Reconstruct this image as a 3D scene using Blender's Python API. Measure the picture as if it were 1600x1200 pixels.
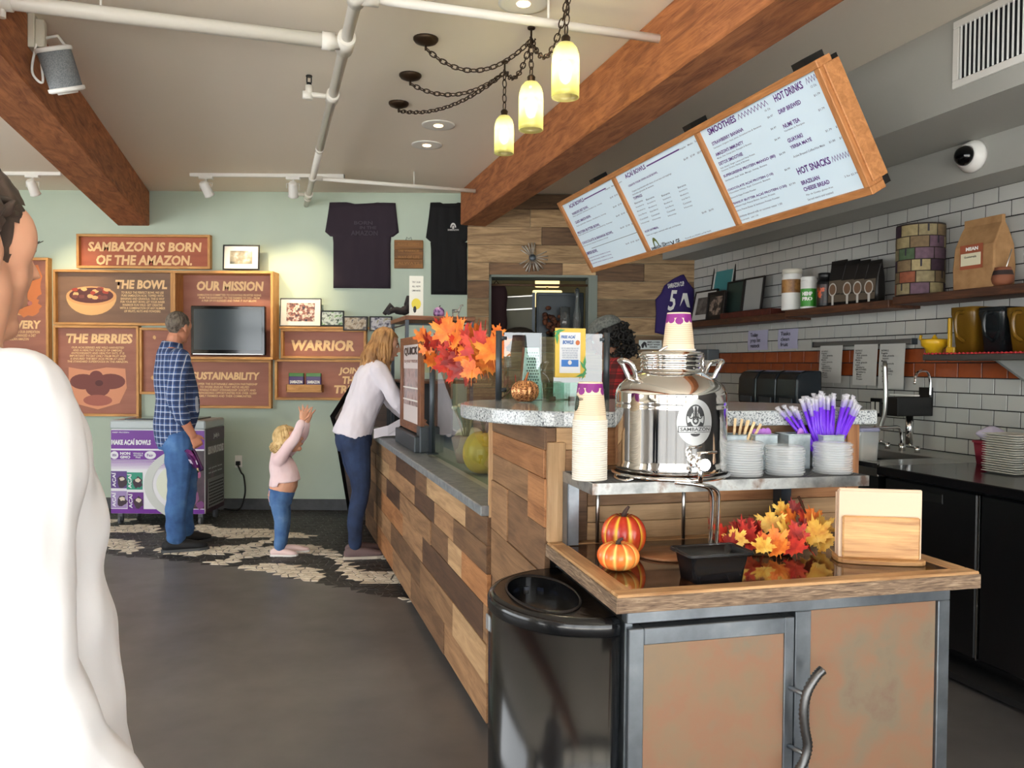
import bpy, bmesh, math, random
from math import sin, cos, pi, radians, sqrt, atan2, tan
from mathutils import Vector, Matrix, noise as mnoise
for _o in list(bpy.data.objects): bpy.data.objects.remove(_o)
SC = bpy.context.scene
COL = SC.collection
# ---------------------------------------------------------------- camera
FPX, CAMH = 1250.0, 1.42
PITCH, ROLL = math.atan(29/1250), 0.0075
CAMM = Matrix.Translation((0, 0, CAMH)) @ Matrix.Rotation(pi/2-PITCH, 4, 'X') @ Matrix.Rotation(ROLL, 4, 'Z')
_cd = bpy.data.cameras.new('camera'); _cd.sensor_width = 36; _cd.sensor_fit = 'HORIZONTAL'
_cd.lens = 36*FPX/1600; _cd.clip_start = .05; _cd.clip_end = 200
CAM = bpy.data.objects.new('camera', _cd); COL.objects.link(CAM); CAM.matrix_world = CAMM
SC.camera = CAM
# ---------------------------------------------------------------- daylight and exposure
SC.view_settings.view_transform = 'Standard'; SC.view_settings.look = 'None'
SC.view_settings.gamma = 1; SC.view_settings.use_curve_mapping = False
SC.view_settings.exposure = 0.08
SC.cycles.use_denoising = True
SC.cycles.max_bounces = 10; SC.cycles.diffuse_bounces = 5; SC.cycles.glossy_bounces = 5
SC.cycles.transmission_bounces = 8; SC.cycles.transparent_max_bounces = 16
SC.cycles.sample_clamp_indirect = 6.0
DAY = 6.0
_w = bpy.data.worlds.new('daylight'); SC.world = _w; _w.use_nodes = True
_bg = _w.node_tree.nodes['Background']; _bg.inputs[0].default_value = (.93, .97, 1.0, 1); _bg.inputs[1].default_value = DAY
_sl = bpy.data.lights.new('sun', 'SUN'); _sl.energy = 38; _sl.angle = .01; _sl.color = (1, .97, .92)
SUN = bpy.data.objects.new('sun', _sl); COL.objects.link(SUN); SUN.rotation_euler = (radians(28), radians(8), 0)   # high sun in front of the shop: it lights the pavement, the added awning keeps it off the floor
def _portal(loc, rot, sx, sy):
    l = bpy.data.lights.new('window_daylight', 'AREA'); l.shape = 'RECTANGLE'; l.size = sx; l.size_y = sy
    l.cycles.is_portal = True
    o = bpy.data.objects.new('window_daylight', l); COL.objects.link(o); o.location = loc; o.rotation_euler = rot
_portal((-.6, -1.97, 1.4), (pi/2, 0, 0), 10.4, 2.6)      # storefront behind the camera
_portal((-6.47, 2.0, 1.45), (pi/2, 0, -pi/2), 5.0, 2.3)     # side windows
# ---------------------------------------------------------------- pixel to place
def ray(px, py):
    return CAMM.to_3x3() @ Vector(((px-800)/FPX, -(py-600)/FPX, -1))
CO = Vector((0, 0, CAMH))
def atY(px, py, y):
    d = ray(px, py); return CO+d*(y/d.y)
def atZ(px, py, z):
    d = ray(px, py); return CO+d*((z-CAMH)/d.z)
KA, CA = radians(17), radians(14)         # kitchen / counter axis, end cabinet axis
def toK(p, a=KA):
    return Vector((p[0]*cos(a)+p[1]*sin(a), -p[0]*sin(a)+p[1]*cos(a), p[2]))
def W(o, s, z, a=KA):
    return Vector((o*cos(a)-s*sin(a), o*sin(a)+s*cos(a), z))
def atO(px, py, o, a=KA):                  # hit the plane "offset o" -> (o, s, z)
    r = toK(ray(px, py), a); c = toK(CO, a); return c+r*((o-c.x)/r.x)
def atS(px, py, s, a=KA):
    r = toK(ray(px, py), a); c = toK(CO, a); return c+r*((s-c.y)/r.y)
def kZ(px, py, z, a=KA): return toK(atZ(px, py, z), a)
# ---------------------------------------------------------------- mesh builder
class MB:
    def __init__(s): s.v = []; s.f = []; s.smooth = set()
    def add(s, vs, fs, sm=False):
        b = len(s.v); s.v += [Vector(v) for v in vs]
        for f in fs:
            if sm: s.smooth.add(len(s.f))
            s.f.append([b+i for i in f])
        return s
    def box(s, x0, y0, z0, x1, y1, z1, M=None):
        vs = [Vector((x, y, z)) for z in (z0, z1) for y in (y0, y1) for x in (x0, x1)]
        if M: vs = [M @ v for v in vs]
        return s.add(vs, [(0, 2, 3, 1), (4, 5, 7, 6), (0, 1, 5, 4), (2, 6, 7, 3), (0, 4, 6, 2), (1, 3, 7, 5)])
    def cbox(s, c, d, M=None):
        return s.box(c[0]-d[0]/2, c[1]-d[1]/2, c[2]-d[2]/2, c[0]+d[0]/2, c[1]+d[1]/2, c[2]+d[2]/2, M)
    def rings(s, rs, closed=True, cap0=True, cap1=True, sm=True, loop=False):
        n = len(rs[0]); b = len(s.v)
        for r in rs: s.v += [Vector(p) for p in r]
        m = len(rs)
        for i in range(m if loop else m-1):
            j = (i+1) % m
            for k in range(n if closed else n-1):
                l = (k+1) % n
                if sm: s.smooth.add(len(s.f))
                s.f.append([b+i*n+k, b+i*n+l, b+j*n+l, b+j*n+k])
        if not loop:
            if cap0: s.f.append([b+k for k in range(n)][::-1])
            if cap1: s.f.append([b+(m-1)*n+k for k in range(n)])
        return s
    def tube(s, pts, r, n=8, caps=True, loop=False, up=None, sm=True):
        pts = [Vector(p) for p in pts]; m = len(pts); rs = []
        rad = r if isinstance(r, (list, tuple)) else [r]*m
        prev = None
        for i, p in enumerate(pts):
            if loop: t = pts[(i+1) % m]-pts[i-1]
            else: t = pts[min(i+1, m-1)]-pts[max(i-1, 0)]
            t.normalize()
            if prev is None:
                a = Vector(up) if up else (Vector((0, 0, 1)) if abs(t.z) < .9 else Vector((1, 0, 0)))
            else: a = prev
            u = (a-t*a.dot(t)); u.normalize(); prev = u; w = t.cross(u)
            q = rad[i]; qa, qb = q if isinstance(q, (list, tuple)) else (q, q)
            rs.append([p+u*(qa*cos(2*pi*k/n))+w*(qb*sin(2*pi*k/n)) for k in range(n)])
        return s.rings(rs, cap0=caps, cap1=caps, loop=loop, sm=sm)
    def cyl(s, p0, p1, r0, r1=None, n=16, caps=True, sm=True):
        return s.tube([p0, p1], [r0, r0 if r1 is None else r1], n, caps, sm=sm)
    def lathe(s, prof, n=24, c=(0, 0, 0), M=None, cap=True, sm=True, fn=None):
        rs = []
        for r, z in prof:
            ring = []
            for k in range(n):
                a = 2*pi*k/n; rr = r*(fn(a, z) if fn else 1)
                p = Vector((rr*cos(a), rr*sin(a), z))
                ring.append((M @ p if M else p)+Vector(c))
            rs.append(ring)
        return s.rings(rs, cap0=cap, cap1=cap, sm=sm)
    def ell(s, c, r, n=12, m=8, M=None):
        prof = [(max(sin(pi*i/m), .001), -cos(pi*i/m)) for i in range(m+1)]
        Mx = Matrix.Diagonal((r[0], r[1], r[2]))
        if M is not None: Mx = M.to_3x3() @ Mx
        return s.lathe(prof, n, c, Mx)
    def prism(s, poly, t, M=None):           # poly in xy, thickness t along z
        n = len(poly)
        vs = [Vector((p[0], p[1], 0)) for p in poly]+[Vector((p[0], p[1], t)) for p in poly]
        if M: vs = [M @ v for v in vs]
        b = [list(range(n))[::-1], list(range(n, 2*n))]+[[i, (i+1) % n, n+(i+1) % n, n+i] for i in range(n)]
        return s.add(vs, b)
    def mesh(s, name, bevel=0, seg=1, tri=False, weld=0):
        me = bpy.data.meshes.new(name); me.from_pydata([tuple(v) for v in s.v], [], s.f)
        if s.smooth:
            me.polygons.foreach_set('use_smooth', [i in s.smooth for i in range(len(s.f))])
        bm = bmesh.new(); bm.from_mesh(me)
        if weld: bmesh.ops.remove_doubles(bm, verts=bm.verts, dist=weld)
        bmesh.ops.recalc_face_normals(bm, faces=bm.faces)
        if bevel:
            ed = [e for e in bm.edges if len(e.link_faces) == 2 and e.calc_face_angle(0) > .6]
            bmesh.ops.bevel(bm, geom=ed, offset=bevel, segments=seg, affect='EDGES', clamp_overlap=True, profile=.5)
        bm.to_mesh(me); bm.free(); me.update()
        return me
    def build(s, name, m, parent=None, loc=None, rotz=0, bevel=0, seg=1, M=None, weld=0):
        return link(name, s.mesh(name, bevel, seg, weld=weld), m, parent, loc, rotz, M)
def link(name, me, m, parent=None, loc=None, rotz=0, M=None):
    if m is not None and not len(me.materials): me.materials.append(m)
    o = bpy.data.objects.new(name, me); COL.objects.link(o)
    if M is not None: o.matrix_basis = M
    else:
        if loc is not None: o.location = loc
        o.rotation_euler = (0, 0, rotz)
    if parent: o.parent = parent
    return o
def tag(o, label=None, cat=None, group=None, kind=None):
    if label: o['label'] = label
    if cat: o['category'] = cat
    if group: o['group'] = group
    if kind: o['kind'] = kind
    return o
def thing(name, label, cat, loc=(0, 0, 0), rotz=0, group=None, M=None):
    o = bpy.data.objects.new(name, None); COL.objects.link(o); o.empty_display_size = .05
    if M is not None: o.matrix_basis = M
    else: o.location = loc; o.rotation_euler = (0, 0, rotz)
    return tag(o, label, cat, group)
def struct(name, mb, m, label=None, **k):
    o = mb.build(name, m, **k); o['kind'] = 'structure'
    if label: o['label'] = label
    return o
def dup(root, loc=None, rotz=None, label=None, M=None):
    r = root.copy(); COL.objects.link(r)
    if M is not None: r.matrix_basis = M
    else:
        if loc is not None: r.location = loc
        if rotz is not None: r.rotation_euler = (0, 0, rotz)
    if label: r['label'] = label
    for ch in list(root.children):
        c = ch.copy(); COL.objects.link(c); c.parent = r
        for g in list(ch.children):
            d = g.copy(); COL.objects.link(d); d.parent = c
    return r
ORD = 'first second third fourth fifth sixth seventh eighth ninth tenth eleventh twelfth thirteenth fourteenth fifteenth sixteenth seventeenth eighteenth nineteenth twentieth twenty-first twenty-second twenty-third twenty-fourth twenty-fifth twenty-sixth twenty-seventh twenty-eighth'.split()
def smoothstep(a, b, x):
    t = min(max((x-a)/(b-a), 0), 1); return t*t*(3-2*t)
def bez(p0, p1, p2, p3, n=10):
    p0, p1, p2, p3 = map(Vector, (p0, p1, p2, p3)); out = []
    for i in range(n+1):
        t = i/n; out.append(p0*(1-t)**3+p1*3*t*(1-t)**2+p2*3*t*t*(1-t)+p3*t**3)
    return out
def spline(pts, n=6):                          # Catmull-Rom through points (tuples of any size)
    P = [Vector(p) for p in pts]; P = [P[0]*2-P[1]]+P+[P[-1]*2-P[-2]]; out = []
    for i in range(1, len(P)-2):
        for k in range(n):
            t = k/n
            out.append(.5*(2*P[i]+(P[i+1]-P[i-1])*t+(2*P[i-1]-5*P[i]+4*P[i+1]-P[i+2])*t*t+(3*P[i]-P[i-1]-3*P[i+1]+P[i+2])*t**3))
    out.append(P[-2]); return out
# ---------------------------------------------------------------- materials
_M = {}
def srgb(r, g, b):
    f = lambda c: ((c/255+.055)/1.055)**2.4 if c > 10 else c/255/12.92
    return (f(r), f(g), f(b), 1)
def newmat(name):
    m = bpy.data.materials.new(name); m.use_nodes = True
    return m, m.node_tree.nodes, m.node_tree.links, m.node_tree.nodes['Principled BSDF']
def mat(name, rgb=None, rough=.5, metal=0, emit=0, trans=0, ior=1.45, alpha=1, noise=0, nscale=20, bump=0, bscale=60, coat=0, spec=.5, sss=0, sheen=0, ecol=None):
    if name in _M: return _M[name]
    m, N, L, P = newmat(name); c = srgb(*rgb)
    P.inputs['Base Color'].default_value = c; P.inputs['Roughness'].default_value = rough; P.inputs['Metallic'].default_value = metal
    P.inputs['IOR'].default_value = ior; P.inputs['Specular IOR Level'].default_value = spec
    if trans: P.inputs['Transmission Weight'].default_value = trans
    if alpha < 1: P.inputs['Alpha'].default_value = alpha
    if coat: P.inputs['Coat Weight'].default_value = coat; P.inputs['Coat Roughness'].default_value = .05
    if sss: P.inputs['Subsurface Weight'].default_value = sss; P.inputs['Subsurface Radius'].default_value = (.012, .005, .003)
    if sheen: P.inputs['Sheen Weight'].default_value = sheen
    if emit:
        P.inputs['Emission Color'].default_value = srgb(*(ecol or rgb)); P.inputs['Emission Strength'].default_value = emit
    if noise or bump:
        tc = N.new('ShaderNodeTexCoord')
    if noise:
        n = N.new('ShaderNodeTexNoise'); n.inputs['Scale'].default_value = nscale; n.inputs['Detail'].default_value = 5
        L.new(tc.outputs['Object'], n.inputs['Vector'])
        mx = N.new('ShaderNodeMix'); mx.data_type = 'RGBA'; mx.blend_type = 'MULTIPLY'; mx.inputs[0].default_value = 1
        r = N.new('ShaderNodeMapRange'); r.inputs['From Min'].default_value = .3; r.inputs['From Max'].default_value = .7
        r.inputs['To Min'].default_value = 1-noise; r.inputs['To Max'].default_value = 1+noise*.5
        L.new(n.outputs['Fac'], r.inputs['Value']); mx.inputs[6].default_value = c; L.new(r.outputs[0], mx.inputs[7])
        L.new(mx.outputs[2], P.inputs['Base Color'])
    if bump:
        n2 = N.new('ShaderNodeTexNoise'); n2.inputs['Scale'].default_value = bscale; n2.inputs['Detail'].default_value = 4
        L.new(tc.outputs['Object'], n2.inputs['Vector'])
        b = N.new('ShaderNodeBump'); b.inputs['Strength'].default_value = bump; b.inputs['Distance'].default_value = .01
        L.new(n2.outputs['Fac'], b.inputs['Height']); L.new(b.outputs[0], P.inputs['Normal'])
    _M[name] = m; return m
def wood(name, dark, light, rough=.6, sc=(1.2, 9, 9), var=.35, bump=.15, knots=.0, spec=.4):
    """grain runs along the object's own x axis; every plank shifts the grain and its tone by its own random number"""
    if name in _M: return _M[name]
    m, N, L, P = newmat(name)
    tc = N.new('ShaderNodeTexCoord'); oi = N.new('ShaderNodeObjectInfo')
    sh = N.new('ShaderNodeVectorMath'); sh.operation = 'MULTIPLY_ADD'
    cm = N.new('ShaderNodeCombineXYZ')
    for k, f in enumerate((37, 19, 11)):
        mm = N.new('ShaderNodeMath'); mm.operation = 'MULTIPLY'; mm.inputs[1].default_value = f; L.new(oi.outputs['Random'], mm.inputs[0]); L.new(mm.outputs[0], cm.inputs[k])
    sh.inputs[1].default_value = sc; L.new(tc.outputs['Object'], sh.inputs[0]); L.new(cm.outputs[0], sh.inputs[2])
    n = N.new('ShaderNodeTexNoise'); n.inputs['Scale'].default_value = 2.2; n.inputs['Detail'].default_value = 7; n.inputs['Roughness'].default_value = .62; n.inputs['Distortion'].default_value = 1.1
    L.new(sh.outputs[0], n.inputs['Vector'])
    n2 = N.new('ShaderNodeTexNoise'); n2.inputs['Scale'].default_value = 9; n2.inputs['Detail'].default_value = 3
    s2 = N.new('ShaderNodeVectorMath'); s2.operation = 'MULTIPLY'; s2.inputs[1].default_value = (.5, 3, 3); L.new(sh.outputs[0], s2.inputs[0]); L.new(s2.outputs[0], n2.inputs['Vector'])
    ad = N.new('ShaderNodeMath'); ad.operation = 'MULTIPLY_ADD'; ad.inputs[1].default_value = .35; L.new(n2.outputs['Fac'], ad.inputs[0]); L.new(n.outputs['Fac'], ad.inputs[2])
    r = N.new('ShaderNodeValToRGB'); r.color_ramp.elements[0].position = .46; r.color_ramp.elements[1].position = .86
    r.color_ramp.elements[0].color = srgb(*dark); r.color_ramp.elements[1].color = srgb(*light)
    L.new(ad.outputs[0], r.inputs[0])
    hs = N.new('ShaderNodeHueSaturation'); mr = N.new('ShaderNodeMapRange'); mr.inputs['To Min'].default_value = 1-var; mr.inputs['To Max'].default_value = 1+var*.6
    L.new(oi.outputs['Random'], mr.inputs['Value']); L.new(mr.outputs[0], hs.inputs['Value']); L.new(r.outputs[0], hs.inputs['Color'])
    L.new(hs.outputs[0], P.inputs['Base Color'])
    P.inputs['Roughness'].default_value = rough; P.inputs['Specular IOR Level'].default_value = spec
    if bump:
        b = N.new('ShaderNodeBump'); b.inputs['Strength'].default_value = bump; b.inputs['Distance'].default_value = .004
        L.new(ad.outputs[0], b.inputs['Height']); L.new(b.outputs[0], P.inputs['Normal'])
    _M[name] = m; return m
def ramp_mat(name, stops, scale=8, detail=6, rough=.6, metal=0, bump=0, vec=(1, 1, 1), tex='noise', dist=0, coord='Object', spec=.5, coat=0, nrough=.55):
    if name in _M: return _M[name]
    m, N, L, P = newmat(name)
    tc = N.new('ShaderNodeTexCoord'); mp = N.new('ShaderNodeMapping'); mp.inputs['Scale'].default_value = vec
    L.new(tc.outputs[coord], mp.inputs[0])
    if tex == 'noise':
        n = N.new('ShaderNodeTexNoise'); n.inputs['Scale'].default_value = scale; n.inputs['Detail'].default_value = detail; n.inputs['Distortion'].default_value = dist; n.inputs['Roughness'].default_value = nrough
        out = n.outputs['Fac']
    else:
        n = N.new('ShaderNodeTexVoronoi'); n.inputs['Scale'].default_value = scale; out = n.outputs['Color']
    L.new(mp.outputs[0], n.inputs['Vector'])
    r = N.new('ShaderNodeValToRGB'); els = r.color_ramp.elements
    while len(els) < len(stops): els.new(.5)
    for e, (p, c) in zip(els, stops): e.position = p; e.color = srgb(*c)
    L.new(out, r.inputs[0]); L.new(r.outputs[0], P.inputs['Base Color'])
    P.inputs['Roughness'].default_value = rough; P.inputs['Metallic'].default_value = metal; P.inputs['Specular IOR Level'].default_value = spec
    if coat: P.inputs['Coat Weight'].default_value = coat; P.inputs['Coat Roughness'].default_value = .04
    if bump:
        b = N.new('ShaderNodeBump'); b.inputs['Strength'].default_value = bump; b.inputs['Distance'].default_value = .005
        L.new(out, b.inputs['Height']); L.new(b.outputs[0], P.inputs['Normal'])
    _M[name] = m; return m
def glass(name, rgb=(235, 245, 240), rough=0.0, ior=1.5):
    """thin architectural pane: clear straight through, mirror-like by fresnel"""
    if name in _M: return _M[name]
    m, N, L, P = newmat(name); out = N['Material Output']; N.remove(P)
    t = N.new('ShaderNodeBsdfTransparent'); t.inputs[0].default_value = srgb(*rgb)
    g = N.new('ShaderNodeBsdfGlossy'); g.inputs['Roughness'].default_value = rough
    fr = N.new('ShaderNodeFresnel'); fr.inputs['IOR'].default_value = ior
    ge = N.new('ShaderNodeNewGeometry'); iv = N.new('ShaderNodeMath'); iv.operation = 'SUBTRACT'; iv.inputs[0].default_value = 1; L.new(ge.outputs['Backfacing'], iv.inputs[1])
    ml = N.new('ShaderNodeMath'); ml.operation = 'MULTIPLY'; L.new(fr.outputs[0], ml.inputs[0]); L.new(iv.outputs[0], ml.inputs[1])
    mx = N.new('ShaderNodeMixShader'); L.new(ml.outputs[0], mx.inputs[0]); L.new(t.outputs[0], mx.inputs[1]); L.new(g.outputs[0], mx.inputs[2])
    L.new(mx.outputs[0], out.inputs[0]); _M[name] = m; return m
# ---------------------------------------------------------------- lettering
def text(s, m, parent, M, w=None, h=None, bold=0, shear=0, name='lettering', align='CENTER', lead=1.0, stretch=True):
    """flat print: s fitted into w x h (metres), centred on M's origin (or left aligned), lying in M's xy plane"""
    c = bpy.data.curves.new(name, 'FONT'); c.body = s; c.size = 1; c.resolution_u = 2; c.offset = bold; c.shear = shear
    c.align_x = align; c.space_line = lead
    t = bpy.data.objects.new(name, c); me = bpy.data.meshes.new_from_object(t)
    bpy.data.objects.remove(t); bpy.data.curves.remove(c)
    if not len(me.vertices): return None
    xs = [v.co.x for v in me.vertices]; ys = [v.co.y for v in me.vertices]
    x0, x1, y0, y1 = min(xs), max(xs), min(ys), max(ys)
    fx = (w/(x1-x0)) if w else None; fy = (h/(y1-y0)) if h else None
    if fx is None: fx = fy
    if fy is None: fy = fx
    if not stretch: fx = fy = min(fx, fy)
    ox = x0 if align == 'LEFT' else (x0+x1)/2
    for v in me.vertices: v.co = Vector(((v.co.x-ox)*fx, (v.co.y-(y0+y1)/2)*fy, 0))
    me.name = name; me.materials.clear()
    return link(name, me, m, parent, M=M)
def YP(x, y, z):      # a frame on a wall that faces the camera (-y): x right, y up
    return Matrix.Translation((x, y, z)) @ Matrix.Rotation(pi/2, 4, 'X')
# ================================================================ the room
WY = 7.75; ZC = 3.075; OT = 3.936
def K0(name, label, cat, o, s, z, group=None, a=KA): return thing(name, label, cat, W(o, s, z, a), a, group)
m_green = ramp_mat('sage wall paint', [(.3, (172, 186, 170)), (.7, (180, 194, 178))], 1.5, 3, .7)
m_ceil = mat('ceiling paint', (240, 230, 214), .85)
m_soff = mat('grey soffit paint', (160, 160, 154), .8)
m_dark = mat('black lacquer', (16, 16, 18), .35)
m_steel = ramp_mat('raw steel', [(.3, (92, 98, 104)), (.6, (134, 140, 146)), (.75, (160, 163, 166))], 6, 6, .38, .85)
m_chrome = mat('chrome', (225, 225, 225), .06, 1)
m_stain = mat('brushed stainless', (190, 188, 184), .28, 1)
m_white = mat('white enamel', (232, 230, 224), .4)
m_black = mat('black plastic', (14, 14, 15), .4)
m_dgrey = mat('dark grey metal', (72, 78, 84), .4, .6)
m_mirror = mat('polished steel', (222, 220, 216), .07, 1)
# floor with its polished dark concrete
def floor_mat():
    m, N, L, P = newmat('polished dark concrete')
    tc = N.new('ShaderNodeTexCoord'); n = N.new('ShaderNodeTexNoise'); n.inputs['Scale'].default_value = 1.1; n.inputs['Detail'].default_value = 8; n.inputs['Roughness'].default_value = .6
    L.new(tc.outputs['Object'], n.inputs['Vector'])
    r = N.new('ShaderNodeValToRGB'); r.color_ramp.elements[0].position = .3; r.color_ramp.elements[1].position = .75
    r.color_ramp.elements[0].color = srgb(78, 77, 78); r.color_ramp.elements[1].color = srgb(112, 109, 107); L.new(n.outputs['Fac'], r.inputs[0]); L.new(r.outputs[0], P.inputs['Base Color'])
    n2 = N.new('ShaderNodeTexNoise'); n2.inputs['Scale'].default_value = 5; n2.inputs['Detail'].default_value = 6; L.new(tc.outputs['Object'], n2.inputs['Vector'])
    q = N.new('ShaderNodeMapRange'); q.inputs['To Min'].default_value = .28; q.inputs['To Max'].default_value = .5; L.new(n2.outputs['Fac'], q.inputs['Value']); L.new(q.outputs[0], P.inputs['Roughness'])
    return m
FLOOR = struct('floor', MB().box(-7, -2.3, -.1, 6.5, 11, 0), floor_mat(), 'polished dark concrete floor with a wave mosaic at the far end')
struct('ground_outside', MB().box(-14, -14, -.2, 14, -2.3, -.03), mat('pale pavement', (212, 210, 206), .9), 'pale pavement outside the storefront')
# stone mosaic let into the floor
def cr(pts): return [atZ(140+x*.325, 600+y*.325, 0).xy for x, y in pts]
WHITE = [cr(p) for p in (
    [(-10, 700), (60, 690), (180, 678), (260, 675), (320, 680), (345, 700), (330, 714), (200, 712), (60, 718), (-10, 730)],
    [(-20, 665), (100, 655), (220, 645), (215, 658), (100, 668), (-20, 680)],
    [(-20, 742), (60, 743), (150, 745), (225, 760), (244, 785), (235, 810), (190, 826), (168, 815), (150, 800), (60, 780), (-20, 775)],
    [(500, 695), (530, 675), (560, 670), (590, 683), (640, 696), (760, 697), (890, 700), (1000, 718), (1110, 733), (1000, 742), (890, 737), (700, 742), (610, 737), (555, 722)],
    [(300, 795), (400, 785), (480, 780), (560, 785), (680, 778), (800, 760), (890, 738), (930, 745), (830, 775), (720, 805), (600, 824), (470, 824), (340, 815)],
    [(545, 862), (640, 843), (720, 813), (800, 789), (900, 780), (1040, 773), (1120, 783), (1190, 808), (1232, 843), (1262, 880), (1330, 903), (1480, 903), (1520, 960), (1370, 964), (1270, 947), (1213, 917), (1203, 880), (1188, 852), (1130, 824), (1000, 817), (860, 822), (740, 842), (640, 872)],
    [(700, 882), (780, 868), (900, 864), (1000, 873), (1090, 893), (1126, 920), (1112, 952), (1050, 947), (900, 917), (780, 897)],
    [(1330, 788), (1400, 785), (1460, 800), (1450, 848), (1380, 837), (1345, 815)],
    [(1445, 1030), (1520, 1020), (1560, 1045), (1500, 1043)])]
EDGE = cr([(-60, 800), (60, 818), (550, 864), (800, 897), (1060, 950), (1500, 1037), (1640, 1066)])
def inside(p, poly):
    c = False; j = len(poly)-1
    for i in range(len(poly)):
        a, b = poly[i], poly[j]
        if (a[1] > p[1]) != (b[1] > p[1]) and p[0] < (b[0]-a[0])*(p[1]-a[1])/(b[1]-a[1])+a[0]: c = not c
        j = i
    return c
def mosaic():
    rnd = random.Random(4); wm, dm = MB(), MB(); zone = EDGE+[Vector((.7, 7.74)), Vector((-4.4, 7.74))]
    sx, sy = .058, .05; nx, ny = int(5.2/sx), int(3.4/sy); G = {}
    for i in range(nx+1):
        for j in range(ny+1):
            G[i, j] = Vector((-4.4+(i+(.5 if j % 2 else 0)+rnd.uniform(-.28, .28))*sx, 4.45+(j+rnd.uniform(-.28, .28))*sy))
    for i in range(nx):
        for j in range(ny):
            q = [G[i, j], G[i+1, j], G[i+1, j+1], G[i, j+1]]; c = sum(q, Vector((0, 0)))/4
            if not inside(c, zone) or toK((c.x, c.y, 0)).x > .9: continue
            wh = any(inside(c, p) for p in WHITE)
            k = .86 if wh else .9; h = .004+rnd.uniform(-.001, .0012)
            if not wh: h -= .002
            b = [c+(v-c)*k for v in q]; t = [c+(v-c)*(k-.08) for v in q]
            (wm if wh else dm).add([(v.x, v.y, .0002) for v in b]+[(v.x, v.y, h) for v in t], [(4, 5, 6, 7), (0, 1, 5, 4), (1, 2, 6, 5), (2, 3, 7, 6), (3, 0, 4, 7)])
    a = wm.build('mosaic_stones', ramp_mat('pale mosaic stone', [(.25, (172, 160, 140)), (.5, (214, 203, 184)), (.8, (232, 224, 208))], 14, 2, .6), FLOOR); tag(a, 'pale stone pieces laid in flowing waves', kind='stuff')
    b = dm.build('mosaic_stones', ramp_mat('dark mosaic stone', [(.3, (32, 31, 31)), (.7, (54, 52, 50))], 14, 2, .5), FLOOR); tag(b, 'dark stone pieces around the waves', kind='stuff')
mosaic()
# ---------------------------------------------------------------- walls
XW0 = atY(731, 400, WY).x; XH0 = atY(764, 500, WY).x; XH1 = atY(930, 500, WY).x; ZH1 = atY(850, 430, WY).z; ZH0 = 1.70; XC = atY(1084, 407, WY).x
wb = MB().box(-7, WY, 0, XH0, WY+.12, ZC).box(XH1, WY, 0, XC+1.2, WY+.12, ZC).box(XH0, WY, ZH1, XH1, WY+.12, ZC).box(XH0, WY, 0, XH1, WY+.12, ZH0)
WALLB = struct('wall_back', wb, m_green, 'sage green far wall that turns to wooden planks beside the kitchen')
struct('ceiling', MB().box(-7, -2.3, ZC, 6.5, 11, ZC+.1), m_ceil, 'warm grey plaster ceiling')
bb = MB().box(-7, WY-.02, 0, W(.86, 7.0, 0).x-.25, WY, .108)
struct('baseboard_back', bb, ramp_mat('charcoal baseboard', [(.3, (52, 54, 56)), (.7, (74, 76, 78))], 9, 5, .6), 'charcoal baseboard along the green wall', bevel=.004)
struct('ceiling_added_awning', MB().box(-9, -3.9, 2.78, 8, -2.15, 2.9), mat('added awning cream', (216, 208, 192), .8), 'unseen awning added over the storefront to block the high sky')  # added overhang: cuts the high sky so pavement bounce lifts the ceiling
# storefront behind the viewer and windowed wall on the far left side: plain frames around open daylight
fm = MB()
fm.box(-7, -2.15, 2.75, 5.3, -2.0, ZC).box(-7, -2.15, 0, -5.9, -2.0, 2.75).box(4.6, -2.15, 0, 5.3, -2.0, 2.75)
for x in (-4.3, -2.6, -1.0, .45, 1.9, 3.2): fm.box(x-.05, -2.12, 0, x+.05, -2.02, 2.75)
fm.box(-5.9, -2.12, 2.1, 4.6, -2.02, 2.18)
struct('wall_front', fm, mat('dark storefront frame', (60, 58, 56), .5), 'storefront frame behind the viewer')
lm = MB().box(-6.65, -2.1, 0, -6.5, 9, .45).box(-6.65, -2.1, 2.6, -6.5, 9, ZC).box(-6.65, -2.1, .45, -6.5, -.5, 2.6).box(-6.65, 4.5, .45, -6.5, 9, 2.6)
struct('wall_left', lm, mat('cream side wall', (206, 200, 186), .8), 'side wall with a band of windows, out of view')
# tiled wall: grout bed plus single tiles
m_grout = mat('dark grout', (38, 36, 35), .9)
TH, TW = .09, .168
def kbox(o0, s0, z0, o1, s1, z1): return MB().box(o0, s0, z0, o1, s1, z1)
WALLR = struct('wall_right', kbox(OT, -3.2, 0, OT+.12, 8.2, ZC), m_grout, 'white subway tiled kitchen wall with dark grout', rotz=KA)
m_tile = ramp_mat('white glazed tile', [(.3, (172, 172, 168)), (.7, (186, 186, 181))], 2, 2, .16)
m_rust = ramp_mat('rust glazed tile', [(.3, (124, 56, 28)), (.7, (156, 76, 38))], 5, 4, .25)
tm = MB().box(-TW/2+.003, -.006, -TH/2+.003, TW/2-.003, 0, TH/2-.003).mesh('tile', .0015)
tm.materials.append(m_tile); tm2 = tm.copy(); tm2.materials.clear(); tm2.materials.append(m_rust)
rest = MB(); cnt = 0; TILES = []
for k in range(18):
    zc = 2.446-TH*(k+.5)
    s = 6.93-TW*(.25 if k % 2 else .75)
    while s > 1.2: TILES.append((k, s, zc)); s -= TW
def vis(t):
    p = W(OT, t[1], t[2]); 
    x = 800+FPX*(p.x/p.y); return x < 1625
nv = [t for t in TILES if vis(t)]; far = [t for t in TILES if not vis(t)]
RW = Matrix.Rotation(pi/2, 4, 'Z')
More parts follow.
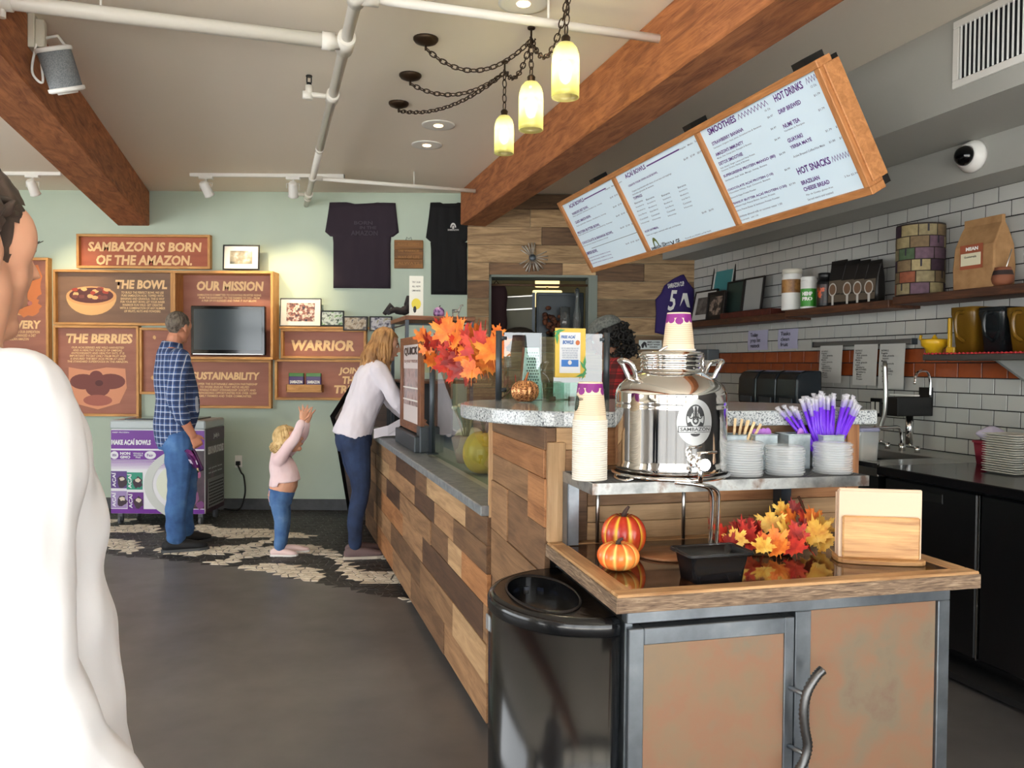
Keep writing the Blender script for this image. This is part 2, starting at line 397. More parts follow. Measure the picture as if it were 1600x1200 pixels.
for k, s, zc in nv:
    if k in (14, 15, 16, 17) and s > 5.2: far.append((k, s, zc)); continue
    if k >= 17 and s > 3.9 or k > 15 and s > 4.4: far.append((k, s, zc)); continue
    me = tm2 if k in (10, 11) else tm
    o = link('tile', me, None, WALLR, M=Matrix.Translation((OT, s, zc)) @ Matrix.Rotation(-pi/2, 4, 'Z')); cnt += 1
for k, s, zc in far:
    rest.box(OT-.006, s-TW/2+.003, zc-TH/2+.003, OT, s+TW/2-.003, zc+TH/2-.003)
tag(rest.build('tile', m_tile, WALLR), 'more white tiles of the same wall', kind='stuff')
# soffits over the kitchen
so = kbox(3.108, -3, 2.649, 4.0, 7.6, ZC-.001); 
struct('trim_1', so, m_soff, 'upper grey soffit that carries the air vent', rotz=KA)
struct('trim_2', kbox(3.636, -3, 2.446, 4.0, 7.3, 2.649), m_soff, 'lower grey soffit above the tiles', rotz=KA)
# wood cladding on the back wall right of the shirts
wd = [wood('weathered oak', (104, 80, 56), (176, 146, 108), .7), wood('tan oak', (124, 96, 66), (196, 164, 122), .7), wood('walnut board', (78, 56, 38), (132, 100, 70), .65)]
rnd = random.Random(11); z = .0; i = 0
while z < ZC-.02:
    h = min(.172, ZC-.005-z); x = XW0-rnd.uniform(0, .02)
    while x < XC+.05:
        ln = rnd.uniform(.55, 1.5); x1 = min(x+ln, XC+.06)
        if XC+.06-x1 < .2: x1 = XC+.06
        segs = [(x, x1, z, z+h)]
        if z+h > ZH0 and z < ZH1:
            segs = []
            if x < XH0: segs.append((x, min(x1, XH0), z, z+h))
            if x1 > XH1: segs.append((max(x, XH1), x1, z, z+h))
            a, b = max(x, XH0), min(x1, XH1)
            if b > a:
                if z < ZH0: segs.append((a, b, z, ZH0))
                if z+h > ZH1: segs.append((a, b, ZH1, z+h))
        for a, b, za, zb in segs:
            if b-a < .03 or zb-za < .01: continue
            d = .018+rnd.uniform(0, .006); hh = zb-za
            MB().box(-(b-a)/2+.001, -d/2, -hh/2+.0015, (b-a)/2-.001, d/2, hh/2-.0015).build('plank', wd[rnd.choice((0, 0, 1, 1, 2))], WALLB, loc=((a+b)/2, WY-d/2, (za+zb)/2), bevel=.002)
        x = x1
    z += .172
# pass-through: reveal, sill, room behind
rv = MB().box(XH0-.0, WY+.0, ZH1-.02, XH1, WY+.32, ZH1+.0).box(XH1-.07, WY-.03, ZH0, XH1+.015, WY+.3, ZH1).box(XH0, WY, ZH0, XH0+.02, WY+.3, ZH1)
struct('window_1', rv, mat('grey green jamb', (120, 128, 120), .7), 'grey lined pass-through opening in the plank wall')
struct('trim_3', MB().box(XH0, WY, ZH0-.03, XH1, WY+.75, ZH0), m_stain, 'steel ledge behind the pass-through')
br = MB().box(-2.2, 10.4, 0, 3.2, 10.5, ZC).box(-2.3, WY+.12, 0, -2.2, 10.5, ZC).box(3.2, WY+.12, 0, 3.3, 10.5, ZC)
struct('wall_kitchen', br, mat('pale olive kitchen wall', (176, 172, 142), .8), 'pale olive wall of the room behind')
# beams
m_beam = wood('rough sawn redwood', (116, 66, 38), (184, 116, 70), .75, (1.6, 7, 7), .12, .5)
def beam(label, o0, o1, s0, s1, z0):
    b = MB().box(-(s1-s0)/2, -(o1-o0)/2, 0, (s1-s0)/2, (o1-o0)/2, ZC-z0-.001)
    o = b.build('ceiling_beam', m_beam, None, bevel=.008); o.location = W((o0+o1)/2, (s0+s1)/2, z0); o.rotation_euler = (0, 0, KA+pi/2)
    tag(o, label, 'beam', 'rough wooden ceiling beams')
beam('thick rough wooden beam running above the counter and menu boards', 1.746, 1.995, -1.6, 7.42, 2.745)
beam('rough wooden beam ending above the born of the Amazon sign', -1.385, -1.09, -1.6, 8.62, 2.74)
# ================================================================ things on the green wall
def wrect(x0, y0, x1, y1, Y):
    a, b = atY(x0, (y0+y1)/2, Y), atY(x1, (y0+y1)/2, Y); c, d = atY((x0+x1)/2, y0, Y), atY((x0+x1)/2, y1, Y)
    return a.x, b.x, d.z, c.z
def flat(parent, pts, m, y, name='print'):       # flat print in an x-z plane at depth y (local)
    return MB().add([(p[0], y, p[1]) for p in pts], [list(range(len(pts)))]).build(name, m, parent)
def oval(cx, cz, rx, rz, n=20, a0=0, a1=2*pi, wob=0, seed=0):
    r = random.Random(seed)
    return [(cx+rx*cos(a0+(a1-a0)*i/n)*(1+r.uniform(-wob, wob)), cz+rz*sin(a0+(a1-a0)*i/n)*(1+r.uniform(-wob, wob))) for i in range(n+(0 if a1-a0 > 6.2 else 1))]
m_pine = wood('golden pine rail', (166, 112, 58), (212, 160, 96), .55, (2, 14, 14), .12)
m_rail_z = m_pine
m_pan = ramp_mat('red brown printed board', [(.3, (142, 88, 70)), (.7, (162, 104, 84))], 3, 5, .6, vec=(.6, 1, 4))
m_pan2 = ramp_mat('red orange printed board', [(.3, (146, 70, 46)), (.7, (172, 92, 60))], 3, 5, .6, vec=(.6, 1, 4))
m_pan3 = ramp_mat('umber printed board', [(.3, (106, 78, 60)), (.7, (126, 94, 72))], 3, 5, .6, vec=(.6, 1, 4))
m_let = mat('sand coloured lettering', (236, 196, 142), .6)
m_cream = mat('cream print', (214, 166, 110), .6)
m_plum = mat('plum print', (116, 62, 56), .6)
m_plum2 = mat('dark plum print', (86, 44, 42), .6)
def shadow_box(label, rect, depth, m, t=.024):
    yf = WY-depth; x0, x1, z0, z1 = wrect(*rect, yf); cx = (x0+x1)/2
    T = thing('shadow_box', label, 'sign', (cx, WY, z0), 0, 'pine framed story boxes on the green wall')
    w, h = (x1-x0)/2, z1-z0
    for (a, b, c, d) in ((-w, 0, w, t), (-w, h-t, w, h)):
        MB().box(-w, -depth/2, -t/2, w, depth/2, t/2).build('frame_rail', m_pine, T, loc=(0, -depth/2, (b+d)/2), bevel=.002)
    for sx in (-1, 1):
        r = MB().box(-(h-2*t)/2, -depth/2, -t/2, (h-2*t)/2, depth/2, t/2).build('frame_rail', m_pine, T, bevel=.002)
        r.matrix_basis = Matrix.Translation((sx*(w-t/2), -depth/2, h/2)) @ Matrix.Rotation(pi/2, 4, 'Y')
    MB().box(-w+t, -.016, t, w-t, -.001, h-t).build('panel', m, T)
    def pos(px, py):       # photo position -> local x, z on the panel
        p = atY(px, py, WY-.02); return p.x-cx, p.z-z0
    return T, pos
def letter(T, pos, s, rect, bold=.03, shear=.12, m=None, y=-.0175, **k):
    a, b = pos(rect[0], rect[1]), pos(rect[2], rect[3])
    al = k.pop('align', 'CENTER'); x = a[0] if al == 'LEFT' else (a[0]+b[0])/2
    return text(s, m or m_let, T, YP(x, y, (a[1]+b[1])/2), b[0]-a[0], a[1]-b[1], bold, shear, align=al, **k)
T, p = shadow_box('pine shadow box reading born of the Amazon, topmost on the green wall', (119, 366, 328, 419.5), .06, m_pan2)
letter(T, p, 'SAMBAZON IS BORN', (137, 377.5, 315, 394), .04); letter(T, p, 'OF THE AMAZON.', (150, 398, 300, 415), .04)
T, p = shadow_box('wide pine shadow box titled the bowl with a fruit bowl print', (82.5, 421.5, 270, 508), .06, m_pan3)
letter(T, p, 'THE BOWL', (180, 437, 261, 452), .045)
letter(T, p, 'TO BUILD THE PERFECT BOWL WE USE\nPURE SAMBAZON ACAI, TOPPED WITH\nBANANAS AND GRANOLA. THIS IS WHY\nFOR YOUR BEST BOWL LET YOUR INNER\nWARRIOR RUN WILD. GET CREATIVE\nWITH A COMBINATION OF ANY NUMBER\nOF FRUITS, NUTS AND POWDERS.', (187, 455, 258, 489), .02)
def bowlprint(T, p):
    a, b = p(103, 445), p(182, 494); cx, cz = (a[0]+b[0])/2, (a[1]+b[1])/2; w, h = (b[0]-a[0])/2, (a[1]-b[1])/2
    flat(T, [(cx-w, cz+.25*h)]+oval(cx, cz+.25*h, w, 1.2*h, 14, pi, 2*pi)[1:], m_cream, -.0172)
    flat(T, oval(cx, cz+.3*h, w, .62*h, 24), mat('pale cream print', (206, 150, 96), .6), -.0176)
    flat(T, oval(cx, cz+.33*h, w*.88, .5*h, 24), m_plum2, -.018)
    r = random.Random(5)
    for i in range(16):
        e = oval(cx+r.uniform(-.65, .65)*w, cz+.36*h+r.uniform(-.25, .42)*h, w*.13, h*.13, 8, wob=.25, seed=i)
        flat(T, e, (m_cream, mat('red berry print', (160, 60, 44), .6), m_plum)[i % 3], -.0184-.0001*i)
bowlprint(T, p)
T, p = shadow_box('pine shadow box titled the berries with a large berry print', (83, 508.5, 216.5, 650.5), .06, m_pan)
letter(T, p, 'THE BERRIES', (103, 521, 207, 537), .045)
letter(T, p, 'OUR ACAI BERRIES ARE WILD HARVESTED\nAND A HEALTHY SOURCE OF OMEGAS,\nANTIOXIDANTS AND HEALTHY FATS. IT IS\nIMPORTANT TO EAT ONLY PALM FRUIT AND\nIS ENSURED THE BEST ACAI FROM AT LEAST\nTHE STANDARD SUPERFOODS IN THE AMAZON.', (105, 541, 200, 567), .02)
def berryprint(T, p):
    a, b = p(107, 572), p(198, 640); cx, cz = (a[0]+b[0])/2, (a[1]+b[1])/2; w, h = (b[0]-a[0])/2, (a[1]-b[1])/2
    lt = mat('peach print', (206, 140, 106), .6); md = mat('rose print', (160, 92, 78), .6)
    flat(T, [(cx-w, cz+h*.95), (cx-.3*w, cz+h*.8), (cx+.3*w, cz+.95*h), (cx+w*.95, cz+.9*h), (cx+w, cz), (cx+.75*w, cz-.7*h), (cx, cz-h), (cx-.75*w, cz-.75*h), (cx-w, cz-.1*h)], lt, -.0172)
    for i, (dx, dz, rx, rz) in enumerate(((-.5, .28, .46, .36), (.45, .3, .5, .36), (0, -.02, .42, .4), (-.05, .5, .24, .3), (0, -.58, .5, .26))):
        flat(T, oval(cx+dx*w, cz+dz*h, rx*w, rz*h, 20), md if i == 4 else m_plum, -.0175-.0002*i)
    flat(T, oval(cx+.05*w, cz+.22*h, .14*w, .14*h, 12), m_plum2, -.0186)
berryprint(T, p)
T, p = shadow_box('small pine shadow box behind the man in the plaid shirt', (217.5, 512, 268, 616), .05, m_pan)
for i, (x, y) in enumerate(((241, 527), (238, 590), (252, 560))): flat(T, oval(*p(x, y), .014, .02, 10, wob=.2, seed=i), m_cream, -.0172)
T, p = shadow_box('deep pine shadow box titled our mission around the television', (270, 423, 426.5, 561.5), .2, m_pan)
letter(T, p, 'OUR MISSION', (307, 439, 412, 455), .045)
letter(T, p, 'SAMBAZON IS COMMITTED TO COUNTING PROFITED RISING\nFROM THE RAINFOREST TO THE FARMERS TO YOU - FROM\nA PAIR OF O\'S BLENDED AND THINK IT OUT BELOW.', (308, 459, 408, 472), .02)
T, p = shadow_box('pine shadow box titled sustainability under the television', (290, 562, 423.5, 638), .06, m_pan)
letter(T, p, 'SUSTAINABILITY', (300, 581, 406, 594), .045)
letter(T, p, 'WE OFFER THE SUSTAINABLE AMAZON PARTNERSHIP\nTO WORK ENSURE THAT WE\'VE HELPED\nTHE WHOLE FOREST STEWARDSHIP. SOCIETY AND\nTHE REWARDING OPPORTUNITIES FOR OVER 10,000\nFAMILY FARMERS AND THEIR COMMUNITIES.', (300, 598, 402, 621), .02)
T, p = shadow_box('pine shadow box titled warrior under the framed photos', (438.5, 514, 572, 560.5), .07, m_pan)
letter(T, p, 'WARRIOR', (455, 531, 554, 549), .045)
T, p = shadow_box('low pine shadow box titled join the tribe holding two packets', (429, 561.5, 598, 625.5), .06, m_pan)
letter(T, p, 'JOIN', (529, 574, 561, 587), .045); letter(T, p, 'THE', (535, 588, 560, 600), .045); letter(T, p, 'TRIBE', (522, 602, 566, 615), .045)
T, p = shadow_box('tall pine shadow box titled discovery beside the white blouse', (-34, 402, 75.5, 652), .07, m_pan)
letter(T, p, 'DISCOVERY', (-22, 500, 64, 514), .045)
letter(T, p, 'MORE THAN TEN YEARS AGO OUR EXPEDITION\nFOUND BERRIES THAT CHANGED A DIET\nIN THE BRAZILIAN AMAZON', (-22, 516, 62, 532), .02)
for i, (x, y, rx, rz) in enumerate(((20, 450, .22, .3), (46, 440, .12, .2), (40, 478, .14, .1))):
    flat(T, oval(*p(x, y), rx, rz, 22, wob=.14, seed=i), mat('apricot print', (204, 118, 66), .6) if i else m_cream, -.0172-.0003*i)
# small shelf board above the warrior box that carries the photos
def ledge(rect, depth):
    x0, x1, z0, z1 = wrect(*rect, WY-depth)
    o = MB().box(-(x1-x0)/2, -depth/2, 0, (x1-x0)/2, depth/2, z1-z0).build('picture_ledge', m_pine, loc=((x0+x1)/2, WY-depth/2, z0), bevel=.002)
    tag(o, 'thin pine ledge carrying framed photos above the warrior box', 'shelf')
ledge((436, 510.6, 614, 513.9), .09)
# television
x0, x1, z0, z1 = wrect(298, 478, 414, 555, 7.56)
T = thing('television', 'flat black television inside the mission box', 'television', ((x0+x1)/2, 7.56, z0))
w, h = (x1-x0)/2, z1-z0
MB().box(-w, 0, 0, w, .05, h).build('casing', mat('piano black', (10, 10, 11), .08, coat=.5), T, bevel=.006)
MB().box(-w+.03, -.003, .05, w-.03, .001, h-.03).build('screen', mat('switched off glass screen', (44, 54, 60), .1, spec=.8), T)
MB().box(-w+.02, -.004, .006, w-.02, .001, .014).build('trim_strip', m_stain, T)
MB().cbox((0, .12, h*.5), (.3, .15, .2)).build('wall_bracket', m_black, T)
# framed photographs
def photo(label, rect, Y, lean, frame, border, prints, mw=.012):
    x0, x1, z0, z1 = wrect(*rect, Y); w, h = (x1-x0)/2, z1-z0
    T = thing('framed_photo', label, 'picture', M=Matrix.Translation(((x0+x1)/2, Y, z0)) @ Matrix.Rotation(-lean, 4, 'X'), group='small framed photographs on the green wall')
    for a in ((-w, 0, w, mw), (-w, h-mw, w, h)): MB().box(a[0], 0, a[1], a[2], .018, a[3]).build('frame_side', frame, T, bevel=.0015)
    for sx in (-1, 1): MB().box(min(sx*w, sx*(w-mw)), 0, mw, max(sx*w, sx*(w-mw)), .018, h-mw).build('frame_side', frame, T, bevel=.0015)
    MB().box(-w+mw, .008, mw, w-mw, .014, h-mw).build('mount', mat('white photo mount', (226, 222, 212), .6), T)
    bx, bz = border
    MB().box(-w+mw+bx, .0065, mw+bz, w-mw-bx, .009, h-mw-bz).build('print', prints, T)
m_bf = mat('black picture frame', (18, 17, 16), .35)
def scene_mat(name, stops, sc=26): return ramp_mat(name, stops, sc, 4, .4)
photo('black framed landscape photo standing on the mission box', (347.5, 382, 404.5, 421.5), 7.62, .06, m_bf, (.055, .045), scene_mat('landscape photo', [(.35, (60, 66, 60)), (.5, (150, 140, 120)), (.65, (196, 200, 204))], 7))
photo('largest framed crowd photo with wide white mount above the warrior box', (437, 465.5, 501, 509.5), 7.67, .08, mat('thin dark frame', (40, 34, 30), .4), (.055, .04), scene_mat('crowd photo', [(.35, (26, 40, 56)), (.48, (150, 96, 80)), (.56, (206, 200, 190)), (.7, (120, 110, 50))]), .006)
photo('small dark framed team photo touching the crowd photo', (500.5, 485, 537, 509.5), 7.67, .08, m_bf, (0, 0), scene_mat('team photo', [(.35, (40, 64, 40)), (.5, (200, 206, 200)), (.62, (110, 150, 90)), (.7, (40, 44, 60))]))
photo('small dark framed group photo in warm tones, between two team photos', (536, 494, 574, 516.5), 7.64, .08, m_bf, (0, 0), scene_mat('warm group photo', [(.35, (120, 96, 70)), (.5, (196, 180, 156)), (.65, (90, 84, 84))], 22))
photo('dark framed team photo right above the blonde woman', (577, 494, 612.5, 517.5), 7.64, .08, m_bf, (0, 0), scene_mat('purple team photo', [(.35, (50, 46, 70)), (.5, (190, 186, 190)), (.65, (130, 126, 90))], 22))
# carved plaque
x0, x1, z0, z1 = wrect(616, 375, 661, 419.5, WY-.02)
T = thing('carved_plaque', 'square carved wooden plaque hanging between the two shirts', 'plaque', ((x0+x1)/2, WY, z0)); w, h = (x1-x0)/2, z1-z0
m_pl = wood('carved cedar', (92, 58, 26), (146, 98, 48), .6)
for k in range(3): MB().box(-w, -.012, -h/6+.001, w, .012, h/6-.001).build('board', m_pl, T, loc=(0, -.013, h*(k+.5)/3), bevel=.003)
MB().tube([(-.03, -.01, h), (-.02, -.01, h+.03), (0, -.008, h+.012), (.02, -.01, h+.03), (.03, -.01, h)], .0025, 5).build('hanging_wire', m_dgrey, T)
for k, s in enumerate(('PLEASE RESPECT', 'THE WARRIOR', 'WAY OF LIFE', 'ALWAYS')): text(s, mat('burnt lettering', (150, 106, 56), .7), T, YP(0, -.0265, h*(.84-.22*k)), w*1.5, h*.1, .02)
# T-shirts pinned to the wall
def shirt(name, label, rows, m, neck, prints):
    Y = WY-.035; pts = []
    for (y, xl, xr) in rows:
        a, b = atY(xl, y, Y), atY(xr, y, Y); pts.append((a.x, b.x, (a.z+b.z)/2))
    cx = (pts[-1][0]+pts[-1][1])/2; zb = pts[-1][2]; n = 26; rings = []
    fr, bk = [], []
    for (xl, xr, z) in pts:
        f, b = [], []
        for i in range(n+1):
            t = i/n; x = xl+(xr-xl)*t; e = sin(pi*t)**.35
            zz = z
            if neck and z == pts[0][2]: zz -= neck*max(0, 1-abs(t-.5)/.2)**.6
            fold = .010*mnoise.noise(Vector((x*13, z*2.1, 3)))+.006*mnoise.noise(Vector((x*30, z*5, 9)))
            f.append((x-cx, -(.012+.016*e+fold*e), zz-zb)); b.append((x-cx, -.002, zz-zb))
        rings.append(f+b[::-1])
    T = thing(name, label, 'shirt', (cx, WY, zb), group='T-shirts pinned to the green wall')
    MB().rings(rings).build('cloth', m, T)
    prints(T, cx, zb)
def rows_shirt(top, sleeve, body, yb, tl=None):
    y0, xl0, xr0 = top; ys, xls, xrs = sleeve; bl, br = body; out = []
    for k in range(7):
        t = k/6; out.append((y0+(ys-y0)*t, xl0+(xls-xl0)*t**1.15, xr0+(xrs-xr0)*t**1.15))
    out.append((ys+7, xls+8, xrs-9)); out.append((ys+7.3, bl-1, br+1))
    for k in range(1, 9): out.append((ys+7.3+(yb-ys-7.3)*k/8, bl, br))
    return out
def pr1(T, cx, zb):
    m = mat('faint grey shirt print', (66, 58, 68), .8)
    for s, r in (('BORN', (553, 345, 582, 351)), ('IN THE', (562, 353, 588, 358)), ('AMAZON', (548, 360, 590, 368))):
        a, b = atY(r[0], r[1], WY-.05), atY(r[2], r[3], WY-.05)
        text(s, m, T, YP((a.x+b.x)/2-cx, -.043, (a.z+b.z)/2-zb), b.x-a.x, a.z-b.z, .03)
def pr2(T, cx, zb):
    m = mat('white shirt print', (210, 208, 204), .8)
    a = atY(708, 357, WY-.05); x, z = a.x-cx, a.z-zb
    MB().add([(x+.028*cos(t)*q, -.045, z+.045*sin(t)*q+.01) for q in (1, .6) for t in [pi*i/10 for i in range(11)]], [(i, i+1, i+12, i+11) for i in range(10)]).build('emblem', m, T)
    flat(T, oval(x, z+.012, .01, .018, 10), m, -.045, 'emblem')
    text('SAMBAZON', m, T, YP(x, -.045, z-.012), .105, .016, .02)
m_sh1 = mat('aubergine jersey cloth', (44, 34, 44), .9, bump=.2, bscale=300)
m_sh2 = mat('black jersey cloth', (13, 13, 15), .9, bump=.2, bscale=300)
shirt('t_shirt', 'dark aubergine T-shirt pinned open on the green wall', rows_shirt((316, 514, 617.5), (362, 507, 622.5), (520, 609.5), 450), m_sh1, .025, pr1)
shirt('t_shirt', 'black T-shirt with small white chest emblem beside the plank wall', rows_shirt((316, 672, 731), (371, 665, 734.5), (673, 729.5), 460), m_sh2, .05, pr2)
# ---------------------------------------------------------------- ice chest freezer with printed wrap
def freezer():
    yf, yb = 6.96, 7.42; x0, x1 = atY(172.5, 740, yf).x, atY(320.5, 740, yf).x; z0 = .1; z1 = atY(250, 671, yf).z; zt = atY(250, 657, yf).z
    cx, w = (x0+x1)/2, (x1-x0)/2; dp = yb-yf
    T = thing('chest_freezer', 'purple printed chest freezer on casters beside the man', 'freezer', (cx, yf, 0))
    white = mat('white freezer wrap', (222, 222, 226), .3); pur = mat('purple wrap', (104, 40, 140), .3); dk = ramp_mat('dark berry wrap', [(.4, (44, 26, 38)), (.6, (66, 40, 54)), (.72, (96, 52, 76))], 9, 4, .3)
    MB().box(-w, 0, z0, w, dp, z1).build('cabinet', white, T, bevel=.01)
    MB().box(-w-.004, -.006, z1, w+.004, dp, zt).build('lid', mat('pale grey lid', (176, 186, 188), .3), T, bevel=.012)
    MB().box(-w+.1, .05, zt-.001, w-.1, dp-.05, zt+.012).build('lid_glass', mat('dark lid glass', (60, 66, 70), .1), T, bevel=.004)
    P = lambda px, py: (atY(px, py, yf).x-cx, atY(px, py, yf).z)
    def rc(a, b, m, k=1, nm='print'):
        (xa, za), (xb, zb) = P(*a), P(*b); return flat(T, [(xa, za), (xb, za), (xb, zb), (xa, zb)], m, -.0012*k, nm)
    rc((173.5, 672), (319.5, 702), pur); rc((173.5, 703.5), (290, 719), pur); rc((173.5, 795), (319.5, 803), pur)
    for k in range(6): rc((173.5, 719+k*2.4), (290, 721.4+k*2.4), mat('violet fade %d' % k, (118+k*18, 66+k*26, 152+k*12), .3))
    rc((262, 704), (319.5, 795), dk, 2)
    for i, (px, py, m) in enumerate(((173.5, 736, mat('plum packet', (90, 60, 128), .3)), (198, 738, mat('teal packet', (48, 142, 116), .3)), (173.5, 767, mat('lilac packet', (150, 130, 176), .3)), (199.5, 769, mat('violet packet', (96, 42, 126), .3)))):
        rc((px, py), (px+25, py+27), m, 2)
        (xa, za), (xb, zb) = P(px+1, py+2), P(px+9, py+25)
        text('AÇAÍ', white, T, Matrix.Translation(((xa+xb)/2, -.004, (za+zb)/2)) @ Matrix.Rotation(pi/2, 4, 'X') @ Matrix.Rotation(pi/2, 4, 'Z'), za-zb, xb-xa, .03)
        c = P(px+17.5, py+16); flat(T, oval(*c, .04, .05, 12, wob=.25, seed=i), mat('berry bowl print', (52, 34, 46), .4), -.0036); flat(T, oval(c[0], c[1]+.02, .025, .018, 9, wob=.3, seed=i+9), mat('pale fruit print', (208, 196, 178), .4), -.0042)
    cx2, cz2 = P(300, 757); rx = P(300, 0)[0]-P(224, 0)[0]
    A = oval(cx2, cz2, rx, rx*.78, 26, pi*.62, pi*1.4); B = oval(cx2, cz2, rx*.82, rx*.62, 26, pi*.62, pi*1.4)
    flat(T, A+B[::-1], mat('pale ring print', (196, 200, 196), .3), -.0034)
    flat(T, oval(cx2, cz2, rx*.74, rx*.5, 24, pi*.7, pi*1.25), mat('cream bowl print', (218, 222, 204), .3), -.004)
    for i, (px, py, r, c) in enumerate(((295, 733, .05, (200, 70, 46)), (306, 734, .03, (196, 170, 120)), (300, 748, .02, (206, 190, 190)), (310, 741, .026, (150, 70, 110)), (303, 775, .05, (120, 70, 110)), (313, 790, .03, (110, 50, 110)))):
        flat(T, oval(*P(px, py), r, r*1.2, 10, wob=.3, seed=i), mat('fruit print %d' % i, c, .4), -.0036)
    rc((290, 778), (305, 788), white, 3, 'data_plate')
    def tx(s, r, m=white, b=.05): 
        (xa, za), (xb, zb) = P(r[0], r[1]), P(r[2], r[3]); text(s, m, T, YP((xa+xb)/2, -.0045, (za+zb)/2), xb-xa, za-zb, b)
    tx('MAKE AÇAÍ BOWLS', (174.5, 685, 236, 697)); tx('KEEP FROZEN', (176, 674.5, 202, 676.5), b=.02); tx('NON\nGMO', (188, 706, 204, 716.5)); tx('VEGAN &\nGLUTEN\nFREE', (208, 707, 224, 716), b=.02)
    for c in ((179, 711), (235, 711)): flat(T, oval(*P(*c), .035 if c[0] < 200 else .05, .035, 18), white, -.003)
    tx('USDA', (175.5, 709, 182.5, 713), pur, .03); tx('Fair', (230, 709, 240, 713.5), pur, .02)
    # side facing the viewer's right
    S = lambda s, z: (w, s, z)
    def sd(s0, za, s1, zb, m, k=1, nm='print'): return MB().add([(w+.0014*k, s0, za), (w+.0014*k, s1, za), (w+.0014*k, s1, zb), (w+.0014*k, s0, zb)], [(0, 1, 2, 3)]).build(nm, m, T)
    sd(.004, z0, dp-.004, z1, dk); sd(.004, z1-.11, dp-.004, z1-.003, mat('aubergine wrap', (62, 34, 66), .3), 2)
    R = Matrix.Rotation(pi/2, 4, 'Z') @ Matrix.Rotation(pi/2, 4, 'X')
    text('BLEND UP A BOWL OF GOODNESS', white, T, Matrix.Translation((w+.005, dp*.53, z1-.19)) @ R, dp*.82, .07, .05)
    text('Jolly\'s', white, T, Matrix.Translation((w+.005, dp*.55, z1-.07)) @ R, dp*.3, .05, .02)
    for k, zz in enumerate((.44, .40)): text('acai  granola  banana', white, T, Matrix.Translation((w+.005, dp*.5, zz+.05)) @ R, dp*.7, .02, .01)
    g = MB().box(w, .05, z0+.04, w+.008, dp-.03, z0+.3); g.build('grille_frame', mat('grey grille', (120, 120, 122), .5), T, bevel=.003)
    sl = MB()
    for r in range(8):
        for c in range(9):
            s0 = .065+c*(dp-.11)/9+(.012 if r % 2 else 0); sl.box(w+.004, s0, z0+.06+r*.028, w+.0095, s0+.028, z0+.072+r*.028)
    tag(sl.build('grille_slots', mat('grille slot', (22, 22, 24), .7), T), kind='stuff')
    for sx in (-1, 1):
        for yy in (.06, dp-.06):
            c = MB().cyl((sx*(w-.06)-.012, yy, .035), (sx*(w-.06)+.012, yy, .035), .035, n=14); c.box(sx*(w-.06)-.02, yy-.012, .03, sx*(w-.06)+.02, yy+.02, z0)
            c.build('caster', mat('grey caster', (90, 92, 96), .4), T)
freezer()
# outlet and freezer cord
a = atY(373, 721, WY)
T = thing('wall_outlet', 'white wall outlet beside the freezer', 'outlet', (a.x, WY, a.z))
MB().box(-.035, -.006, -.06, .035, 0, .06).build('cover_plate', m_white, T, bevel=.003)
MB().box(-.02, -.035, -.035, .02, -.006, .005).build('plug', m_black, T, bevel=.004)
q = [a+Vector((.0, -.03, -.03)), a+Vector((.04, -.05, -.1)), atY(381, 745, WY-.06), atY(383, 770, WY-.1), atY(376, 793, WY-.15), atZ(366, 797, .012), atZ(350, 795, .012)]
tag(MB().tube(spline(q, 6), .008, 6).build('power_cord', m_black), 'black power cord dropping from the outlet to the freezer', 'cord')
# dark faceted end panel behind the woman
def panel():
    Y = 7.25; P = [atY(x, y, Y) for x, y in ((556, 588), (515.5, 650), (521, 668), (546, 796), (612, 800), (612, 588))]; o = P[4]
    T = thing('faceted_end_panel', 'dark angular panel leaning out behind the woman at the counter', 'panel', (o.x, Y, 0))
    L = [(p.x-o.x, 0.0 if i in (3, 4) else p.z) for i, p in enumerate(P)]
    rim = MB(); n = len(L); c = (sum(p[0] for p in L)/n, sum(p[1] for p in L)/n)
    inn = [(c[0]+(p[0]-c[0])*.84, c[1]+(p[1]-c[1])*.92) for p in L]
    rim.rings([[(p[0], .0, p[1]) for p in L], [(p[0], .16, p[1]) for p in L]], sm=False, cap0=False)
    rim.rings([[(p[0], 0, p[1]) for p in L], [(p[0], .02, p[1]) for p in inn]], cap0=False, cap1=False, sm=False)
    rim.build('rim', mat('gloss black edge', (18, 19, 20), .2), T)
    MB().add([(p[0], .02, p[1]) for p in inn], [list(range(n))]).build('face_board', wood('dark stained board', (40, 28, 22), (74, 54, 42), .5), T)
panel()
# packets in their tray on the join box
x0, x1, z0, z1 = wrect(447, 601, 503, 613, WY-.1)
T = thing('packet_tray', 'small pine tray fixed to the join box', 'tray', ((x0+x1)/2, WY-.02, z0)); w = (x1-x0)/2
MB().box(-w, -.08, 0, w, 0, .012).box(-w, -.08, .012, w, -.07, z1-z0).box(-w, -.08, .012, -w+.01, 0, z1-z0).box(w-.01, -.08, .012, w, 0, z1-z0).build('tray_body', m_pine, T, bevel=.002)
for k, (xx, lab) in enumerate(((-.5, 'purple packet in the pine tray, nearer the sustainability box'), (.47, 'purple packet in the pine tray, nearer the join lettering'))):
    c = thing('packet', lab, 'packet', ((x0+x1)/2+w*xx, WY-.05, z0+.013), 0, 'purple packets in the pine tray')
    MB().box(-w*.42, -.012, 0, w*.42, .012, .17).build('pouch', mat('packet purple', (74, 58, 108), .35), c, bevel=.006)
    MB().box(-w*.42, -.0135, .135, w*.42, .0135, .171).build('green_top', mat('packet green', (70, 120, 60), .35), c, bevel=.004)
    text('SAMBAZON', m_white, c, YP(0, -.0132, .085), w*.7, .03, .04)
